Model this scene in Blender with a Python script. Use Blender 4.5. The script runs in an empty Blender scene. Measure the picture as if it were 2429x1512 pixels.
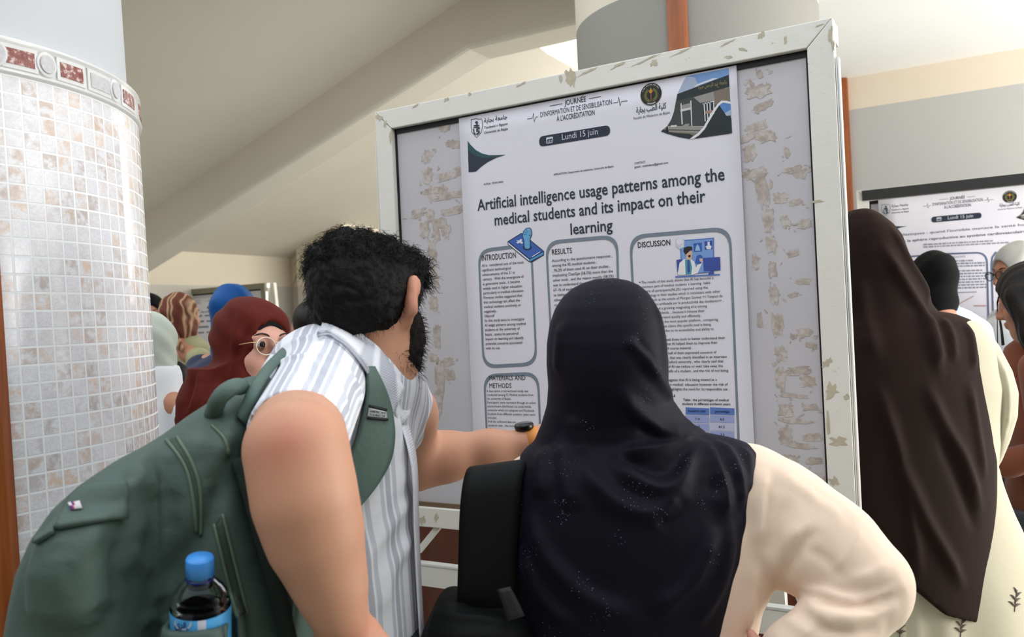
import bpy, bmesh, math, random
import numpy as np
from mathutils import Vector, Matrix
from mathutils.bvhtree import BVHTree

SC = bpy.context.scene
COL = SC.collection
random.seed(7)
RNG = np.random.default_rng(7)

# ------------------------------------------------------------------ camera
F_PX, CX, CY = 2000.0, 1214.5, 756.0
RHO, PITCH = math.radians(2.67), math.radians(0.19)
C0 = np.array([0.0, 0.0, 1.5])
_r = np.array([math.cos(RHO), 0, -math.sin(RHO)])
_u0 = np.array([math.sin(RHO), 0, math.cos(RHO)])
_f0 = np.array([0, 1.0, 0])
_f = _f0 * math.cos(PITCH) + _u0 * math.sin(PITCH)
_u = _u0 * math.cos(PITCH) - _f0 * math.sin(PITCH)
cam_d = bpy.data.cameras.new('camera')
cam_d.sensor_fit = 'HORIZONTAL'
cam_d.sensor_width = 36.0
cam_d.lens = 36.0 * F_PX / 2429.0
cam_d.clip_start = 0.05
cam_d.dof.use_dof = True
cam_d.dof.focus_distance = 1.9
cam_d.dof.aperture_fstop = 5.6
cam = bpy.data.objects.new('camera', cam_d)
COL.objects.link(cam)
cam.matrix_world = Matrix(((_r[0], _u[0], -_f[0], C0[0]), (_r[1], _u[1], -_f[1], C0[1]),
                           (_r[2], _u[2], -_f[2], C0[2]), (0, 0, 0, 1)))
SC.camera = cam

# ------------------------------------------------------------------ light
SC.view_settings.view_transform = 'Standard'
SC.view_settings.look = 'None'
SC.view_settings.gamma = 1.0
SC.view_settings.use_curve_mapping = False
SC.view_settings.exposure = 0.0
SC.cycles.use_denoising = True
SC.cycles.max_bounces = 8
SC.cycles.diffuse_bounces = 4
SC.cycles.glossy_bounces = 2
SC.cycles.caustics_reflective = False
SC.cycles.caustics_refractive = False
SC.cycles.use_adaptive_sampling = True
SC.cycles.adaptive_threshold = 0.035
wd = bpy.data.worlds.new('sky')
SC.world = wd
wd.use_nodes = True
_bg = wd.node_tree.nodes['Background']
_bg.inputs['Color'].default_value = (0.90, 0.96, 1.0, 1)
_bg.inputs['Strength'].default_value = 2.15


def area(name, loc, target, sx, sy, power, color):
    l = bpy.data.lights.new(name, 'AREA')
    l.shape = 'RECTANGLE'
    l.size, l.size_y, l.energy, l.color = sx, sy, power, color
    o = bpy.data.objects.new(name, l)
    COL.objects.link(o)
    o.location = loc
    o.rotation_euler = (Vector(target) - Vector(loc)).to_track_quat('-Z', 'Y').to_euler()
    return o


# daylight through the openings of the hall
area('daylight_opening_rear', (-1.6, -3.6, 2.3), (0.3, 2.0, 1.4), 4.5, 2.6, 3, (0.93, 0.97, 1.0))
area('daylight_opening_right', (4.6, 1.6, 1.3), (2.9, 4.3, 2.75), 2.4, 2.0, 215, (1.0, 0.98, 0.95))
area('daylight_opening_back', (2.4, 8.6, 2.4), (-3.0, 6.6, 2.4), 3.0, 2.4, 112, (1.0, 0.94, 0.86))
area('daylight_opening_side', (4.6, 0.6, 2.0), (0.6, 3.4, 1.9), 3.0, 2.4, 10, (1.0, 0.97, 0.92))


# ------------------------------------------------------------------ helpers
def ray(px, py):
    return (px - CX) / F_PX * _r + (CY - py) / F_PX * _u + _f


def W(px, py, Z):
    """the point of the place that the photograph shows at (px, py), Z metres in front of the lens"""
    return C0 + Z * ray(px, py)


def on_plane(px, py, P0, n):
    d = ray(px, py)
    return C0 + d * (np.dot(np.asarray(P0) - C0, n) / np.dot(d, n))


def smooth(me, on=True):
    me.polygons.foreach_set('use_smooth', [on] * len(me.polygons))


def link(name, me, mats=None, parent=None):
    o = bpy.data.objects.new(name, me)
    COL.objects.link(o)
    if mats is not None:
        for m in (mats if isinstance(mats, (list, tuple)) else [mats]):
            o.data.materials.append(m)
    if parent is not None:
        o.parent = parent
    return o


def mesh(name, V, F, mats=None, parent=None, sm=False, mi=None):
    me = bpy.data.meshes.new(name)
    me.from_pydata([tuple(map(float, v)) for v in V], [], [tuple(map(int, f)) for f in F])
    if mi is not None:
        me.polygons.foreach_set('material_index', np.asarray(mi, dtype=np.int32))
    smooth(me, sm)
    me.update()
    return link(name, me, mats, parent)


def empty(name, loc=(0, 0, 0), rot=None):
    o = bpy.data.objects.new(name, None)
    COL.objects.link(o)
    o.empty_display_size = 0.1
    if rot is not None:
        M = Matrix.Identity(4)
        for i in range(3):
            for j in range(3):
                M[i][j] = rot[i][j]
        M.translation = Vector(loc)
        o.matrix_world = M
    else:
        o.location = loc
    return o


def tag(o, label, cat, group=None, kind=None):
    o['label'] = label
    o['category'] = cat
    if group:
        o['group'] = group
    if kind:
        o['kind'] = kind
    return o


def struct(o, label=None):
    o['kind'] = 'structure'
    if label:
        o['label'] = label
    return o


class MB:
    """collects shapes into one mesh"""
    def __init__(s):
        s.V, s.F, s.M = [], [], []

    def add(s, V, F, m=0):
        n = len(s.V)
        s.V += [tuple(v) for v in V]
        s.F += [tuple(i + n for i in f) for f in F]
        s.M += [m] * len(F)

    def box(s, lo, hi, m=0, fn=None):
        x0, y0, z0 = lo
        x1, y1, z1 = hi
        V = [(x0, y0, z0), (x1, y0, z0), (x1, y1, z0), (x0, y1, z0), (x0, y0, z1), (x1, y0, z1), (x1, y1, z1), (x0, y1, z1)]
        if fn:
            V = [fn(v) for v in V]
        s.add(V, [(3, 2, 1, 0), (4, 5, 6, 7), (0, 1, 5, 4), (1, 2, 6, 5), (2, 3, 7, 6), (3, 0, 4, 7)], m)

    def prism(s, poly, z0, z1, m=0, fn=None):
        """poly: 2-D outline (counter-clockwise) extruded from z0 to z1"""
        n = len(poly)
        V = [(x, y, z0) for x, y in poly] + [(x, y, z1) for x, y in poly]
        if fn:
            V = [fn(v) for v in V]
        F = [tuple(range(n - 1, -1, -1)), tuple(range(n, 2 * n))]
        F += [(i, (i + 1) % n, n + (i + 1) % n, n + i) for i in range(n)]
        s.add(V, F, m)

    def tube(s, pts, rad, m=0, seg=8, cap=True):
        pts = [np.asarray(p, float) for p in pts]
        n = len(pts)
        R = rad if hasattr(rad, '__len__') else [rad] * n
        V, F = [], []
        up = np.array([0.13, 0.31, 0.94])
        for i, p in enumerate(pts):
            t = pts[min(i + 1, n - 1)] - pts[max(i - 1, 0)]
            t = t / (np.linalg.norm(t) + 1e-9)
            a = np.cross(t, up)
            if np.linalg.norm(a) < 1e-3:
                a = np.cross(t, np.array([1.0, 0, 0]))
            a /= np.linalg.norm(a)
            b = np.cross(t, a)
            up = b
            up = np.cross(a, t)
            for k in range(seg):
                q = 2 * math.pi * k / seg
                V.append(p + R[i] * (math.cos(q) * a + math.sin(q) * b))
        for i in range(n - 1):
            for k in range(seg):
                k2 = (k + 1) % seg
                F.append((i * seg + k, i * seg + k2, (i + 1) * seg + k2, (i + 1) * seg + k))
        if cap:
            F.append(tuple(range(seg - 1, -1, -1)))
            F.append(tuple((n - 1) * seg + k for k in range(seg)))
        s.add(V, F, m)

    def build(s, name, mats, parent=None, sm=False):
        o = mesh(name, s.V, s.F, mats, parent, sm, s.M)
        return o


def bevel(o, w, seg=2):
    m = o.modifiers.new('bevel', 'BEVEL')
    m.width, m.segments, m.limit_method = w, seg, 'ANGLE'
    return o


# ------------------------------------------------------------------ materials
def lin(c):
    return tuple(((v / 255.0) / 12.92 if v / 255.0 <= 0.04045 else ((v / 255.0 + 0.055) / 1.055) ** 2.4) for v in c)


class Nt:
    def __init__(s, name):
        s.m = bpy.data.materials.new(name)
        s.m.use_nodes = True
        s.t = s.m.node_tree
        s.b = s.t.nodes['Principled BSDF']

    def n(s, typ, **kw):
        nd = s.t.nodes.new(typ)
        for k, v in kw.items():
            if k.startswith('i_'):
                key = k[2:]
                key = int(key) if key.isdigit() else key.replace('_', ' ')
                nd.inputs[key].default_value = v
            else:
                setattr(nd, k, v)
        return nd

    def l(s, a, b):
        s.t.links.new(a, b)

    def mix(s, fac, a, b, mode='MIX'):
        nd = s.t.nodes.new('ShaderNodeMix')
        nd.data_type = 'RGBA'
        nd.blend_type = mode
        for sock, v in ((nd.inputs[0], fac), (nd.inputs[6], a), (nd.inputs[7], b)):
            if isinstance(v, bpy.types.NodeSocket):
                s.l(v, sock)
            elif isinstance(v, (int, float)):
                sock.default_value = v
            else:
                sock.default_value = tuple(v) + ((1.0,) if len(v) == 3 else ())
        return nd.outputs[2]

    def ramp(s, fac, stops, interp='LINEAR'):
        nd = s.t.nodes.new('ShaderNodeValToRGB')
        nd.color_ramp.interpolation = interp
        e = nd.color_ramp.elements
        while len(e) < len(stops):
            e.new(0.5)
        for el, (p, c) in zip(e, stops):
            el.position = p
            el.color = tuple(c) + ((1.0,) if len(c) == 3 else ())
        s.l(fac, nd.inputs[0])
        return nd.outputs[0]

    def math(s, op, a, b=None, clamp=False):
        nd = s.t.nodes.new('ShaderNodeMath')
        nd.operation = op
        nd.use_clamp = clamp
        for i, v in enumerate((a, b)):
            if v is None:
                continue
            if isinstance(v, bpy.types.NodeSocket):
                s.l(v, nd.inputs[i])
            else:
                nd.inputs[i].default_value = v
        return nd.outputs[0]

    def coord(s, kind='Object', scale=None):
        tc = s.t.nodes.new('ShaderNodeTexCoord')
        out = tc.outputs[kind]
        if scale is not None:
            mp = s.t.nodes.new('ShaderNodeMapping')
            mp.inputs['Scale'].default_value = scale
            s.l(out, mp.inputs[0])
            out = mp.outputs[0]
        return out

    def noise(s, vec, scale, detail=4, rough=0.55):
        nd = s.n('ShaderNodeTexNoise', i_Scale=scale, i_Detail=detail, i_Roughness=rough)
        s.l(vec, nd.inputs['Vector'])
        return nd.outputs['Fac']

    def bump(s, h, strength=0.3, dist=0.002, prev=None):
        nd = s.n('ShaderNodeBump', i_Strength=strength, i_Distance=dist)
        s.l(h, nd.inputs['Height'])
        if prev is not None:
            s.l(prev, nd.inputs['Normal'])
        return nd.outputs[0]

    def base(s, v):
        if isinstance(v, bpy.types.NodeSocket):
            s.l(v, s.b.inputs['Base Color'])
        else:
            s.b.inputs['Base Color'].default_value = tuple(v) + (1.0,)

    def normal(s, v):
        s.l(v, s.b.inputs['Normal'])


def plain(name, rgb, rough=0.6, var=0.06, scale=6.0, bump=0.0, bscale=60.0, spec=0.4, metal=0.0, sheen=0.0, bdist=0.002):
    """a surface of one colour with slight uneven tone and grain"""
    M = Nt(name)
    c = lin(rgb)
    co = M.coord('Object')
    nz = M.noise(co, scale)
    M.base(M.mix(nz, tuple(v * (1 - var) for v in c), tuple(min(1, v * (1 + var)) for v in c)))
    M.b.inputs['Roughness'].default_value = rough
    M.b.inputs['Specular IOR Level'].default_value = spec
    M.b.inputs['Metallic'].default_value = metal
    if sheen:
        M.b.inputs['Sheen Weight'].default_value = sheen
    if bump:
        M.normal(M.bump(M.noise(co, bscale, 3), bump, bdist))
    return M.m


def cloth(name, rgb, rough=0.85, weave=900.0, var=0.12, sheen=0.15, bump=0.25):
    M = Nt(name)
    c = lin(rgb)
    co = M.coord('Object')
    nz = M.noise(co, 5.0)
    fine = M.noise(co, weave, 2)
    a = M.mix(nz, tuple(v * (1 - var) for v in c), tuple(min(1, v * (1 + var)) for v in c))
    M.base(M.mix(M.math('MULTIPLY', fine, 0.25), a, tuple(v * 0.75 for v in c)))
    M.b.inputs['Roughness'].default_value = rough
    M.b.inputs['Specular IOR Level'].default_value = 0.2
    M.b.inputs['Sheen Weight'].default_value = sheen
    M.normal(M.bump(fine, bump, 0.0006))
    return M.m


# ------------------------------------------------------------------ the hall
TH = math.radians(29.77)
DV = np.array([math.cos(TH), -math.sin(TH), 0.0])     # along the boards and the right wall, towards the right
NF = np.array([math.sin(TH), math.cos(TH), 0.0])      # away from the camera, square to DV
UP = np.array([0, 0, 1.0])


def wall_mat(name, low, high, zline, extra=None):
    M = Nt(name)
    g = M.n('ShaderNodeNewGeometry')
    sep = M.n('ShaderNodeSeparateXYZ')
    M.l(g.outputs['Position'], sep.inputs[0])
    co = M.coord('Object')
    nz = M.noise(co, 1.3, 5)
    gr = M.noise(co, 40, 3)
    fac = M.math('GREATER_THAN', sep.outputs[2], zline)
    a = M.mix(fac, lin(low), lin(high))
    a = M.mix(M.math('MULTIPLY', nz, 0.14), a, tuple(v * 0.6 for v in lin(low)))
    M.base(a)
    M.b.inputs['Roughness'].default_value = 0.75
    M.b.inputs['Specular IOR Level'].default_value = 0.25
    M.normal(M.bump(gr, 0.15, 0.002))
    return M.m


m_ceiling = plain('painted soffit', (217, 209, 197), 0.85, 0.05, 1.6, 0.12, 30, 0.2)
m_ceil_white = plain('white painted ceiling', (250, 249, 246), 0.85, 0.02, 1.5, 0.06, 30, 0.2)
m_wall_left = wall_mat('cream wall over beige dado', (204, 198, 188), (230, 219, 198), 2.06)
m_wall_right = wall_mat('grey dado under cream band', (196, 196, 194), (240, 226, 206), 2.66)
m_column_grey = wall_mat('grey painted column', (152, 149, 142), (226, 216, 198), 2.62)
m_plaster = plain('white plaster', (190, 192, 196), 0.6, 0.03, 3.0, 0.1, 50, 0.35)


def marble_floor():
    M = Nt('pale marble floor')
    co = M.coord('Object')
    n1 = M.noise(co, 2.2, 8, 0.65)
    n2 = M.noise(co, 9.0, 8, 0.7)
    br = M.n('ShaderNodeTexBrick', i_Scale=1.0, i_Mortar_Size=0.004, i_Brick_Width=0.6, i_Row_Height=0.6, offset=0.0)
    br.inputs['Color1'].default_value = (1, 1, 1, 1)
    br.inputs['Color2'].default_value = (0.93, 0.93, 0.93, 1)
    br.inputs['Mortar'].default_value = (0.6, 0.6, 0.58, 1)
    M.l(co, br.inputs['Vector'])
    a = M.ramp(n1, [(0.3, lin((142, 148, 134))), (0.55, lin((176, 180, 168))), (0.75, lin((196, 198, 188)))])
    a = M.mix(M.ramp(n2, [(0.52, (0, 0, 0)), (0.6, (0.5, 0.5, 0.5)), (0.68, (0, 0, 0))]), a, lin((128, 136, 122)))
    a = M.mix(1.0, a, br.outputs['Color'], 'MULTIPLY')
    M.base(a)
    M.b.inputs['Roughness'].default_value = 0.35
    return M.m


def wood(name, c1, c2, rough=0.35, axis=2):
    M = Nt(name)
    sc = [30.0, 30.0, 30.0]
    sc[axis] = 1.6
    co = M.coord('Object', tuple(sc))
    n1 = M.noise(co, 1.4, 6, 0.6)
    M.base(M.ramp(n1, [(0.3, lin(c1)), (0.7, lin(c2))]))
    M.b.inputs['Roughness'].default_value = rough
    M.normal(M.bump(n1, 0.2, 0.001))
    return M.m


m_wood = wood('varnished reddish wood', (110, 52, 18), (168, 92, 40))

# floor
fl = MB()
fl.add([(-9, -5, 0), (9, -5, 0), (9, 14, 0), (-9, 14, 0)], [(0, 1, 2, 3)])
struct(fl.build('floor', marble_floor()))

# sloping soffit with its beam, and the flat ceiling it turns into
KS = 1.9                                               # the beam stands this much farther than the grey column


def SW(px, py, Z):
    return W(px, py, Z * KS)


B0 = SW(1365, 60, 3.0)                                  # foot of the beam face behind the grey column
T0, SLOPE = 0.454 * KS, 0.3296
ZB = 1.5 + (2.551 - 1.5) * KS                           # underside of the level beam
DZ = 0.20 * KS


def tn(t, n, z):
    p = B0 - DV * t + NF * n
    return (p[0], p[1], z)


def zslab(t):
    return ZB + DZ - max(0.0, t - T0) * SLOPE


TW = 2.77 * KS                                          # the left wall stands here
sl = MB()
ts = [-3.0, T0, TW + 0.05, 7.4]
near, far = -2.3, 2.62
for i in range(3):
    a, b = ts[i], ts[i + 1]
    n1 = near
    n2 = [0.4, 8.0, 1.2][i]
    za, zb = zslab(a), zslab(b)
    V = [tn(a, n1, za), tn(b, n1, zb), tn(b, n2, zb), tn(a, n2, za)]
    if i == 1:
        # beyond the beam the slope ends in a slanting edge, with daylight behind it
        ns = np.array([0, 0, 1.0]) - SLOPE * DV
        ps = np.array(tn(T0, 0, za))
        e1, e2 = on_plane(1300, 129, ps, ns), on_plane(1400, 183, ps, ns)
        e3 = e1 + (e2 - e1) * (6.0 / float(np.dot(e2 - e1, NF)))
        V = V[:3] + [tuple(e3), tuple(e1), tn(T0, 0.4, za)]
    m = len(V)
    V += [(x, y, z + 0.25) for x, y, z in V]
    sl.add(V, [tuple(range(m)), tuple(range(2 * m - 1, m - 1, -1))] + [(q, q + m, (q + 1) % m + m, (q + 1) % m) for q in range(m)])
struct(sl.build('ceiling', m_ceiling), 'sloping underside of the tiers')

bm_ = MB()
bw = 0.34
prof = [(-3.0, ZB), (T0, ZB), (7.4, ZB - (7.4 - T0) * SLOPE)]
V = []
for n in (0.0, bw):
    for t, z in prof:
        V.append(tn(t, n, z))
    for t, z in prof:
        V.append(tn(t, n, z + DZ + 0.02))
bm_.add(V, [(0, 1, 4, 3), (1, 2, 5, 4), (6, 9, 10, 7), (7, 10, 11, 8), (0, 6, 7, 1), (1, 7, 8, 2), (2, 8, 11, 5), (0, 3, 9, 6)])
struct(bevel(bm_.build('ceiling_beam', m_ceiling), 0.03), 'sloping concrete beam')

# second small beam over the patch of sky
p1 = on_plane(1296, 112, B0 + NF * 2.7, NF)
b2 = MB()
P = p1 - DV * 0.0
zb = on_plane(1310, 133, B0 + NF * 2.7, NF)[2]
V = []
for n in (0, 0.3):
    for t, z in ((0, zb), (-2.5, zb), (-2.5, zb + 0.16), (0, zb + 0.16)):
        q_ = P - DV * t + NF * n
        V.append((q_[0], q_[1], z))
b2.add(V, [(0, 1, 2, 3), (7, 6, 5, 4), (0, 4, 5, 1), (1, 5, 6, 2), (2, 6, 7, 3), (3, 7, 4, 0)])
struct(b2.build('ceiling_rib', m_ceil_white))

# left wall with its corner and pilaster
WL0 = B0 - DV * TW
wl = MB()


def wl_quad(n0, n1, off0, off1, z1=3.6, m=0):
    a = WL0 + NF * n0 + DV * off0
    b = WL0 + NF * n1 + DV * off1
    wl.add([(a[0], a[1], 0), (b[0], b[1], 0), (b[0], b[1], z1), (a[0], a[1], z1)], [(0, 1, 2, 3)], m)


nc = 1.39 * KS
wl_quad(-7.0, nc, 0, 0)
struct(wl.build('wall_left', m_wall_left))
wl = MB()
c0 = WL0 + NF * nc
c1 = on_plane(726, 640, c0, NF)
c2 = c1 - NF * 0.16
c3 = c2 + DV * 0.75
c4 = c3 + NF * 3.4
c5 = c4 + DV * 8.0
for a, b in ((c0, c1), (c1, c2), (c2, c3), (c3, c4), (c4, c5)):
    wl.add([(a[0], a[1], 0), (b[0], b[1], 0), (b[0], b[1], 2.75), (a[0], a[1], 2.75)], [(0, 1, 2, 3)])
struct(wl.build('wall_back', m_wall_left))

# unseen dark walls added behind the camera to block low light from there
wl = MB()
for a, b in (((-9, -1.6), (7, -1.6)), ((-5.2, -1.6), (-5.2, 4.6)), ):
    wl.add([(a[0], a[1], 0), (b[0], b[1], 0), (b[0], b[1], 3.3), (a[0], a[1], 3.3)], [(0, 1, 2, 3)])
struct(wl.build('light_block_rear', plain('dark blocker', (104, 88, 76), .8)))

# right wall, low white ceiling
R0 = W(2018, 262, 5.0)
wr = MB()
a, b = R0 - DV * 0.62, R0 + DV * 5.5
for p, q_ in ((a, b),):
    V = [(p[0], p[1], 0), (q_[0], q_[1], 0), (q_[0], q_[1], 2.86), (p[0], p[1], 2.86)]
    V += [tuple(np.array(v) + NF * 0.2) for v in V]
    wr.add(V, [(0, 1, 2, 3), (7, 6, 5, 4), (0, 4, 5, 1), (1, 5, 6, 2), (2, 6, 7, 3), (3, 7, 4, 0)])
struct(wr.build('wall_right', m_wall_right))
lc = MB()
k0 = W(1700, 60, 3.5)
q0 = np.array([k0[0], k0[1], 0])
pts = [q0 + DV * -0.1 + NF * -0.1, q0 + DV * 7.0 + NF * -3.6, q0 + DV * 7.0 + NF * 3.0, q0 + DV * -0.1 + NF * 3.0]
V = [(p[0], p[1], 2.85) for p in pts] + [(p[0], p[1], 4.2) for p in pts]
lc.add(V, [(0, 1, 2, 3), (7, 6, 5, 4), (0, 4, 5, 1), (1, 5, 6, 2), (2, 6, 7, 3), (3, 7, 4, 0)])
struct(lc.build('ceiling_low', m_ceil_white), 'low white ceiling')


# columns
def ring_mesh(axis, prof, seg, a0=0.0, a1=2 * math.pi, lean=(0, 0)):
    """prof: list of (radius, z); returns V, F, UV(arc, z)"""
    V, F, UVs = [], [], []
    full = abs(a1 - a0 - 2 * math.pi) < 1e-6
    ns = seg + 1
    for (R, z) in prof:
        for k in range(ns):
            q = a0 + (a1 - a0) * k / seg
            V.append((axis[0] + lean[0] * z + R * math.cos(q), axis[1] + lean[1] * z + R * math.sin(q), z))
            UVs.append((q * prof[0][0], z))
    for i in range(len(prof) - 1):
        for k in range(seg):
            F.append((i * ns + k, i * ns + k + 1, (i + 1) * ns + k + 1, (i + 1) * ns + k))
    return V, F, UVs


def uv_mesh(name, V, F, UVs, mats, parent=None, sm=True):
    o = mesh(name, V, F, mats, parent, sm)
    uvl = o.data.uv_layers.new(name='uv')
    li = np.empty(len(o.data.loops), dtype=np.int32)
    o.data.loops.foreach_get('vertex_index', li)
    arr = np.asarray(UVs, dtype=np.float32)[li]
    uvl.data.foreach_set('uv', arr.ravel())
    return o


def tile_mat():
    M = Nt('glazed mosaic tiles')
    uv = M.n('ShaderNodeUVMap', uv_map='uv')
    br = M.n('ShaderNodeTexBrick', i_Scale=1.0, i_Mortar_Size=0.0021, i_Mortar_Smooth=0.15, i_Bias=0.0, i_Brick_Width=0.0305,
             i_Row_Height=0.0305, offset=0.0)
    br.inputs['Color1'].default_value = (0, 0, 0, 1)
    br.inputs['Color2'].default_value = (1, 1, 1, 1)
    br.inputs['Mortar'].default_value = (0.5, 0.5, 0.5, 1)
    M.l(uv.outputs[0], br.inputs['Vector'])
    wn = M.n('ShaderNodeSeparateColor')
    M.l(br.outputs['Color'], wn.inputs[0])
    rnd = wn.outputs[0]
    # marbling differs from tile to tile
    cmb = M.n('ShaderNodeCombineXYZ')
    M.l(M.math('MULTIPLY', rnd, 37.0), cmb.inputs[2])
    add = M.n('ShaderNodeVectorMath', operation='ADD')
    M.l(uv.outputs[0], add.inputs[0])
    M.l(cmb.outputs[0], add.inputs[1])
    n1 = M.noise(add.outputs[0], 55.0, 3, 0.6)
    n2 = M.noise(add.outputs[0], 130.0, 5, 0.7)
    tone = M.ramp(rnd, [(0.0, lin((236, 236, 240))), (0.30, lin((232, 226, 224))), (0.45, lin((236, 210, 188))), (0.56, lin((218, 212, 212))),
                        (0.70, lin((240, 239, 241))), (0.84, lin((204, 192, 186))), (1.0, lin((226, 202, 184)))], 'LINEAR')
    white = lin((240, 239, 240))
    col = M.mix(M.ramp(n1, [(0.40, (0, 0, 0)), (0.60, (1, 1, 1))]), white, tone)
    vein = M.ramp(n2, [(0.47, (0, 0, 0)), (0.5, (0.38, 0.38, 0.38)), (0.53, (0, 0, 0))])
    col = M.mix(vein, col, lin((170, 150, 140)))
    col = M.mix(1.0, col, (0.90, 0.90, 0.92), 'MULTIPLY')
    grout = lin((240, 240, 241))
    mort = br.outputs['Fac']
    M.base(M.mix(mort, col, grout))
    M.l(M.mix(mort, (0.16, 0.16, 0.16), (0.8, 0.8, 0.8)), M.b.inputs['Roughness'])
    inv = M.math('SUBTRACT', 1.0, mort)
    M.normal(M.bump(inv, 0.7, 0.0022))
    return M.m


AX1, R1, ZR = (-1.2107, 1.6543), 0.46, 1.99
LEAN = (-0.022, 0.0)
AX1b = (AX1[0] + 0.022 * 1.75, AX1[1])
col1 = struct(empty('column', (AX1[0], AX1[1], 0)), 'round column clad in white and peach mosaic tiles')


def rel(o, root):
    """keep a mesh built in world coordinates where it is while hanging it on its root"""
    o.parent = root
    o.matrix_parent_inverse = root.matrix_basis.inverted()
    return o


V, F, U = ring_mesh(AX1b, [(R1 - 0.018, 1.9), (R1 - 0.018, 3.9)], 128, 0, 2 * math.pi, LEAN)
rel(uv_mesh('plaster_shaft', V, F, U, m_plaster), col1)
V, F, U = ring_mesh(AX1b, [(R1, z) for z in np.linspace(0, ZR - 0.035, 6)], 160, 0, 2 * math.pi, LEAN)
rel(uv_mesh('mosaic_cladding', V, F, U, tile_mat()), col1)
# border of relief tiles: white moulded strip with red and grey insets
m_glaze = plain('white glazed border', (216, 215, 214), 0.22, 0.06, 30, 0.15, 90, 0.5)
m_redtile = Nt('worn red inset')
_n = m_redtile.noise(m_redtile.coord('Object'), 90, 6, 0.7)
m_redtile.base(m_redtile.ramp(_n, [(0.38, lin((126, 66, 60))), (0.53, lin((146, 92, 86))), (0.60, lin((206, 188, 184)))]))
m_redtile.b.inputs['Roughness'].default_value = 0.3
m_redtile = m_redtile.m
m_greytile = plain('grey speckled inset', (196, 194, 197), 0.25, 0.25, 120)
b0, b1 = ZR - 0.037, ZR + 0.028
prof = [(R1, b0), (R1 + 0.006, b0 + 0.003), (R1 + 0.007, b0 + 0.006), (R1 + 0.002, b0 + 0.010), (R1 + 0.002, b1 - 0.012), (R1 + 0.007, b1 - 0.008),
        (R1 + 0.006, b1 - 0.003), (R1 - 0.004, b1), (R1 - 0.02, b1 + 0.006)]
V, F, U = ring_mesh(AX1b, prof, 160, 0, 2 * math.pi, LEAN)
rel(uv_mesh('border_moulding', V, F, U, m_glaze), col1)


def on_ring(q, z, R):
    return np.array([AX1b[0] + LEAN[0] * z + R * math.cos(q), AX1b[1] + LEAN[1] * z + R * math.sin(q), z])


def hit_cyl(px, py, axis, R):
    d = ray(px, py)
    A = d[0] ** 2 + d[1] ** 2
    B = -(d[0] * axis[0] + d[1] * axis[1])
    Cc = axis[0] ** 2 + axis[1] ** 2 - R * R
    t = (-B - math.sqrt(max(0, B * B - A * Cc))) / A
    p = C0 + d * t
    return math.atan2(p[1] - axis[1], p[0] - axis[0])


zc = (b0 + b1) / 2 - 0.001
seq = []
for kd, x0, x1, y in (('disc', -17, 3, 128), ('red', 19, 85, 170), ('disc', 99, 128, 186), ('red', 147, 198, 200), ('grey', 218, 260, 232), ('disc', 265, 281, 240), ('red', 291, 319, 256), ('red', 329, 346, 272)):
    qa_, qb_ = hit_cyl(x0, y, AX1, R1), hit_cyl(x1, y, AX1, R1)
    wd_ = 0.026 if kd == 'disc' else min(0.062, max(0.045, (qb_ - qa_) * R1))
    seq.append(((qa_ + qb_) / 2 - wd_ / 2 / R1, kd, wd_))
a, i = seq[0][0] - 0.10 / R1, 0
while a > -4.6:
    kd, wd_ = (('red', 0.058), ('disc', 0.026), ('red', 0.058), ('grey', 0.055))[i % 4]
    seq.append((a, kd, wd_))
    a -= 0.094 / R1 if kd != 'disc' else 0.086 / R1
    i += 1
PH = 0.0
for (q, kd, wd_) in seq:
    q += PH
    if kd == 'disc':
        mb = MB()
        cq = q + wd_ / R1 / 2
        N = 20
        for rr, dep, mm in ((0.0185, 0.007, 0), (0.0135, 0.010, 1)):
            Vc = [on_ring(cq + rr * math.cos(2 * math.pi * k / N) / R1, zc + rr * 1.15 * math.sin(2 * math.pi * k / N), R1 + dep) for k in range(N)]
            Vb = [on_ring(cq + rr * 1.1 * math.cos(2 * math.pi * k / N) / R1, zc + rr * 1.27 * math.sin(2 * math.pi * k / N), R1 + 0.001) for k in range(N)]
            mb.add(Vc + Vb, [tuple(range(N))] + [(k, k + N, (k + 1) % N + N, (k + 1) % N) for k in range(N)], mm)
        rel(mb.build('round_inset', [m_glaze, m_greytile]), col1)
    else:
        mb = MB()
        for gx, gz, dep, mm in ((0.007, 0.020, 0.005, 0), (0.0, 0.013, 0.0065, 1)):
            n = 4
            Vv = []
            for k in range(n + 1):
                qq = q - gx / R1 + (wd_ + 2 * gx) / R1 * k / n
                Vv += [on_ring(qq, zc - gz, R1 + dep), on_ring(qq, zc + gz, R1 + dep)]
            Fv = [(2 * k, 2 * k + 2, 2 * k + 3, 2 * k + 1) for k in range(n)]
            nb = len(Vv)
            for k in range(n + 1):
                qq = q - gx / R1 + (wd_ + 2 * gx) / R1 * k / n
                Vv += [on_ring(qq, zc - gz - 0.001, R1 + 0.001), on_ring(qq, zc + gz + 0.001, R1 + 0.001)]
            Fv += [(nb + 2 * k, nb + 2 * k + 2, 2 * k + 2, 2 * k) for k in range(n)]
            Fv += [(2 * k + 1, 2 * k + 3, nb + 2 * k + 3, nb + 2 * k + 1) for k in range(n)]
            Fv += [(0, 1, nb + 1, nb), (2 * n, nb + 2 * n, nb + 2 * n + 1, 2 * n + 1)]
            mb.add(Vv, Fv, mm)
        rel(mb.build('grey_inset' if kd == 'grey' else 'red_inset', [m_glaze, m_greytile if kd == 'grey' else m_redtile]), col1)


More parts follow.
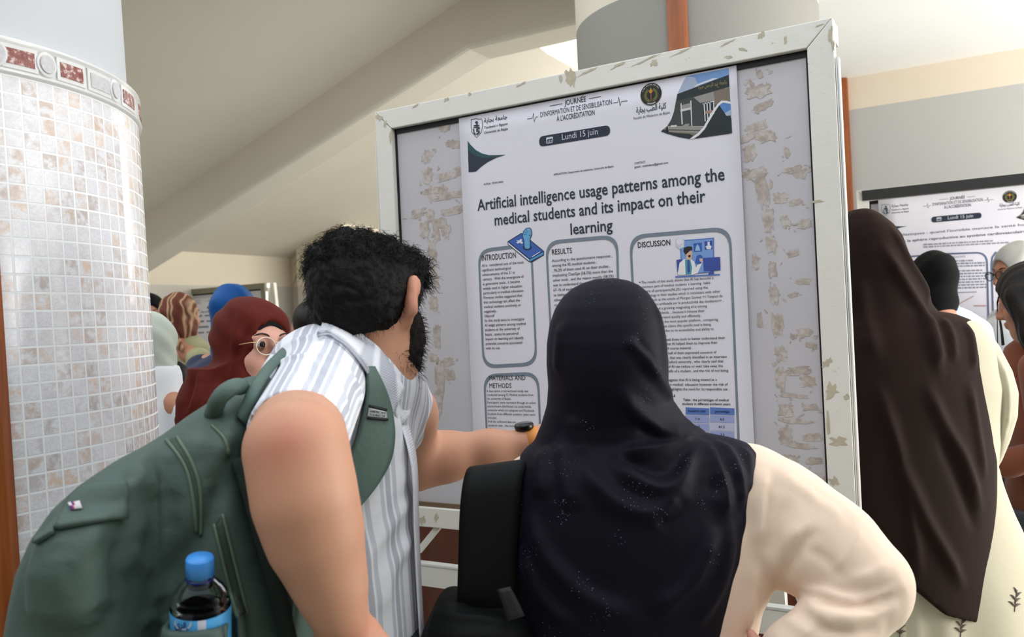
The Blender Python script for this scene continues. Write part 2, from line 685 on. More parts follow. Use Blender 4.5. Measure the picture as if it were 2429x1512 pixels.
def trim(idx, q0, q1, axis, R, z0, z1, lean, thick, root=None):
    mb = MB()
    n = 5
    V, F = [], []
    for z in (z0, z1):
        for k in range(n + 1):
            q = q0 + (q1 - q0) * k / n
            for rr in (R - 0.01, R + thick - (0.006 if k in (0, n) else 0)):
                V.append((axis[0] + lean[0] * z + rr * math.cos(q), axis[1] + lean[1] * z + rr * math.sin(q), z))
    m = 2 * (n + 1)
    for k in range(n):
        F.append((2 * k + 1, 2 * k + 3, m + 2 * k + 3, m + 2 * k + 1))
        F.append((2 * k, 2 * k + 1, 2 * k + 3, 2 * k + 2))
        F.append((m + 2 * k, m + 2 * k + 2, m + 2 * k + 3, m + 2 * k + 1))
    F += [(0, m, m + 1, 1), (2 * n, 2 * n + 1, m + 2 * n + 1, m + 2 * n)]
    mb.add(V, F)
    return struct(mb.build('trim_%d' % idx, m_wood))


qa = hit_cyl(6, 900, AX1, R1 + 0.004)
trim(1, qa - 0.16, qa, AX1b, R1, 0, 1.93, LEAN, 0.014)

# grey column behind the board
k_ = W(1662, 400, 3.3)
AX2, R2 = (k_[0], k_[1]), 0.46
V, F, U = ring_mesh(AX2, [(R2, 0.0), (R2, 3.9)], 96)
struct(uv_mesh('column', V, F, U, m_column_grey), 'grey round column behind the notice board')
qb0, qb1 = hit_cyl(1585, 60, AX2, R2), hit_cyl(1632, 60, AX2, R2)
trim(2, qb0, qb1, AX2, R2, 0, 3.9, (0, 0), 0.02)
# wood strip at the end of the right wall
mb = MB()
pa, pb = on_plane(1978, 300, R0, NF), on_plane(2016, 300, R0, NF)
V = []
for z in (0, 2.845):
    for p, n in ((pa, 0.0), (pa, -0.03), (pa * 0.5 + pb * 0.5, -0.045), (pb, -0.03), (pb, 0.0)):
        V.append((p[0] + NF[0] * n, p[1] + NF[1] * n, z))
mb.add(V, [(i, i + 1, i + 6, i + 5) for i in range(4)] + [(4, 3, 2, 1, 0), (5, 6, 7, 8, 9)])
struct(mb.build('trim_3', m_wood))

# ------------------------------------------------------------------ display boards and posters
BW, BH, BB = 1.2020, 1.1373, 0.0593
TRI = np.array([0.7129, 1.95, 1.5 + 0.5971])            # inner top right corner of the main board
BROT = np.stack([DV, UP, -NF], 1)


class Board:
    """a board's own frame: u to the right, v up, w towards the viewer, from the inner top left corner of its panel"""
    def __init__(s, tl):
        s.o = np.asarray(tl, float)

    def uv(s, px, py):
        p = on_plane(px, py, s.o, NF) - s.o
        return float(p @ DV), float(p[2])


MAINB = Board(TRI - DV * BW)
m_frame = Nt('scuffed cream frame paint')
_co = m_frame.coord('Object')
_a = m_frame.noise(_co, 7.0, 6, 0.75)
_b2 = m_frame.noise(m_frame.coord('Object', (14, 30, 14)), 2.0, 7, 0.8)
_w = m_frame.mix(m_frame.ramp(_a, [(0.3, (0, 0, 0)), (0.7, (0.35, 0.35, 0.35))]), lin((232, 229, 222)), lin((214, 210, 200)))
_w = m_frame.mix(m_frame.ramp(_b2, [(0.655, (0, 0, 0)), (0.68, (0.8, 0.8, 0.8))]), _w, lin((150, 134, 92)))
m_frame.base(_w)
m_frame.b.inputs['Roughness'].default_value = 0.42
m_frame.normal(m_frame.bump(_b2, 0.25, 0.002))
m_frame = m_frame.m
m_gasket = plain('black rubber gasket', (14, 14, 15), 0.5)
m_panel = Nt('pale grey laminate')
_co = m_panel.coord('Object')
_a = m_panel.noise(_co, 3.0, 5)
_b2 = m_panel.noise(m_panel.coord('Object', (9, 28, 9)), 1.8, 7, 0.8)
_w = m_panel.mix(_a, lin((204, 201, 206)), lin((188, 185, 191)))
_w = m_panel.mix(m_panel.ramp(_b2, [(0.67, (0, 0, 0)), (0.69, (0.6, 0.6, 0.6))]), _w, lin((132, 122, 116)))
m_panel.base(_w)
m_panel.b.inputs['Roughness'].default_value = 0.4
m_panel = m_panel.m
m_residue = Nt('torn paper residue')
_co = m_residue.coord('Object')
_a = m_residue.noise(_co, 45, 6, 0.7)
m_residue.base(m_residue.ramp(_a, [(0.38, lin((164, 151, 142))), (0.52, lin((184, 173, 165))), (0.62, lin((200, 194, 193))), (0.7, lin((176, 166, 158)))]))
m_residue = m_residue.m
m_alu = plain('bare aluminium edge', (236, 236, 234), 0.3, 0.05, 40, metal=0.3)
m_backboard = plain('brown hardboard', (104, 84, 62), 0.7)


def make_board(name, bd, label, legs=True, framemat=None, w=BW, h=BH, b=BB, top_black=0.0):
    root = empty(name, (bd.o[0] + DV[0] * w / 2, bd.o[1] + DV[1] * w / 2, 0), BROT)
    M = np.array(root.matrix_world)
    off = np.array([-w / 2, bd.o[2], 0.0])                # board frame -> root frame

    def P(u, v, wv):
        return (off[0] + u, off[1] + v, wv)

    def put(mb, nm, mats, sm=False):
        o = mb.build(nm, mats, root, sm)
        return o
    fm = framemat or m_frame
    D0, D1 = -0.022, 0.012
    # mitred rails
    for nm, quad in (('top_rail', [(-b, b), (w + b, b), (w, 0), (0, 0)]), ('side_rail', [(-b, b), (0, 0), (0, -h), (-b, -h - b)]),
                     ('side_rail', [(w, 0), (w + b, b), (w + b, -h - b), (w, -h)]), ('bottom_rail', [(0, -h), (w, -h), (w + b, -h - b), (-b, -h - b)])):
        mb = MB()
        quad = quad[::-1]
        g = 0.0006
        cxq, cyq = sum(q[0] for q in quad) / 4, sum(q[1] for q in quad) / 4
        poly = [(x + (g if x < cxq else -g), y + (g if y < cyq else -g)) for x, y in quad]
        ar = sum(poly[i][0] * poly[(i + 1) % 4][1] - poly[(i + 1) % 4][0] * poly[i][1] for i in range(4))
        if ar < 0:
            poly = poly[::-1]
        mb.prism(poly, D0, D1, 0, lambda v: P(v[0], v[1], v[2]))
        o = put(mb, nm, fm)
        bevel(o, 0.002, 2)
    mb = MB()
    mb.box((-0.002, -h - 0.002, -0.02), (w + 0.002, 0.002, -0.009), 0, lambda v: P(*v))
    put(mb, 'panel', m_panel)
    # black channel between frame and panel
    mb = MB()
    gt, gs = 0.0145, 0.0055
    for (u0, v0, u1, v1) in ((0, -gt, w, 0), (0, -h, gs, 0), (w - gs, -h, w, 0)):
        mb.box((u0, v0, -0.012), (u1, v1, -0.0045), 0, lambda v: P(*v))
    put(mb, 'gasket', m_gasket)
    mb = MB()
    mb.box((0, -h, -0.012), (w, -h + 0.012, 0.0), 0, lambda v: P(*v))
    put(mb, 'wood_strip', m_backboard)
    # bare ridges down the outer edge
    for u0 in (w + b + 0.0004, -b - 0.0084):
        mb = MB()
        for k in range(2):
            mb.box((u0 + 0.0042 * k, -h - b, -0.02), (u0 + 0.0042 * k + 0.0033, b - 0.09, 0.006), 0, lambda v: P(*v))
        o = put(mb, 'edge_trim', m_alu)
    if legs:
        zf = -bd.o[2]
        for u0 in (-b, w):
            mb = MB()
            mb.box((u0, zf, -0.02), (u0 + b, -h - b - 0.001, 0.008), 0, lambda v: P(*v))
            bevel(put(mb, 'leg', fm), 0.002)
        mb = MB()
        v0 = -h - b - 0.116
        mb.box((0.0, v0 - 0.062, -0.018), (w, v0, 0.008), 0, lambda v: P(*v))
        mb.box((0.0, v0, -0.018), (w, v0 + 0.006, 0.010), 1, lambda v: P(*v))
        put(mb, 'stretcher', [fm, m_alu])
        for sgn, uu in ((1, 0.0), (-1, w)):
            mb = MB()
            a, c = (uu, v0 + 0.03), (uu + sgn * 0.105, -h - b)
            mb.prism([(a[0], a[1]), (a[0] + sgn * 0.022, a[1]), (c[0], c[1]), (c[0] - sgn * 0.022, c[1])][::sgn], -0.014, 0.002, 0, lambda v: P(*v))
            put(mb, 'brace', fm)
        # rear frame that the board leans open on
        for u0 in (.15, w - .15 - b):
            mb = MB()
            q0, q1 = np.array([u0 + b / 2, b - 0.02, -0.05]), np.array([u0 + b / 2, zf, -0.24])
            V = []
            for q in (q0, q1):
                for du, dw in ((-b / 2, 0), (b / 2, 0), (b / 2, -0.03), (-b / 2, -0.03)):
                    V.append(P(q[0] + du, q[1], q[2] + dw))
            mb.add(V, [(3, 2, 1, 0), (4, 5, 6, 7), (0, 1, 5, 4), (1, 2, 6, 5), (2, 3, 7, 6), (3, 0, 4, 7)])
            put(mb, 'rear_leg', fm)
        mb = MB()
        mb.box((-b, b - 0.05, -0.06), (w + b, b - 0.004, -0.022), 0, lambda v: P(*v))
        put(mb, 'hinge_bar', m_alu)
    root.update_tag()
    tag(root, label, 'notice board')
    return root, P


bpy.context.view_layer.update()
main_root, MP = make_board('notice_board', MAINB, 'large cream framed notice board with torn paper scraps behind the navy hijab')


def jag(cx_, cy_, wx, wy, ang, rough=0.35, n=18, rs=None):
    rs = rs or random
    pts = []
    for k in range(n):
        q = 2 * math.pi * k / n
        # rounded box outline with torn edge
        c, s_ = math.cos(q), math.sin(q)
        e = (abs(c) ** 4 + abs(s_) ** 4) ** -0.25
        rr = e * (1 + rs.uniform(-rough, rough * 0.4))
        x, y = wx / 2 * c * rr, wy / 2 * s_ * rr
        pts.append((cx_ + x * math.cos(ang) - y * math.sin(ang), cy_ + x * math.sin(ang) + y * math.cos(ang)))
    return pts


def add_poly(mb, pts, w0, P, m=0):
    mb.add([P(x, y, w0) for x, y in pts], [tuple(range(len(pts)))], m)


# scraps of old posters, placed where the photograph shows them
rs = random.Random(11)
scr = MB()
bits = [  # px, py, width px, height px, tilt
    (1062, 290, 60, 14, 10), (1072, 340, 42, 22, -8), (1052, 300, 26, 30, 20), (1008, 372, 26, 34, -30), (1010, 415, 28, 40, 10), (1012, 455, 30, 16, 0),
    (1062, 415, 70, 24, 8), (1080, 404, 44, 18, 4), (1040, 450, 36, 20, -5), (1064, 462, 76, 20, 3), (1020, 458, 22, 46, 0), (1070, 500, 66, 20, 6),
    (1040, 530, 30, 26, 0), (988, 505, 40, 22, 10), (1018, 512, 20, 34, 0), (1004, 545, 26, 40, 8), (1030, 545, 16, 60, 4), (1054, 548, 22, 34, -14),
    (1022, 600, 22, 60, 3), (1028, 660, 18, 70, 3), (1024, 720, 22, 40, 5), (1032, 800, 20, 60, 4), (1024, 850, 26, 22, -10), (1040, 900, 24, 80, 2),
    (1062, 890, 34, 26, -25), (1036, 960, 22, 70, 0), (1058, 860, 30, 22, 12), (1024, 1010, 16, 24, 20),
    (1795, 215, 64, 36, 0), (1808, 250, 56, 20, 18), (1825, 170, 12, 8, 30), (1800, 175, 16, 26, 24), (1780, 195, 10, 24, 38), (1790, 300, 60, 22, 12),
    (1815, 320, 56, 30, -14), (1770, 325, 40, 20, 10), (1776, 362, 34, 44, 0), (1864, 360, 14, 30, 16), (1790, 410, 60, 24, 8), (1806, 450, 30, 90, 4),
    (1850, 470, 40, 26, -10), (1878, 400, 56, 12, 6), (1885, 480, 34, 16, 8), (1896, 410, 40, 26, -10), (1820, 520, 30, 60, 3), (1862, 525, 22, 30, 20),
    (1905, 530, 40, 26, 0), (1828, 580, 26, 50, 4), (1880, 600, 30, 16, 12), (1830, 640, 22, 40, 2), (1902, 668, 40, 18, 0), (1880, 700, 26, 12, 14),
    (1835, 700, 26, 50, 3), (1842, 770, 30, 60, 3), (1905, 790, 44, 24, 4), (1880, 800, 18, 14, 10), (1850, 840, 30, 40, 6), (1922, 820, 30, 14, -10),
    (1892, 880, 60, 22, 2), (1915, 905, 40, 30, -4), (1850, 900, 26, 60, 2), (1880, 940, 70, 12, -4), (1862, 975, 40, 30, 0), (1920, 968, 44, 16, 3),
    (1885, 1000, 90, 14, -3), (1862, 1035, 36, 40, 2), (1925, 1040, 50, 20, 3), (1895, 1060, 80, 14, -3), (1870, 1095, 50, 30, 0), (1930, 1095, 44, 18, 4),
    (1905, 1125, 70, 14, -2), (1935, 1150, 60, 44, 10), (1880, 1150, 40, 26, 0), (1850, 1110, 26, 40, 0), (1790, 620, 16, 40, 4), (1800, 760, 14, 40, 0)]
for (px, py, wp, hp, an) in bits:
    u, v = MAINB.uv(px, py)
    u2, _ = MAINB.uv(px + wp, py)
    _, v2 = MAINB.uv(px, py + hp)
    ww, hh = u2 - u, abs(v2 - v)
    add_poly(scr, jag(u, v, ww, hh, math.radians(an), 0.34, 26, rs), -0.0085 + rs.uniform(0, 0.0004), MP)
    for _ in range(2):
        add_poly(scr, jag(u + rs.uniform(-1, 1) * ww, v + rs.uniform(-1, 1) * hh, ww * rs.uniform(.1, .35), hh * rs.uniform(.1, .4), rs.uniform(-1, 1), 0.6, 12, rs), -0.0083, MP)
o = scr.build('torn_paper', m_residue, main_root)
o['kind'] = 'stuff'
# loose tape ends and flakes along the frame
m_tape = plain('old yellowed tape', (190, 181, 158), 0.4, 0.25, 60, 0.3, 120)
tp = MB()
fr = [(905, 282, 18, 14, -40), (920, 296, 10, 18, -30), (990, 254, 18, 6, 14), (1065, 238, 16, 10, 10), (1120, 226, 10, 8, 0), (1240, 204, 30, 6, 14), (1358, 190, 24, 50, 10),
      (1335, 190, 8, 18, 10), (1400, 172, 50, 6, 14), (1470, 158, 36, 6, 14), (1555, 152, 16, 16, 0), (1540, 143, 80, 5, 14), (1620, 126, 54, 5, 14), (1730, 104, 40, 5, 14), (1808, 88, 20, 18, 10),
      (1765, 120, 24, 8, -30), (1866, 100, 10, 22, 0), (1732, 138, 20, 8, 8), (1945, 64, 24, 5, 14), (1972, 85, 10, 40, 0), (1978, 110, 8, 30, 4), (1938, 480, 50, 6, 0), (1963, 860, 30, 14, 40),
      (1990, 1046, 46, 22, -8), (1966, 1000, 8, 50, 0), (1975, 925, 36, 40, 10), (1980, 1140, 26, 22, 20), (2003, 1195, 30, 34, 0), (2010, 942, 12, 16, 0), (1005, 1232, 20, 22, 30), (1040, 1228, 10, 24, -20), (932, 330, 8, 40, 0)]
for (px, py, wp, hp, an) in fr:
    u, v = MAINB.uv(px, py)
    ww, hh = MAINB.uv(px + wp, py)[0] - u, abs(MAINB.uv(px, py + hp)[1] - v)
    add_poly(tp, jag(u, v, ww, hh, math.radians(an), 0.6, 16, rs), 0.0126 + rs.uniform(0, 0.0003), MP)
o = tp.build('tape_scraps', m_tape, main_root)
o['kind'] = 'stuff'

def resample(pts, n, sm=True):
    """n points evenly spread along a polyline, rounded by Catmull-Rom"""
    P = np.asarray(pts, float)
    if sm and len(P) > 2:
        Q = []
        for i in range(len(P) - 1):
            p0, p1, p2, p3 = P[max(i - 1, 0)], P[i], P[i + 1], P[min(i + 2, len(P) - 1)]
            for t in np.linspace(0, 1, 9)[:-1]:
                Q.append(0.5 * (2 * p1 + (p2 - p0) * t + (2 * p0 - 5 * p1 + 4 * p2 - p3) * t * t + (3 * p1 - p0 - 3 * p2 + p3) * t ** 3))
        Q.append(P[-1])
        P = np.array(Q)
    s = np.concatenate([[0], np.cumsum(np.linalg.norm(np.diff(P, axis=0), axis=1))])
    u = np.linspace(0, s[-1], n)
    return np.stack([np.interp(u, s, P[:, i]) for i in range(P.shape[1])], 1)


# ---------------------------------------------------------------- poster
m_paper = plain('white poster paper', (226, 223, 232), 0.5, 0.025, 2.0, 0.08, 3.0, 0.3, bdist=0.01)
INK = {}


def ink(rgb):
    if rgb not in INK:
        INK[rgb] = plain('print %d %d %d' % rgb, rgb, 0.55, 0.0)
    return INK[rgb]


SLATE, BLACK, NAVY, GREY, PWHITE = (44, 56, 70), (30, 32, 38), (36, 44, 62), (118, 130, 142), (224, 222, 230)


class Poster:
    def __init__(s, name, bd, tl_px, u_w, v_h, label, w0=-0.0005, thick=0.0012, bdv=None):
        s.bd = bd
        u, v = bd.uv(*tl_px)
        s.u0, s.v0 = u, v
        p = bd.o + DV * u + UP * v - NF * w0
        s.root = empty(name, p, BROT)
        bpy.context.view_layer.update()
        tag(s.root, label, 'poster')
        s.w, s.h = u_w, v_h
        mb = MB()
        nx, ny = 14, 20
        V = [(u_w * i / nx, -v_h * j / ny, 0.0004 * math.sin(i * 1.1 + j * 0.4) * (0.3 + (i in (0, nx)) * 1.2)) for j in range(ny + 1) for i in range(nx + 1)]
        F = [(j * (nx + 1) + i, (j + 1) * (nx + 1) + i, (j + 1) * (nx + 1) + i + 1, j * (nx + 1) + i + 1) for j in range(ny) for i in range(nx)]
        mb.add(V, F)
        o = mb.build('paper_sheet', m_paper, s.root, True)
        sd = o.modifiers.new('thickness', 'SOLIDIFY')
        sd.thickness, sd.offset = thick * 0.4, -1
        s.k = 0.0009
        s.scale = 1.0

    def uv(s, px, py):
        u, v = s.bd.uv(px, py)
        return u - s.u0, v - s.v0

    def poly(s, mb, pts, m=0, lift=0.0, uvmode=False):
        q = [p if uvmode else s.uv(*p) for p in pts]
        n = len(q)
        mb.add([(x, y, s.k + lift * .4) for x, y in q], [tuple(range(n))], m)

    def line(s, mb, pts, wid, m=0, lift=0.0, uvmode=False, closed=False):
        """a stroke of constant width in metres"""
        q = [np.array(p if uvmode else s.uv(*p)) for p in pts]
        if closed:
            q = q + [q[0], q[1]]
        n = len(q)
        V = []
        for i in range(n):
            t = q[min(i + 1, n - 1)] - q[max(i - 1, 0)]
            t /= np.linalg.norm(t) + 1e-9
            nn = np.array([-t[1], t[0]])
            V += [tuple(q[i] + nn * wid / 2) + (s.k + lift * .4,), tuple(q[i] - nn * wid / 2) + (s.k + lift * .4,)]
        mb.add(V, [(2 * i, 2 * i + 1, 2 * i + 3, 2 * i + 2) for i in range(n - 1)], m)

    def text(s, name, body, p0, p1, cap, rgb, bold=0.0, spacing=1.0, lift=0.0003, fit=True, last=None, sx=None):
        """one block of lettering: baseline of its first line from p0 to p1 (pixels), capitals cap pixels high;
        last = pixel on the baseline of the last line"""
        a, b = s.uv(*p0), s.uv(*p1)
        caph = abs(s.uv(p0[0], p0[1] - cap)[1] - a[1])
        c = bpy.data.curves.new(name, 'FONT')
        c.body = body
        c.size = caph / 0.682
        c.offset = bold
        c.resolution_u = 2
        c.fill_mode = 'FRONT'
        o = bpy.data.objects.new(name, c)
        COL.objects.link(o)
        bpy.context.view_layer.update()
        lines = body.split('\n')
        c.offset = 0
        c.body = lines[0]
        bpy.context.view_layer.update()
        wid = max(o.dimensions[0], 1e-6)
        c.body = body
        c.offset = 0 if 'M' in body else bold * c.size
        if len(lines) > 1:
            l = s.uv(*last)
            c.space_line = ((a[1] - l[1]) / (len(lines) - 1)) / (c.size * 1.0)
        if sx is None:
            sx = (b[0] - a[0]) / wid
            s.last_sx = sx
        else:
            a = (b[0] - wid * sx, b[1])
        bpy.context.view_layer.update()
        me = bpy.data.meshes.new_from_object(o.evaluated_get(bpy.context.evaluated_depsgraph_get()))
        bpy.data.objects.remove(o)
        o = bpy.data.objects.new(name, me)
        COL.objects.link(o)
        o.scale = (sx, 1, 1)
        o.location = (a[0], (a[1] + b[1]) / 2, s.k + lift * .5)
        me.materials.clear()
        me.materials.append(ink(rgb))
        o.parent = s.root
        return o

    def part(s, mb, name, rgbs):
        return mb.build(name, [ink(c) for c in rgbs], s.root)


def Z(x0, y0, k):
    """pixel of a point read in an enlarged crop"""
    return lambda x, y: (x0 + x / k, y0 + y / k)


def rrect(tl, tr, br, bl, rad, n=6):
    """rounded outline through four uv corners"""
    out = []
    c = [np.array(p, float) for p in (tl, tr, br, bl)]
    for i in range(4):
        p, a, b = c[i], c[i - 1], c[(i + 1) % 4]
        da, db = (a - p) / np.linalg.norm(a - p), (b - p) / np.linalg.norm(b - p)
        for k in range(n + 1):
            t = k / n
            q = p + da * rad * (1 - t) ** 2 + db * rad * t ** 2
            out.append(tuple(q))
    return out


def AR(*codes):
    """Arabic lettering in visual order (right to left)"""
    return ''.join(chr(c) for c in codes)[::-1]


JAMIA_BEJAIA = AR(0xFE9F, 0xFE8E, 0xFEE3, 0xFECC, 0xFE94, 0x20, 0xFE91, 0xFEA0, 0xFE8E, 0xFEF3, 0xFE94)
KULLIYA = AR(0xFEDB, 0xFEE0, 0xFEF4, 0xFE94, 0x20, 0xFE8D, 0xFEDF, 0xFEC4, 0xFE90, 0x20, 0xFE91, 0xFEA0, 0xFE8E, 0xFEF3, 0xFE94)
JAMIA_MIRA = AR(0xFE9F, 0xFE8E, 0xFEE3, 0xFECC, 0xFE94, 0x20, 0xFEC9, 0xFE92, 0xFEAA, 0x20, 0xFE8D, 0xFEDF, 0xFEAE, 0xFEA3, 0xFEE4, 0xFEE6, 0x20, 0xFEE3, 0xFEF4, 0xFEAE, 0xFE93)
IFRI = AR(0xFE87, 0xFED3, 0xFEAE, 0xFEF1)

PM = Poster('poster', MAINB, (1088, 281), MAINB.uv(1766, 700)[0] - MAINB.uv(1103, 700)[0], 1.10,
            'white study poster on artificial intelligence, taped to the large cream board')
A5 = Z(1080, 140, 3.3736)
A6 = Z(1100, 540, 3.572)
A7 = Z(1460, 140, 7.559)
A8 = Z(1100, 840, 3.47)
A9 = Z(1100, 140, 5.4)


def header(p):
    """the printed band shared by the posters"""
    mb = MB()
    sh = [A9(95, 775), A9(125, 772), A9(155, 763), A9(190, 772), A9(225, 765), A9(238, 800), A9(240, 870), A9(225, 940), A9(165, 1008), A9(105, 940), A9(93, 860)]
    p.line(mb, sh, 0.0016, 0, closed=True)
    for poly in ([(118, 895), (135, 895), (138, 940), (155, 958), (155, 980), (128, 958)], [(160, 890), (205, 882), (208, 900), (180, 903), (180, 915), (205, 915), (205, 950), (165, 980), (162, 955), (182, 945), (183, 932), (160, 935)],
                 [(128, 850), (160, 842), (160, 825), (178, 825), (178, 842), (200, 845), (200, 858), (178, 860), (178, 866), (205, 868), (205, 880), (125, 886), (125, 874), (160, 868), (160, 862), (128, 866)],
                 [(162, 790), (168, 800), (184, 798), (178, 812), (190, 822), (140, 826), (150, 815), (140, 802), (156, 804)]):
        p.poly(mb, [A9(*q) for q in poly])
    o = p.part(mb, 'shield_crest', [SLATE])
    p.text('arabic_lettering', JAMIA_BEJAIA, A9(262, 815), A9(556, 768), 10, SLATE, 0.012)
    p.text('lettering', 'Tasdawit n Bgayet', A9(262, 893), A9(564, 845), 5.6, SLATE, 0.012)
    p.text('lettering', 'Universit\u00e9 de B\u00e9ja\u00efa', A9(262, 960), A9(564, 908), 5.6, SLATE, 0.012)
    p.text('heading_lettering', 'JOURN\u00c9E', A9(1296, 590), A9(1570, 545), 12, SLATE, 0.007)
    p.text('heading_lettering', "D'INFORMATION ET DE SENSIBILISATION", A9(980, 745), A9(1895, 585), 12, SLATE, 0.007)
    p.text('heading_lettering', "\u00c0 L'ACCR\u00c9DITATION", A9(1192, 800), A9(1677, 715), 12, SLATE, 0.007)
    mb = MB()
    for l in ([(1100, 603), (1265, 572)], [(1600, 510), (1756, 480)]):
        mb = MB()
        p.line(mb, [A9(*q) for q in l], 0.0014)
        p.part(mb, 'rule_line', [SLATE])
    for l in ([(575, 480), (615, 475), (625, 435), (632, 505), (645, 465), (662, 463)], [(1265, 352), (1300, 347), (1308, 305), (1320, 375), (1330, 340), (1378, 335)]):
        mb = MB()
        p.line(mb, [A5(*q) for q in l], 0.0016)
        p.part(mb, 'pulse_line', [SLATE])
    # date pill
    mb = MB()
    p.poly(mb, rrect(p.uv(*A9(965, 995)), p.uv(*A9(1872, 845)), p.uv(*A9(1878, 978)), p.uv(*A9(968, 1128)), 0.014), uvmode=True)
    pill = p.part(mb, 'date_pill', [NAVY])
    o = p.text('date_lettering', 'Lundi 15 juin', A9(1255, 1040), A9(1712, 965), 14, (206, 208, 220), 0.0, lift=0.0012)
    mb = MB()
    c = lambda x, y: A9(x, y)
    p.poly(mb, rrect(p.uv(*c(1055, 1008)), p.uv(*c(1145, 993)), p.uv(*c(1145, 1073)), p.uv(*c(1060, 1090)), 0.004), 0, 0.0008, True)
    p.poly(mb, [c(1064, 1034), c(1138, 1020), c(1138, 1068), c(1068, 1082)], 1, 0.0012)
    for i in range(3):
        for j in range(2):
            x, y = 1076 + i * 21, 1050 - i * 4 + j * 17
            p.poly(mb, [c(x, y), c(x + 10, y - 2), c(x + 10, y + 8), c(x, y + 10)], 0, 0.0016)
    p.part(mb, 'calendar_icon', [(206, 208, 220), NAVY])
    # round emblem
    mb = MB()
    cu, cv = p.uv(*A7(637, 632))
    ru = (p.uv(*A7(828, 600))[0] - p.uv(*A7(448, 660))[0]) / 2
    rv = ru * 1.0
    disc = lambda k: [(cu + ru * k * math.cos(t), cv + rv * k * math.sin(t)) for t in np.linspace(0, 2 * math.pi, 40)[:-1]]
    p.poly(mb, disc(1.0), 0, 0, True)
    p.line(mb, disc(0.98), 0.0012, 1, 0.0004, True, True)
    p.line(mb, disc(0.72), 0.0008, 1, 0.0004, True, True)
    for sg in (-1, 1):
        arc = [(cu + sg * ru * 0.52 * math.cos(t), cv + rv * 0.52 * math.sin(t) - 0.002) for t in np.linspace(-1.35, 0.95, 14)]
        for (x, y), t in zip(arc, np.linspace(-1.35, 0.95, 14)):
            for s2 in (-1, 1):
                a_ = math.pi / 2 * sg + sg * t + s2 * 0.6
                dx, dy = 0.0052 * math.cos(t + math.pi / 2 + s2 * 0.7) * sg, 0.0052 * math.sin(t + math.pi / 2 + s2 * 0.7)
                p.poly(mb, [(x, y), (x + dx * 0.6 - dy * 0.25, y + dy * 0.6 + dx * 0.25), (x + dx, y + dy), (x + dx * 0.6 + dy * 0.25, y + dy * 0.6 - dx * 0.25)][::1], 2, 0.0006, True)
    fl_ = [(0, .62), (.07, .42), (.17, .30), (.14, .14), (0, .06), (-.14, .14), (-.17, .30), (-.07, .42)]
    p.poly(mb, [(cu + x * ru, cv + y * rv) for x, y in fl_][::-1], 3, 0.0007, True)
    p.line(mb, [(cu, cv + .08 * rv), (cu, cv - .62 * rv)], 0.0024, 4, 0.0007, True)
    for k in range(26):
        t0 = 0.5 + 2.15 * k / 25
        if k % 5 == 4:
            continue
        p.line(mb, [(cu + ru * .80 * math.cos(t0), cv + rv * .80 * math.sin(t0)), (cu + ru * (.90 if k % 2 else .86) * math.cos(t0 + .05), cv + rv * .90 * math.sin(t0 + .05))], 0.0012, 5, 0.0007, True)
    for k in range(12):
        t0 = -2.0 + 0.86 * k / 11
        p.line(mb, [(cu + ru * .79 * math.cos(t0), cv + rv * .79 * math.sin(t0)), (cu + ru * .91 * math.cos(t0), cv + rv * .91 * math.sin(t0))], 0.0013, 5, 0.0007, True)
    p.part(mb, 'round_emblem', [(30, 31, 34), (78, 72, 60), (122, 122, 58), (206, 132, 58), (150, 92, 66), (196, 194, 188)])
    p.text('arabic_lettering', KULLIYA, A7(372, 965), A7(908, 890), 13, SLATE, 0.016)
    p.text('lettering', 'Facult\u00e9 de M\u00e9decine de B\u00e9ja\u00efa', A7(322, 1085), A7(975, 985), 6.0, SLATE, 0.014)
    # picture of the faculty building cut to a curve
    mb = MB()
    cols = [(118, 156, 208), (168, 180, 204), (38, 46, 48), (150, 146, 140), (206, 204, 206), (60, 66, 66), (168, 128, 118), (224, 224, 230), (34, 42, 48), (86, 132, 196), (122, 112, 100)]
    edge = [(1270, 308), (1200, 440), (1110, 630), (1085, 760), (1050, 940), (1000, 1090), (930, 1200), (812, 1300), (960, 1350), (1130, 1400), (1330, 1437)]
    pl = lambda pts, m, l: p.poly(mb, [A7(*q) for q in pts][::-1], m, l)
    pl([(2030, 165), (1270, 308), (1110, 630), (2040, 284)], 0, 0.0)
    pl([(1270, 308), (1200, 440), (1110, 630), (1500, 500), (1420, 330)], 1, 0.0002)
    pl([(2034, 284), (1110, 630), (1085, 760), (1050, 940), (1000, 1090), (930, 1200), (2080, 1200)], 5, 0.0002)
    pl([(2034, 284), (1110, 630), (1088, 755), (2045, 500)], 2, 0.0005)
    pl([(1410, 490), (1500, 440), (1740, 350), (1840, 345), (1830, 352), (1420, 500)], 7, 0.0006)
    pl([(2045, 500), (1400, 690), (1520, 790), (2050, 700)], 3, 0.0005)
    pl([(1880, 545), (1760, 590), (1790, 830), (2052, 760), (2048, 510)], 10, 0.0006)
    pl([(1165, 800), (1185, 790), (1210, 1170), (1185, 1175)], 4, 0.0006)
    pl([(1340, 750), (1362, 742), (1380, 1210), (1362, 1215)], 4, 0.0006)
    pl([(1165, 905), (1362, 868), (1364, 905), (1168, 950)], 4, 0.0008)
    pl([(1190, 830), (1340, 790), (1345, 870), (1195, 905)], 3, 0.0006)
    pl([(1560, 800), (1762, 750), (1770, 900), (1650, 1100), (1590, 1130)], 2, 0.0007)
    for x in (1580, 1632, 1685, 1755):
        pl([(x, 795 - (x - 1580) * .25), (x + 18, 790 - (x - 1580) * .25), (x + 40 - (x - 1580) * .12, 1120 - (x - 1580) * 0.75), (x + 22 - (x - 1580) * .12, 1122 - (x - 1580) * 0.75)], 7, 0.0009)
    pl([(1562, 800), (1762, 752), (1762, 768), (1562, 815)], 7, 0.0009)
    pl([(1605, 940), (1740, 910), (1740, 960), (1605, 990)], 6, 0.001)
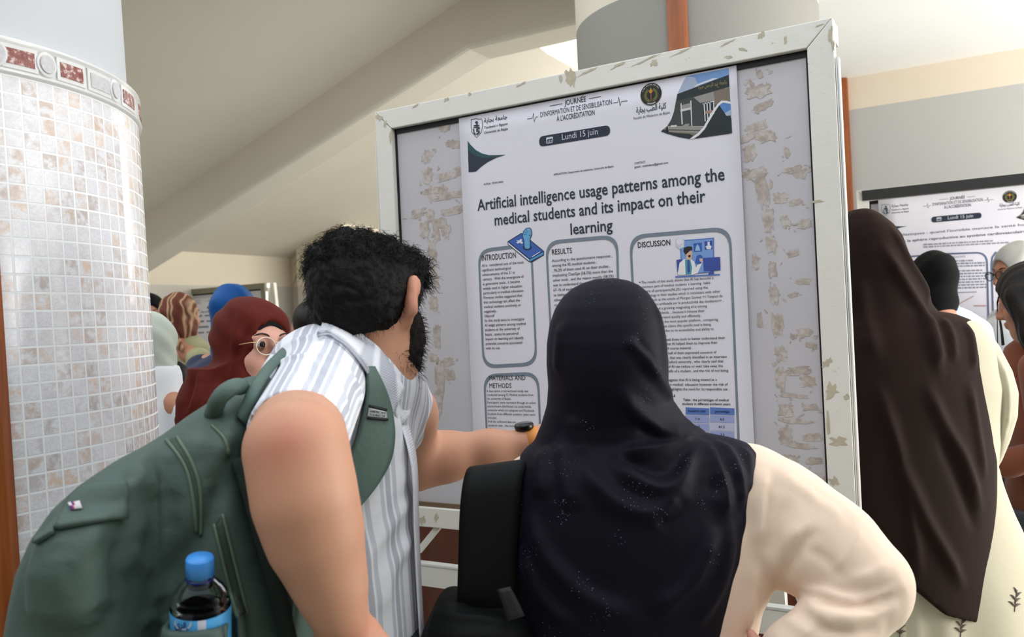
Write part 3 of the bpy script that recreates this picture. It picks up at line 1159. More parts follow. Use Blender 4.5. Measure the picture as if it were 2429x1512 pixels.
    pl([(1000, 1190), (1100, 1185), (1100, 1215), (985, 1225)], 4, 0.0007)
    pl([(1170, 1220), (1260, 1165), (1330, 1160), (1310, 1220)], 3, 0.0007)
    pl([(930, 1200), (890, 1330), (900, 1300), (1500, 1330), (1600, 1215)], 3, 0.0006)
    pl([(895, 1262), (1560, 1275), (1550, 1292), (900, 1280)], 5, 0.0008)
    pl([(930, 1200), (812, 1300), (960, 1350), (1130, 1400), (1330, 1437), (1420, 1390), (1480, 1330), (900, 1300), (890, 1330)], 10, 0.0007)
    pl([(860, 1265), (812, 1300), (960, 1350), (1130, 1400), (1330, 1437), (1420, 1390), (1330, 1345), (1100, 1330), (940, 1310), (895, 1270)], 8, 0.0009)
    # white sweep and the darker second picture
    pl([(1400, 1432), (1500, 1370), (1600, 1260), (1700, 1090), (1800, 920), (1865, 830), (1930, 785), (2065, 805), (2065, 770), (1990, 750), (1900, 748), (1840, 800), (1770, 890), (1680, 1040), (1580, 1220), (1480, 1330), (1325, 1437)], 7, 0.0013)
    pl([(1410, 1432), (1510, 1370), (1610, 1260), (1710, 1090), (1800, 930), (1865, 835), (1990, 1020), (2080, 1060), (2093, 1330)], 8, 0.0012)
    pl([(1865, 832), (1935, 790), (2066, 808), (2080, 1010), (1990, 1020)], 9, 0.0012)
    pl([(1960, 975), (2070, 910), (2075, 1012), (1992, 1022)], 1, 0.0014)
    p.part(mb, 'building_picture', cols)
    p.text('arabic_lettering', JAMIA_MIRA, A7(1490, 580), A7(2000, 400), 9, (150, 140, 78), 0.005, lift=0.0014)
    # dark swoosh
    mb = MB()
    top = [(98, 655), (125, 690), (165, 730), (215, 757), (270, 770), (330, 770), (400, 767)]
    bot = [(400, 768), (330, 790), (260, 825), (205, 865), (165, 902), (140, 906), (107, 908)]
    n = len(top)
    mid = [(101, 720), (125, 750), (165, 775), (215, 790), (270, 790), (330, 780), (400, 768)]
    for i in range(n - 1):
        p.poly(mb, [A5(*top[i]), A5(*mid[i]), A5(*mid[i + 1]), A5(*top[i + 1])], 1)
        b0_, b1_ = bot[::-1][i], bot[::-1][i + 1]
        p.poly(mb, [A5(*mid[i]), A5(*b0_), A5(*b1_), A5(*mid[i + 1])], 0)
    p.part(mb, 'corner_swoosh', [(42, 50, 66), (38, 82, 86)])


header(PM)
HEAD = list(PM.root.children)
PM.text('lettering', 'AUTEUR : TETAH DANA', A5(228, 1010), A5(385, 990), 4.2, BLACK, 0.014)
PM.text('lettering', 'AFFILIATION: Department de m\u00e9decine, Universit\u00e9 de Bejaia .', A5(787, 932), A5(1275, 866), 4.4, BLACK, 0.012)
PM.text('lettering', 'CONTACT:', A5(1434, 842), A5(1522, 832), 4.6, BLACK, 0.012)
PM.text('lettering', 'gmail : tetahdana@gmail.com', A5(1435, 872), A5(1703, 838), 4.6, BLACK, 0.012)
PM.text('title_lettering', 'Artificial intelligence usage patterns among the', A5(180, 1210), A5(2155, 975), 26, (42, 54, 68), 0.014)
PM.text('title_lettering', 'medical students and its impact on their', A5(312, 1328), A5(1995, 1150), 26, (42, 54, 68), 0.014)
PM.text('title_lettering', 'learning', A5(918, 1400), A5(1252, 1380), 26, (42, 54, 68), 0.014)


def box(name, tl, tr, br, bl, rad=0.045, wt=0.010):
    mb = MB()
    o1 = rrect(PM.uv(*tl), PM.uv(*tr), PM.uv(*br), PM.uv(*bl), rad)
    cxx, cyy = np.mean([q[0] for q in o1]), np.mean([q[1] for q in o1])
    ys = [q[1] for q in o1]
    xs = [q[0] for q in o1]
    hx, hy = (max(xs) - min(xs)) / 2, (max(ys) - min(ys)) / 2
    o2 = [(cxx + (x - cxx) * (1 - 0.0062 / hx), cyy + (y - cyy) * (1 - wt / hy)) for x, y in o1]
    n = len(o1)
    mb.add([(x, y, PM.k) for x, y in o1] + [(x, y, PM.k) for x, y in o2], [(i, n + i, n + (i + 1) % n, (i + 1) % n) for i in range(n)])
    return PM.part(mb, name, [(120, 132, 144)])


def paste_uv(tl, br):
    a, b = PM.uv(*tl), PM.uv(*br)
    return a, b


box('text_box', (1133, 592), (1262, 576), (1275, 868), (1145, 875))
box('text_box', (1293, 572), (1466, 556), (1480, 1200), (1326, 1200))
box('text_box', (1492, 558), (1734, 537), (1762, 1215), (1526, 1205))
box('text_box', (1146, 888), (1278, 882), (1291, 1195), (1160, 1190))
PM.text('heading_lettering', 'INTRODUCTION', A6(152, 279), A6(440, 262), 13.5, BLACK, 0.006)
PM.text('heading_lettering', 'RESULTS', A6(745, 230), A6(914, 218), 12.5, BLACK, 0.008)
PM.text('heading_lettering', 'DISCUSSION', A6(1473, 172), A6(1747, 150), 13, BLACK, 0.012)
PM.text('heading_lettering', 'MATERIALS AND', A8(207, 217), A8(505, 215), 11, BLACK, 0.005)
PM.text('heading_lettering', 'METHODS', A8(209, 280), A8(391, 280), 11, BLACK, 0.005)
PM.text('body_lettering', '''AI is  considered one of the most
significant technological
advancements of the 21 st
century . With the emergence of
ai generative tools , it became
widely used in higher education
particularly in medical education .
Previous studies suggested that
this technology can affect the
medical students positively or
negatively.
Objectif
So this study aims to investigate
AI usage patterns among medical
students at the university of
bejaia , assess its perceived
impact on learning and identify
potential concerns associated
with its use.''', A6(155, 333), A6(510, 305), 6.2, BLACK, 0.005, last=A6(186, 1033))
PM.text('body_lettering', '''According to the questionnaire responses ,
among the 92 medical students ;
_96.2% of them used AI on their studies ,
implicating ChatGpt (58.5%) more than the
other tools , and the reason mostly (58.5%)
was to understand the courses better ,
67.1% of students used it
to better
other
co''', A6(748, 288), A6(1258, 255), 6.4, BLACK, 0.005, last=A6(768, 662))
PM.text('body_lettering', '''The results of this study shows that AI has become a
common part of medical students 's learning  habit.
Nearly all participants(96.2%) reported using this
technology in their studies which is consistent with other
works such as the article of Morgan Gomez << l'impact de
l'intelligence artificielle sur la productivit\u00e9 des \u00e9tudiants>> ,
that reported a growing integrating of ai among
students worldwide  , because it inhaces their
ability to understand quickly and efficiently .
ChatGPT being the most popular platform , comparing
to a research that claims this specific tool is being
used frequently due to its accessibility and ability to
give explanations.''', A6(1506, 473), A6(2115, 440), 6.0, BLACK, 0.005, last=A6(1508, 925))
DSX = PM.last_sx
PM.text('body_lettering', '\u2022', A6(1482, 475), A6(1496, 474), 6.0, BLACK, 0.005)
# right-aligned remainder of the discussion, only its line ends show beside the scarf
for tx, a, b in (('students used these tools to better understand their', 1470, (2214, 945)), ('courses that AI helped them to improve their', 1470, (2150, 985)),
                 ('understanding of course material .', 1500, (1937, 1030)), ('half of them expressed concerns of', 1720, (2140, 1066)), ('dependency , that was clearly identified in an interview', 1470, (2230, 1105)),
                 ('with an expert of Oxford university , who clearly said that', 1440, (2200, 1143)), ('the overuse of AI can reduce or even take away the', 1470, (2196, 1183)), ('thinking skills of a student , and the risk of not being', 1480, (2241, 1222))):
    PM.text('body_lettering', tx, A6(a, b[1] + 8), A6(*b), 6.0, BLACK, 0.005, sx=DSX)
for tx, a, b in (('This study suggests that AI is being viewed as a', 1420, (2083, 222)), ('useful tool in medical  education however the risk of', 1430, (2172, 261)), ('dependency highlights the need for its responsible use .', 1420, (2185, 300))):
    PM.text('body_lettering', tx, A8(a, b[1] + 4), A8(*b), 6.0, BLACK, 0.005, sx=DSX)
PM.text('body_lettering', 'impact of AI', A8(1500, 354), A8(1735, 353), 5.6, BLACK, 0.014)
PM.text('body_lettering', '''A descriptive cross-sectional study was
conducted among 92 Medical students from
the university of Bejaia .
Participants were recruited through an online
questionnaire distributed via social media
networks which are telegram and Facebook.
Students from different academic years were
included .
And the collected data are
academic year , the tools
(ChatGpt''', A8(189, 314), A8(530, 315), 5.4, BLACK, 0.005, last=A8(200, 627))
PM.text('body_lettering', 'Table : the percentages of medical', A8(1807, 387), A8(2181, 390), 5.6, BLACK, 0.014)
PM.text('body_lettering', 'students in different academic years', A8(1798, 419), A8(2193, 424), 5.6, BLACK, 0.014)
tb = MB()
for j, (y0, y1) in enumerate(((440, 497), (503, 562), (569, 628), (634, 693), (699, 756), (762, 820))):
    for i, (x0, x1) in enumerate(((1826, 2020), (2027, 2228))):
        PM.poly(tb, [A8(x0, y0), A8(x0 + 1, y1), A8(x1 + 1, y1 + 8), A8(x1, y0 + 8)], 0 if j == 0 else (1 if i == 0 or j % 2 else 2))
PM.part(tb, 'table_grid', [(92, 122, 190), (156, 166, 210), (190, 192, 218)])
for tx, a, b in (('Academic year', (1845, 478), (1993, 480)), ('percentage', (2068, 482), (2186, 485))):
    PM.text('table_lettering', tx, A8(*a), A8(*b), 6, (40, 52, 100), 0.012, lift=0.0012)
for tx, a, b in (('1 st', (1905, 542), (1940, 542)), ('6.5', (2111, 546), (2143, 547)), ('2 nd', (1898, 605), (1942, 606)), ('81.5', (2100, 611), (2148, 612)), ('3 rd', (1896, 668), (1944, 669)),
                 ('3.3', (2112, 675), (2144, 676)), ('1.1', (2112, 738), (2144, 739))):
    PM.text('table_lettering', tx, A8(*a), A8(*b), 5.6, BLACK, 0.01, lift=0.0012)

# phone with a gloved hand rising out of its screen
mb = MB()
pl = lambda pts, m, l: PM.poly(mb, [A6(*q) for q in pts][::-1], m, l)
pl([(372, 118), (490, 45), (682, 200), (680, 235), (575, 298), (550, 290), (374, 145)], 0, 0.0006)
pl([(378, 140), (555, 285), (556, 272), (378, 127)], 1, 0.0010)
pl([(560, 290), (676, 228), (676, 208), (560, 272)], 2, 0.0010)
pl([(384, 120), (490, 54), (672, 200), (562, 264)], 3, 0.0010)
pl([(445, 107), (470, 112), (482, 97), (498, 103), (490, 117), (505, 128), (492, 140), (477, 128), (460, 137), (447, 127), (462, 118)], 1, 0.0014)
pl([(578, 246), (646, 205), (649, 209), (582, 251)], 1, 0.0014)
el = [(540 + 38 * math.cos(t), 170 + 24 * math.sin(t)) for t in np.linspace(0, 2 * math.pi, 20)[:-1]]
pl(el[::-1], 0, 0.0014)
pl([(512, 170), (508, 110), (496, 70), (505, 30), (530, 5), (562, 0), (578, 20), (580, 60), (566, 95), (568, 175), (545, 188), (520, 182)], 0, 0.0018)
pl([(518, 168), (514, 108), (502, 70), (510, 33), (532, 10), (560, 5), (573, 22), (575, 58), (561, 94), (562, 172), (545, 182), (524, 178)], 4, 0.0022)
for f_ in ([(510, 36), (536, 42), (538, 48), (512, 42)], [(508, 55), (538, 60), (538, 65), (508, 60)], [(532, 12), (545, 40), (541, 42), (528, 14)], [(548, 66), (574, 60), (574, 65), (550, 72)]):
    pl(f_, 5, 0.0026)
PM.part(mb, 'phone_picture', [(34, 52, 84), (226, 228, 236), (84, 150, 200), (62, 98, 178), (104, 168, 212), (58, 112, 168)])

# doctor at a desk with x-ray pictures
mb = MB()
cols = [(122, 158, 214), (82, 116, 190), (196, 204, 222), (226, 226, 234), (62, 80, 160), (218, 176, 150), (30, 32, 40), (74, 152, 168), (54, 96, 176), (150, 190, 226), (232, 230, 232)]
pl([(1830, 110), (2120, 86), (2122, 380), (1845, 400)], 1, 0.0004)
pl([(1840, 118), (2112, 96), (2113, 375), (1850, 395)], 0, 0.0008)
pl([(1795, 100), (1830, 85), (1872, 100), (1868, 165), (1830, 185), (1798, 160)], 2, 0.0012)
sk = [(1832 + 30 * math.cos(t), 122 + 32 * math.sin(t)) for t in np.linspace(0, 2 * math.pi, 18)[:-1]]
pl(sk[::-1], 3, 0.0016)
pl([(1838, 140), (1862, 138), (1858, 166), (1840, 166)], 3, 0.0016)
pl([(1946, 135), (2018, 128), (2020, 204), (1950, 208)], 8, 0.0012)
pl([(1982, 140), (1996, 160), (2006, 196), (1960, 198), (1970, 160)], 9, 0.0016)
pl([(2040, 118), (2106, 112), (2108, 184), (2044, 190)], 4, 0.0012)
pl([(2066, 122), (2084, 120), (2086, 150), (2104, 160), (2092, 184), (2062, 184), (2050, 160), (2068, 152)], 3, 0.0016)
pl([(1802, 275), (1850, 268), (1856, 400), (1812, 404)], 4, 0.0012)
pl([(1812, 400), (1830, 300), (1868, 268), (1925, 266), (1955, 290), (1968, 340), (2012, 270), (2028, 285), (1985, 385), (1940, 402)], 10, 0.0016)
pl([(1876, 272), (1920, 268), (1936, 340), (1928, 398), (1882, 400)], 7, 0.0020)
pl([(1898, 275), (1912, 274), (1920, 370), (1908, 390), (1896, 370)], 4, 0.0024)
pl([(1884, 215), (1928, 195), (1938, 215), (1932, 262), (1908, 275), (1888, 268)], 5, 0.0022)
pl([(1862, 200), (1868, 172), (1900, 160), (1935, 162), (1938, 195), (1925, 190), (1892, 222), (1880, 230)], 6, 0.0026)
pl([(1900, 238), (1924, 230), (1924, 250), (1908, 256)], 6, 0.0026)
pl([(1960, 300), (1976, 238), (2004, 230), (2026, 244), (2014, 305), (1985, 312)], 8, 0.0024)
pl([(1998, 262), (2026, 262), (2024, 290), (2002, 290)], 5, 0.0026)
pl([(2028, 258), (2172, 250), (2176, 362), (2036, 372)], 4, 0.0022)
pl([(2090, 370), (2116, 368), (2120, 392), (2148, 392), (2070, 400)], 4, 0.0022)
pl([(1793, 414), (2172, 394), (2172, 404), (1793, 425)], 1, 0.0026)
PM.part(mb, 'doctor_picture', cols)

# ---------------------------------------------------------------- second board on the right
o2 = W(2062, 478, 4.25)
BD2 = Board(o2)
m_frame_dark = plain('dark frame', (40, 42, 42), 0.5)
b2_root, BP2 = make_board('notice_board', BD2, 'notice board behind the black scarf at the right, dark bar along its top', w=1.75, h=1.25)
mb = MB()
mb.box((-0.03, 0.004, 0.0125), (1.9, 0.055, 0.02), 0, lambda v: BP2(*v))
mb.build('top_bar', m_frame_dark, b2_root)
P2 = Poster('poster', BD2, (2084, 476), 1.12, 1.5, 'white study poster on microplastics behind the black scarf at right', 0.019)
A3 = Z(1900, 400, 3.0246)
U2 = P2.uv(*A3(1040, 372))                                # centre-left of the date pill on this poster
SCL = (P2.uv(*A3(1295, 340))[0] - P2.uv(*A3(938, 370))[0]) / (PM.uv(*A9(1872, 900))[0] - PM.uv(*A9(966, 1060))[0])


def copy_header(dst, sc, at_src, at_dst):
    piv = empty('header_print', (0, 0, 0))
    piv.parent = dst.root
    for ch in HEAD:
        if ch.name.startswith('paper_sheet'):
            continue
        c = ch.copy()
        COL.objects.link(c)
        c.parent = dst.root
        c.location = (at_dst[0] + (ch.location[0] - at_src[0]) * sc, at_dst[1] + (ch.location[1] - at_src[1]) * sc, ch.location[2])
        c.scale = (ch.scale[0] * sc, ch.scale[1] * sc, ch.scale[2])
    bpy.data.objects.remove(piv)


copy_header(P2, SCL, PM.uv(*A9(966, 1060)), P2.uv(*A3(938, 370)))
P2.text('title_lettering', "Microplastiques : quand l'invisible menace la sant\u00e9 humaine", A3(610, 482), A3(1720, 417), 5.6, (64, 72, 96), 0.010)
P2.text('title_lettering', 'de la sph\u00e8re reproductive au syst\u00e8me cardiovasculaire', A3(716, 524), A3(1612, 470), 5.6, (64, 72, 96), 0.010)


def greek(p, x0, x1, y0, y1, n, cv, rr, rgb=(128, 130, 146), slope=-0.04, wid=0.008):
    """rows of print too small to read"""
    mb = MB()
    for i in range(n):
        y = y0 + (y1 - y0) * i / max(1, n - 1)
        x = x0
        xe = x1 - (0 if i % 4 else rr.uniform(0, (x1 - x0) * .3))
        while x < xe:
            w_ = rr.uniform(8, 34)
            a = cv(x, y + slope * (x - x0))
            b = cv(min(xe, x + w_), y + slope * (min(xe, x + w_) - x0))
            p.line(mb, [a, b], wid * rr.uniform(.75, 1.0), 0)
            x += w_ + 6
    return p.part(mb, 'small_print', [rgb])


rr = random.Random(5)
greek(P2, 880, 1490, 548, 566, 2, A3, rr, (150, 150, 164), -0.055)
greek(P2, 1000, 1320, 668, 706, 3, A3, rr, (140, 142, 158), -0.03)
greek(P2, 1000, 1330, 740, 862, 7, A3, rr, (140, 142, 158), -0.03)
greek(P2, 760, 880, 668, 1300, 26, A3, rr, (140, 142, 158), -0.03)
greek(P2, 1410, 1560, 900, 1300, 16, A3, rr, (140, 142, 158), -0.02)
greek(P2, 1000, 1320, 1080, 1300, 9, A3, rr, (140, 142, 158), -0.02)
P2.text('heading_lettering', 'R\u00c9SULTATS', A3(1072, 645), A3(1178, 640), 4.4, (100, 106, 130), 0.0)


def outline(p, pts, cv, wid, rgb, name='text_box'):
    mb = MB()
    p.line(mb, [cv(*q) for q in resample(pts, 80 if len(pts) > 3 else 3, False)], wid, 0)
    return p.part(mb, name, [rgb])


outline(P2, [(948, 1500), (940, 665), (943, 645), (952, 630), (966, 621), (985, 616), (1270, 606), (1295, 610), (1315, 622), (1328, 640), (1335, 665), (1352, 1400)], A3, 0.008, (92, 106, 136))
outline(P2, [(700, 640), (850, 628), (875, 633), (893, 648), (902, 668), (905, 690), (915, 1400)], A3, 0.008, (92, 106, 136))
outline(P2, [(1390, 1400), (1366, 690), (1372, 640), (1400, 600)], A3, 0.008, (92, 106, 136))
outline(P2, [(1095, 995), (1160, 958), (1240, 915)], A3, 0.004, (190, 150, 150), 'graph_line')
outline(P2, [(1000, 895), (1262, 886)], A3, 0.004, (120, 126, 146), 'graph_line')
outline(P2, [(1240, 985), (1330, 985)], A3, 0.006, (190, 150, 150), 'graph_line')
mb = MB()
P2.poly(mb, [A3(1235 + 19 * math.cos(t), 1050 - 19 * math.sin(t)) for t in np.linspace(0, 6.283, 16)[:-1]])
P2.part(mb, 'green_dot', [(84, 128, 112)])

# ---------------------------------------------------------------- third board, far left under the tiers
o3 = W(447, 700, 9.3)
BD3 = Board(o3)
m_frame_grey = plain('grey green frame', (128, 124, 104), 0.5)
b3_root, BP3 = make_board('notice_board', BD3, 'distant notice board behind the bright blue headscarf, its white legs spread', framemat=m_frame_grey, w=BW * 0.93, h=1.1)
P3 = Poster('poster', BD3, (452, 710), 0.94, 0.98, 'white poster on the distant notice board behind the blue headscarf')
copy_header(P3, 1.0, (0, 0), (0.0, 0.0))
P3.text('title_lettering', 'Artificial intelligence', (476, 742), (560, 738), 4, SLATE, 0.01)
greek(P3, 470, 600, 750, 790, 4, lambda x, y: (x, y), rr, (120, 122, 140), -0.05, 0.02)
m_whiteframe = plain('white painted legs', (238, 234, 220), 0.4)
for (x0, x1) in ((636, 541), (646, 693)):
    mb = MB()
    a_, b_ = W(x0, 671, 8.95), W(x1, 1117, 8.95)
    b_[2] = 0.0
    V = []
    for q in (a_, b_):
        for du, dn in ((-.017, 0), (.017, 0), (.017, .04), (-.017, .04)):
            V.append(q + DV * du + NF * dn)
    mb.add(V, [(3, 2, 1, 0), (4, 5, 6, 7), (0, 1, 5, 4), (1, 2, 6, 5), (2, 3, 7, 6), (3, 0, 4, 7)])
    o = mb.build('side_leg', m_whiteframe)
    bpy.context.view_layer.update()
    o.parent = b3_root
    o.matrix_parent_inverse = b3_root.matrix_world.inverted()

# ------------------------------------------------------------------ organic shapes: smooth unions meshed on a grid
def axis_pts(*segs):
    """grid coordinates: (start, end, step) runs joined"""
    out = []
    for a, b, h in segs:
        n = max(1, int(round((b - a) / h)))
        out += list(a + (b - a) * np.arange(n) / n)
    out.append(segs[-1][1])
    return np.array(out)


class Sdf:
    def __init__(s, xs, ys, zs):
        s.x, s.y, s.z = np.asarray(xs), np.asarray(ys), np.asarray(zs)
        s.d = np.full((len(s.x), len(s.y), len(s.z)), 9.0, np.float32)

    def blk(s, lo, hi):
        sl = []
        for ax, a, b in zip((s.x, s.y, s.z), lo, hi):
            i, j = np.searchsorted(ax, a), np.searchsorted(ax, b)
            sl.append(slice(max(0, i - 1), min(len(ax), j + 1)))
        X = s.x[sl[0]][:, None, None]
        Y = s.y[sl[1]][None, :, None]
        Zz = s.z[sl[2]][None, None, :]
        return tuple(sl), X, Y, Zz

    def put(s, sl, v, k, op='u'):
        d = s.d[sl]
        if d.size == 0:
            return
        v = v.astype(np.float32)
        if op == 'u':
            if k > 0:
                h = np.maximum(k - np.abs(d - v), 0) / k
                s.d[sl] = np.minimum(d, v) - h * h * k * 0.25
            else:
                s.d[sl] = np.minimum(d, v)
        elif op == 's':
            v = -v
            if k > 0:
                h = np.maximum(k - np.abs(d - v), 0) / k
                s.d[sl] = np.maximum(d, v) + h * h * k * 0.25
            else:
                s.d[sl] = np.maximum(d, v)
        elif op == 'i':
            s.d[sl] = np.maximum(d, v)

    def cone(s, a, b, ra, rb, k=0.02, op='u'):
        a, b = np.asarray(a, float), np.asarray(b, float)
        m = max(ra, rb) + k + 0.03
        sl, X, Y, Zz = s.blk(np.minimum(a, b) - m, np.maximum(a, b) + m)
        ba = b - a
        L = float(ba @ ba) + 1e-9
        h = np.clip(((X - a[0]) * ba[0] + (Y - a[1]) * ba[1] + (Zz - a[2]) * ba[2]) / L, 0, 1)
        d = np.sqrt((X - a[0] - h * ba[0]) ** 2 + (Y - a[1] - h * ba[1]) ** 2 + (Zz - a[2] - h * ba[2]) ** 2) - (ra + (rb - ra) * h)
        s.put(sl, d, k, op)
        return s

    def chain(s, pts, k=0.02):
        for (p, r), (q, t) in zip(pts[:-1], pts[1:]):
            s.cone(p, q, r, t, k)
        return s

    def ell(s, c, h, R=None, k=0.02, op='u', p=2.0):
        c, h = np.asarray(c, float), np.asarray(h, float)
        R = np.eye(3) if R is None else R
        m = float(max(h)) * 1.25 + k + 0.03
        sl, X, Y, Zz = s.blk(c - m, c + m)
        X, Y, Zz = X - c[0], Y - c[1], Zz - c[2]
        q = [np.abs(X * R[0, i] + Y * R[1, i] + Zz * R[2, i]) for i in range(3)]
        if p == 2.0:
            k0 = np.sqrt((q[0] / h[0]) ** 2 + (q[1] / h[1]) ** 2 + (q[2] / h[2]) ** 2)
            k1 = np.sqrt((q[0] / h[0] ** 2) ** 2 + (q[1] / h[1] ** 2) ** 2 + (q[2] / h[2] ** 2) ** 2) + 1e-6
            d = k0 * (k0 - 1) / k1
        else:
            d = (((q[0] / h[0]) ** p + (q[1] / h[1]) ** p + (q[2] / h[2]) ** p) ** (1 / p) - 1) * float(min(h))
        s.put(sl, d, k, op)
        return s

    def loft(s, lev, k=0.02, op='u', p=2.0, capr=0.02):
        """lev: (z, cx, cy, a, b) ellipses stacked in z"""
        L = np.array(sorted(lev), float)
        z0, z1 = L[0, 0], L[-1, 0]
        lo = np.array([(L[:, 1] - L[:, 3]).min(), (L[:, 2] - L[:, 4]).min(), z0]) - 0.05 - k
        hi = np.array([(L[:, 1] + L[:, 3]).max(), (L[:, 2] + L[:, 4]).max(), z1]) + 0.05 + k
        sl, X, Y, Zz = s.blk(lo, hi)
        zz = np.clip(s.z[sl[2]], z0, z1)
        # smooth interpolation
        par = [np.interp(zz, L[:, 0], L[:, i]) for i in range(1, 5)]
        cx, cy, a, b = [q[None, None, :] for q in par]
        a, b = np.maximum(a, 1e-3), np.maximum(b, 1e-3)
        rr = ((np.abs(X - cx) / a) ** p + (np.abs(Y - cy) / b) ** p) ** (1 / p)
        d = (rr - 1) * np.minimum(a, b)
        dz = np.maximum(z0 - Zz, Zz - z1)
        d = np.maximum(d, dz)
        s.put(sl, d, k, op)
        return s

    def half(s, p, n, k=0.0, box=None):
        """keep the side where (x - p).n < 0"""
        n = np.asarray(n, float) / np.linalg.norm(n)
        lo, hi = box if box else ((-99,) * 3, (99,) * 3)
        sl, X, Y, Zz = s.blk(lo, hi)
        d = (X - p[0]) * n[0] + (Y - p[1]) * n[1] + (Zz - p[2]) * n[2]
        s.put(sl, d + 0 * s.d[sl], 0, 'i')
        return s

    def mesh(s, relax=1):
        d = s.d.copy()
        d[0], d[-1] = np.maximum(d[0], 1e-3), np.maximum(d[-1], 1e-3)
        d[:, 0], d[:, -1] = np.maximum(d[:, 0], 1e-3), np.maximum(d[:, -1], 1e-3)
        d[:, :, 0], d[:, :, -1] = np.maximum(d[:, :, 0], 1e-3), np.maximum(d[:, :, -1], 1e-3)
        g = d < 0
        nx, ny, nz = d.shape
        cs = [(i, j, k) for i in (0, 1) for j in (0, 1) for k in (0, 1)]
        def C(a, i, j, k):
            return a[i:nx - 1 + i, j:ny - 1 + j, k:nz - 1 + k]
        cnt = sum(C(g, *c).astype(np.int8) for c in cs)
        mask = (cnt > 0) & (cnt < 8)
        idx = np.argwhere(mask)
        n = len(idx)
        ids = np.full(mask.shape, -1, np.int64)
        ids[mask] = np.arange(n)
        I, J, K = idx.T
        acc = np.zeros((n, 3))
        num = np.zeros(n)
        ax = (s.x, s.y, s.z)
        for c0 in cs:
            for a in range(3):
                if c0[a]:
                    continue
                c1 = list(c0)
                c1[a] = 1
                v0 = d[I + c0[0], J + c0[1], K + c0[2]]
                v1 = d[I + c1[0], J + c1[1], K + c1[2]]
                m = (v0 < 0) != (v1 < 0)
                t = np.where(m, v0 / np.where(m, v0 - v1, 1), 0)
                p = np.stack([ax[q][(I, J, K)[q] + c0[q]] for q in range(3)], 1)
                o = ax[a][(I, J, K)[a] + 1] - ax[a][(I, J, K)[a]]
                p[:, a] += t * o
                acc += p * m[:, None]
                num += m
        V = acc / num[:, None]
        F = []
        for a in range(3):
            b, c = (a + 1) % 3, (a + 2) % 3
            sh = [slice(None)] * 3
            s0, s1 = [slice(1, -1)] * 3, [slice(1, -1)] * 3
            s0[a], s1[a] = slice(0, -1), slice(1, None)
            e = g[tuple(s0)] != g[tuple(s1)]
            E = np.argwhere(e)
            off = np.ones(3, int)
            off[a] = 0
            E = E + off
            ins = g[E[:, 0], E[:, 1], E[:, 2]]
            def id4(db, dc):
                q = E.copy()
                q[:, b] -= db
                q[:, c] -= dc
                return ids[q[:, 0], q[:, 1], q[:, 2]]
            q4 = np.stack([id4(1, 1), id4(0, 1), id4(0, 0), id4(1, 0)], 1)
            q4[~ins] = q4[~ins][:, ::-1]
            F.append(q4)
        F = np.concatenate(F)
        for _ in range(relax):
            A = np.zeros_like(V)
            w = np.zeros(len(V))
            for i in range(4):
                for j in (1, 3):
                    np.add.at(A, F[:, i], V[F[:, (i + j) % 4]])
                    np.add.at(w, F[:, i], 1)
            V = V * 0.5 + 0.5 * A / np.maximum(w, 1)[:, None]
        return V, F


def np_mesh(name, V, F, mats, parent=None, sm=True):
    me = bpy.data.meshes.new(name)
    me.vertices.add(len(V))
    me.vertices.foreach_set('co', np.asarray(V, np.float32).ravel())
    F = np.asarray(F, np.int32)
    me.loops.add(F.size)
    me.loops.foreach_set('vertex_index', F.ravel())
    me.polygons.add(len(F))
    me.polygons.foreach_set('loop_start', np.arange(len(F), dtype=np.int32) * F.shape[1])
    me.polygons.foreach_set('use_smooth', [sm] * len(F))
    me.update(calc_edges=True)
    me.validate()
    o = link(name, me, mats)
    if parent is not None:
        rel(o, parent)
    return o


def attr(o, name, vals):
    a = o.data.attributes.new(name, 'FLOAT', 'POINT')
    a.data.foreach_set('value', np.asarray(vals, np.float32))


def normals(V, F):
    n = np.zeros_like(V)
    a = V[F[:, 2]] - V[F[:, 0]]
    b = V[F[:, 3]] - V[F[:, 1]]
    fn = np.cross(a, b)
    for i in range(4):
        np.add.at(n, F[:, i], fn)
    return n / (np.linalg.norm(n, axis=1)[:, None] + 1e-12)


def bvh(*objs_or_VF):
    V, F = [], []
    for V0, F0 in objs_or_VF:
        n = len(V)
        V += [tuple(v) for v in np.asarray(V0).tolist()]
        F += [tuple(i + n for i in f) for f in np.asarray(F0).tolist()]
    return BVHTree.FromPolygons(V, F)


def hit(t, px, py, zdef=None):
    d = ray(px, py)
    r = t.ray_cast(Vector(C0), Vector(d))
    if r[0] is None:
        return (W(px, py, zdef) if zdef else None), np.array([0, -1.0, 0])
    n = np.array(r[1])
    if n @ d > 0:
        n = -n
    return np.array(r[0]), n


def sheet_mesh(G, N, thick, lift=0.0):
    """closed slab from a grid of points G (rows, cols, 3) and normals N"""
    r, c = G.shape[:2]
    A = (G + N * (lift + thick)).reshape(-1, 3)
    B = (G + N * lift).reshape(-1, 3)
    V = np.concatenate([A, B])
    F = []
    m = r * c
    for i in range(r - 1):
        for j in range(c - 1):
            a, b, d, e = i * c + j, i * c + j + 1, (i + 1) * c + j + 1, (i + 1) * c + j
            F.append((a, e, d, b))
            F.append((m + a, m + b, m + d, m + e))
    for i in range(r - 1):
        for j in (0, c - 1):
            a, e = i * c + j, (i + 1) * c + j
            F.append((a, m + a, m + e, e) if j == 0 else (e, m + e, m + a, a))
    for j in range(c - 1):
        for i in (0, r - 1):
            a, b = i * c + j, i * c + j + 1
            F.append((b, m + b, m + a, a) if i == 0 else (a, m + a, m + b, b))
    return V, np.array(F)


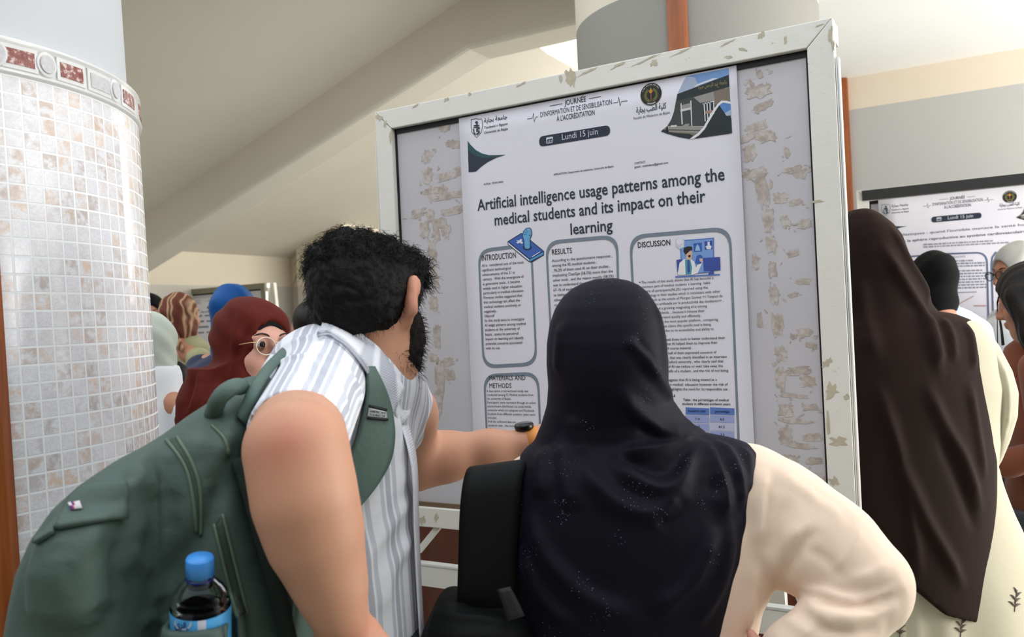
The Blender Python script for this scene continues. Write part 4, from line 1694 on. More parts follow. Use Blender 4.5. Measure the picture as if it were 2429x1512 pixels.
def panel(name, t, left, right, rows, cols, thick, mats, parent, lift=0.0, zdef=None, sm=True, smn=2):
    """a strip of cloth lying on the surfaces in t, between two pixel outlines"""
    Lp, Rp = resample(left, rows), resample(right, rows)
    G = np.zeros((rows, cols, 3))
    N = np.zeros((rows, cols, 3))
    for i in range(rows):
        for j in range(cols):
            f = j / (cols - 1)
            q = Lp[i] * (1 - f) + Rp[i] * f
            G[i, j], N[i, j] = hit(t, q[0], q[1], zdef)
    for _ in range(smn):
        N2 = N.copy()
        N2[1:] += N[:-1]
        N2[:-1] += N[1:]
        N2[:, 1:] += N[:, :-1]
        N2[:, :-1] += N[:, 1:]
        N = N2 / np.linalg.norm(N2, axis=2)[..., None]
    V, F = sheet_mesh(G, N, thick, lift)
    return np_mesh(name, V, F, mats, parent, sm), G, N


def free_panel(name, left, right, rows, cols, thick, mats, parent, sm=True, bulge=0.0):
    """a strip given by two edges of (px, py, Z); real thickness away from the viewer"""
    Lp, Rp = resample(left, rows), resample(right, rows)
    G = np.zeros((rows, cols, 3))
    for i in range(rows):
        for j in range(cols):
            f = j / (cols - 1)
            q = Lp[i] * (1 - f) + Rp[i] * f
            G[i, j] = W(q[0], q[1], q[2] - bulge * 4 * f * (1 - f))
    du = np.gradient(G, axis=1)
    dv = np.gradient(G, axis=0)
    N = np.cross(dv, du)
    N /= np.linalg.norm(N, axis=2)[..., None] + 1e-9
    flip = np.einsum('ijk,ijk->ij', N, G - C0) > 0
    if flip.mean() > 0.5:
        N = -N
    V, F = sheet_mesh(G, N, thick, -thick)
    return np_mesh(name, V, F, mats, parent, sm)


def surf_tube(t, pts, rad, n=24, lift=0.0, mb=None, seg=6):
    mb = mb or MB()
    P = []
    for q in resample(pts, n):
        p, nn = hit(t, *q)
        if p is not None:
            P.append(p + nn * lift)
    if len(P) > 1:
        mb.tube(P, rad, 0, seg)
    return mb


def smooth_noise(P, scale, seed=0):
    """cheap band-limited noise from a few random plane waves"""
    r_ = np.random.default_rng(seed)
    out = np.zeros(len(P))
    for _ in range(14):
        k = r_.normal(size=3)
        k *= scale * r_.uniform(0.6, 1.6) / np.linalg.norm(k)
        out += np.sin(P @ k + r_.uniform(0, 6.28))
    return out / 4.0


def folds(V, F, t, lines):
    """raise soft ridges (or press grooves) along pixel polylines drawn on the cloth: (points, height, width)"""
    N = normals(V, F)
    for pts, h, w in lines:
        P = []
        for q in resample(pts, 40):
            p, _ = hit(t, *q)
            if p is not None:
                P.append(p)
        if len(P) < 2:
            continue
        P = np.array(P)
        lo, hi = P.min(0) - 3 * w, P.max(0) + 3 * w
        m = np.where(np.all((V > lo) & (V < hi), axis=1))[0]
        if not len(m):
            continue
        best = np.full(len(m), 9.0)
        par = np.zeros(len(m))
        for i, (a, b) in enumerate(zip(P[:-1], P[1:])):
            ba = b - a
            hh = np.clip(((V[m] - a) @ ba) / (ba @ ba + 1e-12), 0, 1)
            dd = np.linalg.norm(V[m] - a - hh[:, None] * ba, axis=1)
            u = dd < best
            par[u] = (i + hh[u]) / (len(P) - 1)
            best = np.minimum(best, dd)
        env = np.clip(np.minimum(par, 1 - par) * 5, 0.0, 1)
        V[m] += N[m] * (h * env * np.exp(-(best / w) ** 2))[:, None]
    return V


def lev(rows, Z, depth, cyoff=0.0):
    """levels for Sdf.loft from (py, left px, right px[, depth, Z])"""
    out = []
    for r_ in rows:
        py, L, R = r_[:3]
        b = r_[3] if len(r_) > 3 and r_[3] else depth
        zz = r_[4] if len(r_) > 4 else Z
        c = W((L + R) / 2, py, zz)
        out.append((c[2], c[0], c[1] + cyoff, (R - L) / 2 / F_PX * zz, b))
    return out


# ------------------------------------------------------------------ people: shared materials and the head
def skin_mat(name, rgb, pink=(206, 120, 104), rough=0.5):
    M = Nt(name)
    co = M.coord('Object')
    n1 = M.noise(co, 14, 4)
    n2 = M.noise(co, 160, 3)
    c = lin(rgb)
    a = M.mix(n1, tuple(v * 0.93 for v in c), tuple(min(1, v * 1.06) for v in c))
    at = M.n('ShaderNodeAttribute', attribute_name='tint')
    a = M.mix(at.outputs['Fac'], a, lin(pink))
    M.base(a)
    M.b.inputs['Roughness'].default_value = rough
    M.b.inputs['Specular IOR Level'].default_value = 0.35
    M.b.inputs['Subsurface Weight'].default_value = 0.08
    M.b.inputs['Subsurface Radius'].default_value = (0.012, 0.005, 0.003)
    M.b.inputs['Subsurface Scale'].default_value = 0.5
    M.normal(M.bump(n2, 0.12, 0.0008))
    return M.m


m_eye_white = plain('eye white', (214, 208, 204), 0.2)
m_iris = plain('dark brown iris', (48, 32, 24), 0.15)
m_brow = plain('eyebrow hair', (62, 46, 38), 0.8)
m_lip = plain('lips', (158, 92, 84), 0.5)


def basis(yaw, pitch=0.0, roll=0.0):
    """columns: the person's right, forward, up; yaw 0 looks away from the camera, positive turns towards the right of the photograph"""
    f = np.array([math.sin(yaw) * math.cos(pitch), math.cos(yaw) * math.cos(pitch), math.sin(pitch)])
    r0 = np.array([math.cos(yaw), -math.sin(yaw), 0])
    u = np.cross(r0, f)
    r = r0 * math.cos(roll) + u * math.sin(roll)
    u = np.cross(r, f)
    return np.stack([r, f, u], 1)


def head(S, c, R, s=1.0, ears=True, male=False):
    T = lambda *v: np.asarray(c) + R @ (np.array(v) * s)
    H = lambda *v: np.array(v) * s
    S.ell(T(0, -.012, .03), H(.076, .095, .090), R, 0.02)
    S.ell(T(0, .028, -.035), H(.062, .064, .085), R, 0.03)
    jw = 1.12 if male else 1.0
    S.ell(T(0, .030, -.085), H(.050 * jw, .050, .034), R, 0.03)
    S.ell(T(0, .066, -.106), H(.026 * jw, .024, .021), R, 0.03)
    S.ell(T(0, .076, .022), H(.048, .017, .013), R, 0.02)
    for q in (-1, 1):
        S.ell(T(.037 * q, .066, -.030), H(.024, .024, .024), R, 0.02)
        S.ell(T(.031 * q, .100, .004), H(.021, .016, .013), R, 0.014, 's')
    S.cone(T(0, .088, .010), T(0, .110, -.030), .008 * s, .011 * s, 0.012)
    S.ell(T(0, .108, -.033), H(.012, .013, .010), R, 0.008)
    for q in (-1, 1):
        S.ell(T(.011 * q, .098, -.036), H(.008, .011, .008), R, 0.006)
        S.ell(T(.031 * q, .0815, .006), H(.0145, .0140, .0140), R, 0.004)
        S.ell(T(.031 * q, .0960, .006), H(.0135, .012, .0052), R, 0.002, 's')
    S.ell(T(0, .095, -.060), H(.023, .010, .0065), R, 0.006)
    S.ell(T(0, .094, -.072), H(.019, .010, .0075), R, 0.005)
    if ears:
        for q in (-1, 1):
            ea = .75 if male else .4
            Re = R @ np.array([[math.cos(ea * q), -math.sin(ea * q), 0], [math.sin(ea * q), math.cos(ea * q), 0], [0, 0, 1.0]])
            S.ell(T((.083 if male else .079) * q, -.012, -.004), H(.010, .023, .036), Re, 0.006, p=2.8)
            if male:
                S.ell(T(.096 * q, -.016, .014), H(.008, .017, .020), R, 0.006)
                S.ell(T(.094 * q, -.016, -.012), H(.007, .015, .022), R, 0.006)
            S.ell(T(.072 * q, .0, -.030), H(.008, .014, .016), Re, 0.006)
            S.ell(T(.091 * q, -.002, -.002), H(.006, .012, .023), Re, 0.004, 's')
    return T


def eyes(c, R, root, s=1.0, brow=True, which=(-1, 1)):
    T = lambda *v: np.asarray(c) + R @ (np.array(v) * s)
    for q in which:
        mb = MB()
        N1, N2 = 16, 10
        o = T(.031 * q, .0815, .006)
        V, F, mi = [], [], []
        for i in range(N2 + 1):
            a = math.pi * (i / N2) ** 1.35
            for k in range(N1):
                b = 2 * math.pi * k / N1
                V.append(o + R @ (np.array([math.sin(a) * math.cos(b), math.cos(a), math.sin(a) * math.sin(b)]) * 0.0130 * s))
        for i in range(N2):
            for k in range(N1):
                F.append((i * N1 + k, i * N1 + (k + 1) % N1, (i + 1) * N1 + (k + 1) % N1, (i + 1) * N1 + k))
                mi.append(1 if i < 3 else 0)
        e = mesh('eye', V, F, [m_eye_white, m_iris], None, True, mi)
        rel(e, root)
        if brow:
            mb = MB()
            P = [T(x * q, y, z) for x, y, z in ((.012, .0935, .024), (.022, .0945, .029), (.034, .0905, .031), (.046, .080, .027))]
            mb.tube(resample(P, 10), [.0012 * s] + [.0020 * s] * 5 + [.0017 * s] * 2 + [.0012 * s, .0007 * s], 0, 6)
            rel(mb.build('eyebrow', m_brow, None, True), root)


def hair_strands(mb, roots, nrm, n, length, rad, curl, grav=(0, 0, -0.3), seed=3, seg=4):
    r_ = np.random.default_rng(seed)
    for i in range(n):
        k = r_.integers(len(roots))
        p, d = np.array(roots[k]), np.array(nrm[k])
        t1 = np.cross(d, [0.3, 0.2, 0.9])
        t1 /= np.linalg.norm(t1) + 1e-9
        t2 = np.cross(d, t1)
        L = length * r_.uniform(0.5, 1.25)
        ph, rr = r_.uniform(0, 6.28), curl * r_.uniform(0.4, 1.2)
        lean = r_.normal(size=3) * 0.35
        P = []
        m = 6
        for j in range(m):
            u = j / (m - 1)
            P.append(p + (d + lean + np.array(grav) * u) * L * u + (t1 * math.cos(ph + 5.5 * u) + t2 * math.sin(ph + 5.5 * u)) * rr * u)
        mb.tube(P, [rad * (1 - 0.6 * j / (m - 1)) for j in range(m)], 0, seg, False)


def feet_and_legs(S, hip, Zf=0.0, sep=0.10, r=(0.085, 0.055), face=0.0):
    for q in (-1, 1):
        a = np.array([hip[0] + sep * q, hip[1], hip[2]])
        S.cone(a, (a[0], a[1], 0.09), r[0], r[1], 0.03)
        S.cone((a[0], a[1], 0.045), (a[0] + math.sin(face) * .15, a[1] + math.cos(face) * .15, 0.035), .042, .034, 0.02)


SK_MAN = skin_mat('tanned skin', (198, 146, 119))
SK_FAIR = skin_mat('fair skin', (214, 160, 142), (206, 120, 110))
SK_OLIVE = skin_mat('olive skin', (180, 126, 100))
m_trouser = cloth('dark trousers', (40, 42, 50))

# ------------------------------------------------------------------ man in the striped shirt
man = empty('person', (W(830, 1560, 1.42)[0], W(830, 1560, 1.42)[1], 0))
tag(man, 'bearded man with black curly hair in white striped shirt, bending and pointing at the poster', 'person', 'people crowding round the boards')
bpy.context.view_layer.update()
HC = W(880, 728, 1.46)
HR = basis(math.radians(24), math.radians(-16), math.radians(7))
S = Sdf(axis_pts((-0.62, -0.02, .0055), (-0.02, .34, .008)), axis_pts((0.86, 2.02, .008)), axis_pts((0.0, 0.75, .02), (0.75, 1.72, .0055)))
head(S, HC, HR, 1.02, True, True)
T = lambda *v: HC + HR @ (np.array(v) * 1.06)
nb = W(866, 900, 1.46)
S.chain([(T(0, -.015, -.03), .062), (W(880, 830, 1.47), .062), (nb, .070)], 0.03)
S.chain([(nb, .075), (W(800, 1050, 1.45), .105), (W(815, 1350, 1.43), .10), (W(830, 1560, 1.42), .09)], 0.05)
# near arm: hand on hip, elbow towards the lens
sh, el, wr = W(764, 905, 1.38), W(704, 1068, 1.06), W(802, 1455, 1.07)
S.chain([(nb, .06), (sh, .050), (W(732, 985, 1.24), .055), (W(706, 1040, 1.13), .0575), (el, .056)], 0.03)
S.ell(W(690, 1065, 1.035), (.036, .03, .036), None, 0.03)
S.chain([(el, .058), (W(725, 1190, 1.045), .057), (W(752, 1290, 1.055), .051), (W(785, 1390, 1.065), .038), (wr, .034)], 0.035)
hd = W(820, 1530, 1.09)
S.ell(hd, (.042, .026, .05), None, 0.025)
for i, (dx, dz, L) in enumerate(((-.03, -.05, .06), (-.008, -.058, .07), (.014, -.056, .066), (.032, -.046, .05))):
    a = hd + np.array([dx * .8, 0.0, dz * .6])
    b = a + np.array([.010, .02, -L * .55])
    S.chain([(a, .0105), (b, .0095), (b + np.array([.01, .025, -L * .3]), .0085)], 0.008)
S.chain([(hd + np.array([.03, .01, .02]), .012), (hd + np.array([.055, .02, -.02]), .0105), (hd + np.array([.06, .03, -.045]), .009)], 0.008)
# far arm reaching to the poster
e2, w2 = W(985, 1098, 1.67), W(1258, 1052, 1.70)
S.chain([(nb, .06), (W(955, 985, 1.58), .06), (e2, .050)], 0.03)
S.chain([(e2, .0495), (W(1060, 1084, 1.68), .0455), (W(1160, 1068, 1.69), .036), (w2, .0285)], 0.03)
h2 = W(1318, 1030, 1.73)
S.cone(w2, h2, .027, .03, 0.02)
S.ell(h2, (.042, .024, .034), basis(math.radians(-60)), 0.015)
dirp = W(1420, 985, 1.83) - h2
dirp /= np.linalg.norm(dirp)
upv = np.array([0, 0, 1.0])
for i, (uo, L, cu) in enumerate(((.022, .095, 0), (.006, .05, 1), (-.010, .048, 1), (-.025, .040, 1))):
    a = h2 + dirp * .03 + upv * uo
    if not cu:
        S.chain([(a, .0095), (a + dirp * .045, .0088), (a + dirp * .08, .0078)], 0.006)
    else:
        b = a + dirp * .036
        S.chain([(a, .0098), (b, .0092), (b + np.array([-.02, -.02, -.012]), .0085), (a + np.array([-.005, -.03, -.012]), .008)], 0.006)
S.chain([(h2 + upv * .02 - dirp * .01, .0105), (h2 + dirp * .03 + upv * .036 + np.array([0, -.02, 0]), .0095), (h2 + dirp * .055 + upv * .034 + np.array([0, -.02, 0]), .0085)], 0.006)
feet_and_legs(S, W(830, 1600, 1.42), sep=.085, face=0.5, r=(.07, .05))
mV, mF = S.mesh(1)
body = np_mesh('body', mV, mF, SK_MAN, man)
tint = np.exp(-(np.linalg.norm(mV - W(668, 1052, 1.0), axis=1) / .036) ** 2) * 0.5
tint += np.exp(-(np.linalg.norm(mV - T(.08, -.01, 0), axis=1) / .032) ** 2) * 0.6
tint += np.exp(-(np.linalg.norm(mV - hd, axis=1) / .06) ** 2) * 0.4
attr(body, 'tint', np.clip(tint, 0, 1))

# hair: a close cap with curls on top
m_hair = plain('black hair', (9, 8, 8), 0.6, 0.3, 40, 0.6, 220, 0.18)
S = Sdf(axis_pts((HC[0] - .16, HC[0] + .17, .004)), axis_pts((HC[1] - .17, HC[1] + .17, .005)), axis_pts((HC[2] - .15, HC[2] + .19, .004)))
S.ell(T(0, -.016, .030), (.0940, .110, .086), HR, 0.02)
S.ell(T(0, -.045, -.016), (.076, .064, .068), HR, 0.03)
S.ell(T(0.0, .040, .076), (.076, .062, .038), HR, 0.03)
S.ell(T(-.02, -.04, .070), (.07, .06, .040), HR, 0.03)
# cut the hairline: nape, over the ears, forehead
nrm = HR @ np.array([0, .45, -1.0])
S.half(T(0, -.07, -.070), nrm)
for q in (-1, 1):
    S.ell(T(.099 * q, .004, -.008), (.032, .036, .058), HR, 0.008, 's')
S.ell(T(0, .125, -.035), (.085, .070, .082), HR, 0.02, 's')
hV, hF = S.mesh(1)
hN = normals(hV, hF)
rl = (hV - HC) @ HR
top = np.clip((rl[:, 2] - 0.02) / .08, 0, 1)
hV += hN * (smooth_noise(hV, 190, 1) * (0.0012 + .0045 * top) + smooth_noise(hV, 420, 2) * .0012)[:, None]
hm = np_mesh('hair', hV, hF, m_hair, man)
mb = MB()
sel = np.where(rl[:, 2] > 0.045)[0]
hair_strands(mb, hV[sel], hN[sel], 3600, .011, .0005, .0085, (0.1, 0, -.6), 3, 3)
sel = np.where((rl[:, 2] > 0.05) & (rl[:, 1] > 0.05) & (rl[:, 0] > 0.01))[0]
hair_strands(mb, hV[sel], hN[sel], 420, .013, .0006, .0085, (0.4, .1, -.7), 4, 3)
sel = np.where((rl[:, 2] <= 0.05))[0]
hair_strands(mb, hV[sel], hN[sel], 900, .006, .0005, .001, (0, 0, -1.4), 5, 3)
o = mb.build('hair_curls', m_hair, None, True)
rel(o, man)
o['kind'] = 'stuff'
# beard
m_beard = plain('dark beard', (26, 19, 16), 0.75, 0.35, 60, 0.8, 420, 0.25)
S = Sdf(axis_pts((HC[0] - .14, HC[0] + .17, .004)), axis_pts((HC[1] - .14, HC[1] + .2, .005)), axis_pts((HC[2] - .21, HC[2] + .08, .004)))
S.ell(T(0, .034, -.086), (.069, .066, .044), HR, 0.02)
S.ell(T(0, .072, -.112), (.040, .034, .032), HR, 0.03)
for q in (-1, 1):
    S.ell(T(.060 * q, .036, -.048), (.017, .024, .046), HR, 0.015)
S.ell(T(0, .112, -.062), (.026, .02, .012), HR, 0.01, 's')
S.ell(T(0, -.005, -.135), (.075, .062, .045), HR, 0.012, 's')
bV, bF = S.mesh(1)
bN = normals(bV, bF)
bV += bN * (smooth_noise(bV, 500, 5) * .0012)[:, None]
rel(np_mesh('beard', bV, bF, m_beard, None), man)
mb = MB()
hair_strands(mb, bV, bN, 2200, .008, .0005, .002, (0, 0, -.6), 9, 3)
o = mb.build('beard_hair', m_beard, None, True)
rel(o, man)
o['kind'] = 'stuff'


def stripe_mat(name):
    """white shirt with soft grey bands of seersucker texture; 'st' runs across the stripes in metres"""
    M = Nt(name)
    at = M.n('ShaderNodeAttribute', attribute_name='st')
    st = at.outputs['Fac']
    co = M.coord('Object')
    ph = M.math('FRACT', M.math('DIVIDE', st, 0.062))
    W0, G1, G2 = lin((236, 236, 242)), lin((176, 178, 190)), lin((196, 198, 208))
    band = M.ramp(ph, [(0.0, W0), (0.17, W0), (0.20, G2), (0.30, G2), (0.33, W0), (0.37, W0), (0.40, G1), (0.56, G1), (0.59, W0), (0.64, W0), (0.67, G2), (0.80, G2), (0.83, W0)], 'LINEAR')
    fine = M.math('SINE', M.math('MULTIPLY', st, 2100.0))
    sep = M.n('ShaderNodeSeparateXYZ')
    M.l(co, sep.inputs[0])
    cross = M.math('SINE', M.math('MULTIPLY', sep.outputs[2], 1500.0))
    wv = M.math('MULTIPLY', fine, cross)
    tex = M.math('MULTIPLY', M.math('ADD', wv, 1.0), 0.5)
    col = M.mix(M.math('MULTIPLY', tex, 0.28), band, lin((222, 222, 230)))
    M.base(col)
    M.b.inputs['Roughness'].default_value = 0.85
    M.b.inputs['Specular IOR Level'].default_value = 0.2
    nz = M.noise(co, 30, 4)
    b1 = M.bump(tex, 0.35, 0.0012)
    M.normal(M.bump(nz, 0.35, 0.006, b1))
    return M.m


m_stripe = stripe_mat('white and grey striped shirt')
S = Sdf(axis_pts((-0.64, 0.02, .006)), axis_pts((1.1, 1.75, .008)), axis_pts((0.82, 1.5, .006)))
tor = lev([(815, 745, 915, .06, 1.46), (850, 700, 935, .10, 1.45), (900, 645, 952, .125, 1.45), (960, 600, 966, .135), (1050, 578, 978, .14), (1150, 588, 983, .14), (1250, 620, 985, .135),
           (1350, 640, 990, .135), (1450, 655, 996, .135), (1560, 655, 1003, .14), (1690, 650, 1010, .145)], 1.46, .14)
S.loft(tor, 0.03, p=2.4)
S.ell(W(742, 905, 1.40), (.085, .10, .075), None, 0.05)
S.cone(nb + np.array([0, 0, .005]), W(800, 880, 1.44), .08, .085, 0.04)
# far sleeve
S.chain([(W(900, 900, 1.50), .075), (W(950, 985, 1.58), .068)], 0.04)
sV, sF = S.mesh(1)
tS = bvh((sV, sF))
sV = folds(sV, sF, tS, [([(985, 1160), (940, 1230), (880, 1310), (840, 1400)], .006, .014), ([(990, 1260), (930, 1350), (900, 1460)], .007, .016), ([(965, 1000), (975, 1100), (970, 1200)], -.005, .012),
                        ([(975, 1120), (985, 1240), (988, 1400), (994, 1500)], .006, .008), ([(860, 1250), (870, 1400), (880, 1512)], .006, .018), ([(930, 960), (955, 1080), (950, 1180)], .006, .014)])
shirt = np_mesh('shirt', sV, sF, m_stripe, man)
cx_ = np.interp(sV[:, 2], [q[0] for q in sorted(tor)], [q[1] for q in sorted(tor)])
ang = np.arctan2(sV[:, 0] - cx_, -(sV[:, 1] - W(800, 1050, 1.46)[1]))
attr(shirt, 'st', ang * 0.17 + 1.0)
tS = bvh((sV, sF))
# near sleeve
S = Sdf(axis_pts((-0.52, -0.12, .005)), axis_pts((1.02, 1.55, .006)), axis_pts((1.2, 1.56, .005)))
a0, a1 = W(780, 872, 1.41), W(706, 1034, 1.15)
ad = (a1 - a0) / np.linalg.norm(a1 - a0)
S.cone(a0, a1 + ad * .06, .072, .0685, 0.02)
S.ell(W(742, 868, 1.40), (.072, .075, .06), None, 0.03)
S.half(a1 + ad * .005, ad)
S.cone(a1 - ad * .016, a1 + ad * .1, .0605, .0605, 0.0, 's')
kV, kF = S.mesh(1)
tK = bvh((kV, kF))
kV = folds(kV, kF, tK, [([(640, 880), (690, 850), (760, 845), (830, 870)], .0045, .007), ([(660, 830), (740, 800), (830, 835)], .004, .008), ([(720, 850), (790, 900), (830, 990)], .005, .010), ([(800, 850), (850, 930), (850, 1010)], .006, .011),
                        ([(690, 870), (740, 900), (780, 950)], -.003, .008)])
slv = np_mesh('sleeve', kV, kF, m_stripe, man)
Rb = np.stack([np.cross(ad, UP) / np.linalg.norm(np.cross(ad, UP)), np.cross(ad, np.cross(ad, UP) / np.linalg.norm(np.cross(ad, UP)))], 1)
lc_ = (kV - a0) @ Rb
attr(slv, 'st', np.arctan2(lc_[:, 1], lc_[:, 0]) * 0.082 + 1.0)
# collar: a folded band round the neck and its two points
tC = bvh((sV, sF), (kV, kF), (mV, mF))
col_, _, _ = panel('collar', tC, [(772, 770), (800, 758), (850, 782), (895, 832), (930, 890), (950, 922)], [(752, 802), (775, 798), (815, 822), (855, 870), (890, 930), (922, 988)], 26, 7, .006, m_stripe, man, .004, 1.42, smn=4)
attr(col_, 'st', np.full(len(col_.data.vertices), 1.0) + np.array([v.co.x * .5 for v in col_.data.vertices]))
mb = surf_tube(tC, [(756, 806), (777, 802), (816, 827), (856, 875), (891, 935), (920, 986)], .0022, 30, .006)
st_ = mb.build('collar_seam', m_stripe, None, True)
attr(st_, 'st', np.full(len(st_.data.vertices), .03))
rel(st_, man)
col_ = free_panel('collar', [(946, 926, 1.40), (962, 934, 1.43), (978, 946, 1.46)], [(938, 985, 1.38), (955, 1010, 1.40), (972, 985, 1.43)], 10, 5, .005, m_stripe, man)
attr(col_, 'st', np.array([v.co.x * 1.0 for v in col_.data.vertices]))
# placket edge with buttons
pk = free_panel('placket', [(950, 1000, 1.40), (968, 1060, 1.385), (980, 1130, 1.385), (984, 1250, 1.395), (990, 1380, 1.395), (998, 1520, 1.395)],
                [(968, 1000, 1.45), (985, 1060, 1.44), (992, 1130, 1.44), (995, 1250, 1.44), (1000, 1380, 1.44), (1008, 1520, 1.44)], 30, 4, .002, m_stripe, man)
attr(pk, 'st', np.full(len(pk.data.vertices), 0.004))
# trousers
S = Sdf(axis_pts((-0.62, 0.02, .012)), axis_pts((1.15, 1.8, .012)), axis_pts((0.02, 1.02, .014)))
hp = W(830, 1575, 1.43)
S.ell(hp + np.array([0, 0, -.03]), (.172, .145, .11), None, 0.03)
for q in (-1, 1):
    S.cone((hp[0] + .095 * q, hp[1], hp[2] - .05), (hp[0] + .10 * q, hp[1], .07), .098, .068, 0.03)
tV, tF = S.mesh(1)
np_mesh('trousers', tV, tF, m_trouser, man)
for q in (-1, 1):
    S = Sdf(axis_pts((hp[0] + .1 * q - .08, hp[0] + .1 * q + .2, .008)), axis_pts((hp[1] - .12, hp[1] + .24, .008)), axis_pts((-.01, .14, .008)))
    S.ell((hp[0] + .1 * q + .05, hp[1] + .07, .045), (.052, .14, .05), basis(.5), 0.01)
    S.half((0, 0, .002), (0, 0, -1))
    v_, f_ = S.mesh(1)
    np_mesh('shoe', v_, f_, plain('dark shoe', (30, 28, 28), 0.5), man)

# ------------------------------------------------------------------ green backpack on his back
def nylon(name, rgb):
    M = Nt(name)
    co = M.coord('Object')
    c = lin(rgb)
    n1 = M.noise(co, 9, 5)
    n2 = M.noise(co, 700, 2)
    M.base(M.mix(n1, tuple(v * .88 for v in c), tuple(v * 1.1 for v in c)))
    M.b.inputs['Roughness'].default_value = 0.6
    M.b.inputs['Specular IOR Level'].default_value = 0.35
    b = M.bump(n2, 0.2, 0.0006)
    M.normal(M.bump(M.noise(co, 13, 5, 0.6), 0.45, 0.012, b))
    return M.m


m_green = nylon('green nylon', (75, 93, 86))
m_green2 = nylon('green padded nylon', (84, 105, 97))
m_zip = plain('pale green piping', (92, 110, 94), 0.5, 0.05, 40)
m_dkgreen = plain('dark green mesh lining', (22, 36, 28), 0.8, 0.3, 300, 1.0, 700)
m_metal = plain('dark metal', (60, 58, 56), 0.3, metal=0.9)
pack = empty('backpack', tuple(W(390, 1400, 1.16)))
tag(pack, 'dark green backpack with side bottle pocket worn by the man in the striped shirt', 'backpack')
bpy.context.view_layer.update()
S = Sdf(axis_pts((-0.76, -0.2, .0055)), axis_pts((0.9, 1.46, .007)), axis_pts((0.72, 1.46, .0055)))
S.loft(lev([(893, 585, 632, .03, 1.29), (930, 540, 640, .06, 1.265), (975, 470, 632, .085, 1.245), (1010, 425, 622, .10, 1.235), (1050, 370, 612, .11, 1.225), (1100, 325, 612, .115, 1.22), (1180, 318, 630, .12, 1.215),
            (1280, 335, 662, .12), (1400, 345, 700, .12), (1512, 352, 728, .125), (1640, 356, 750, .125), (1760, 370, 740, .10)], 1.212, .12), 0.01, p=3.2)
S.loft(lev([(1052, 355, 400, .03, 1.15), (1080, 300, 392, .06, 1.14), (1130, 228, 386, .09, 1.12), (1180, 172, 378, .10, 1.11), (1250, 122, 374, .105, 1.10), (1320, 92, 374, .11, 1.10), (1400, 74, 374, .11, 1.10), (1512, 58, 378, .115, 1.10),
            (1640, 60, 380, .11, 1.10), (1740, 90, 370, .09, 1.10)], 1.10, .11), 0.012, p=2.6)
# bulging front pocket with its flap above
S.loft(lev([(1220, 150, 288, .05, 1.025), (1260, 118, 286, .06, 1.02), (1330, 100, 280, .065, 1.015), (1420, 96, 276, .06, 1.015), (1462, 130, 268, .04, 1.02)], 1.02, .06), 0.012, p=3.0)
# bottle pocket
S.loft(lev([(1462, 402, 562, .055, 1.04), (1560, 398, 572, .062, 1.04), (1700, 410, 570, .062, 1.05)], 1.03, .05), 0.012, p=3.0)
S.loft(lev([(1450, 412, 552, .037, 1.035), (1548, 410, 560, .036, 1.03)], 1.03, .036), 0.004, 's', p=2.6)
pV, pF = S.mesh(1)
tP = bvh((pV, pF))
z3 = Z(0, 1000, 2.9525)
pV = folds(pV, pF, tP, [([z3(1100, 240), z3(1060, 420), z3(1085, 700), z3(1095, 1100), z3(1100, 1500)], .008, .011), ([z3(940, 300), z3(1040, 450), z3(1060, 560)], .006, .010), ([z3(880, 430), z3(930, 340), z3(990, 370)], -.005, .006),
                        ([z3(1560, 330), z3(1500, 560), z3(1400, 800), z3(1250, 1000), z3(1130, 1220)], -.012, .016), ([z3(1050, 620), z3(930, 800), z3(870, 1100)], .006, .018), ([z3(800, 830), z3(800, 1050), z3(820, 1300)], -.006, .010),
                        ([z3(640, 1330), z3(730, 1360), z3(840, 1330)], -.006, .010), ([z3(1290, 110), z3(1380, 160), z3(1480, 120)], .005, .012), ([z3(1130, 1220), z3(1180, 1400)], -.006, .012), ([z3(1640, 60), z3(1570, 180), z3(1600, 260)], .006, .010), ([z3(700, 720), z3(600, 900), z3(480, 1050)], .004, .010), ([z3(1240, 480), z3(1180, 640), z3(1200, 800)], -.004, .012), ([z3(900, 860), z3(980, 1000), z3(1060, 1080)], .005, .010), ([z3(420, 900), z3(400, 1100), z3(430, 1280)], .003, .012), ([z3(980, 1420), z3(1060, 1380), z3(1130, 1430)], .006, .008), ([z3(1440, 420), z3(1500, 520), z3(1480, 640)], .004, .010)])
rel(np_mesh('pack_body', pV, pF, m_green), pack)
tP = bvh((pV, pF))
# flap over the front pocket
Lq = [z3(600, 468), z3(500, 560), z3(420, 700), z3(400, 775)]
Rq = [z3(875, 438), z3(885, 520), z3(872, 600), z3(862, 690)]
o, _, _ = panel('pocket_flap', tP, Lq, Rq, 12, 14, .006, m_green, pack, .002)
o2_, _, _ = panel('pocket_flap', tP, [z3(395, 745), z3(330, 790), z3(262, 838)], [z3(392, 790), z3(330, 830), z3(266, 868)], 8, 5, .006, m_green, pack, .002)
# small woven flag label
o, G, N = panel('woven_label', tP, [z3(500, 612), z3(515, 668)], [z3(580, 592), z3(594, 655)], 3, 12, .0012, [plain('label white', (206, 200, 200), .7), plain('label blue', (58, 44, 128), .7), plain('label red', (176, 42, 70), .7)], pack, .010)
mi = []
for f in o.data.polygons:
    c = f.center
    u = (np.array(c) - G[0, 0]) @ (G[0, -1] - G[0, 0]) / np.sum((G[0, -1] - G[0, 0]) ** 2)
    mi.append(1 if .42 < u < .57 else 2 if .57 <= u < .72 else 0)
o.data.polygons.foreach_set('material_index', np.array(mi, np.int32))
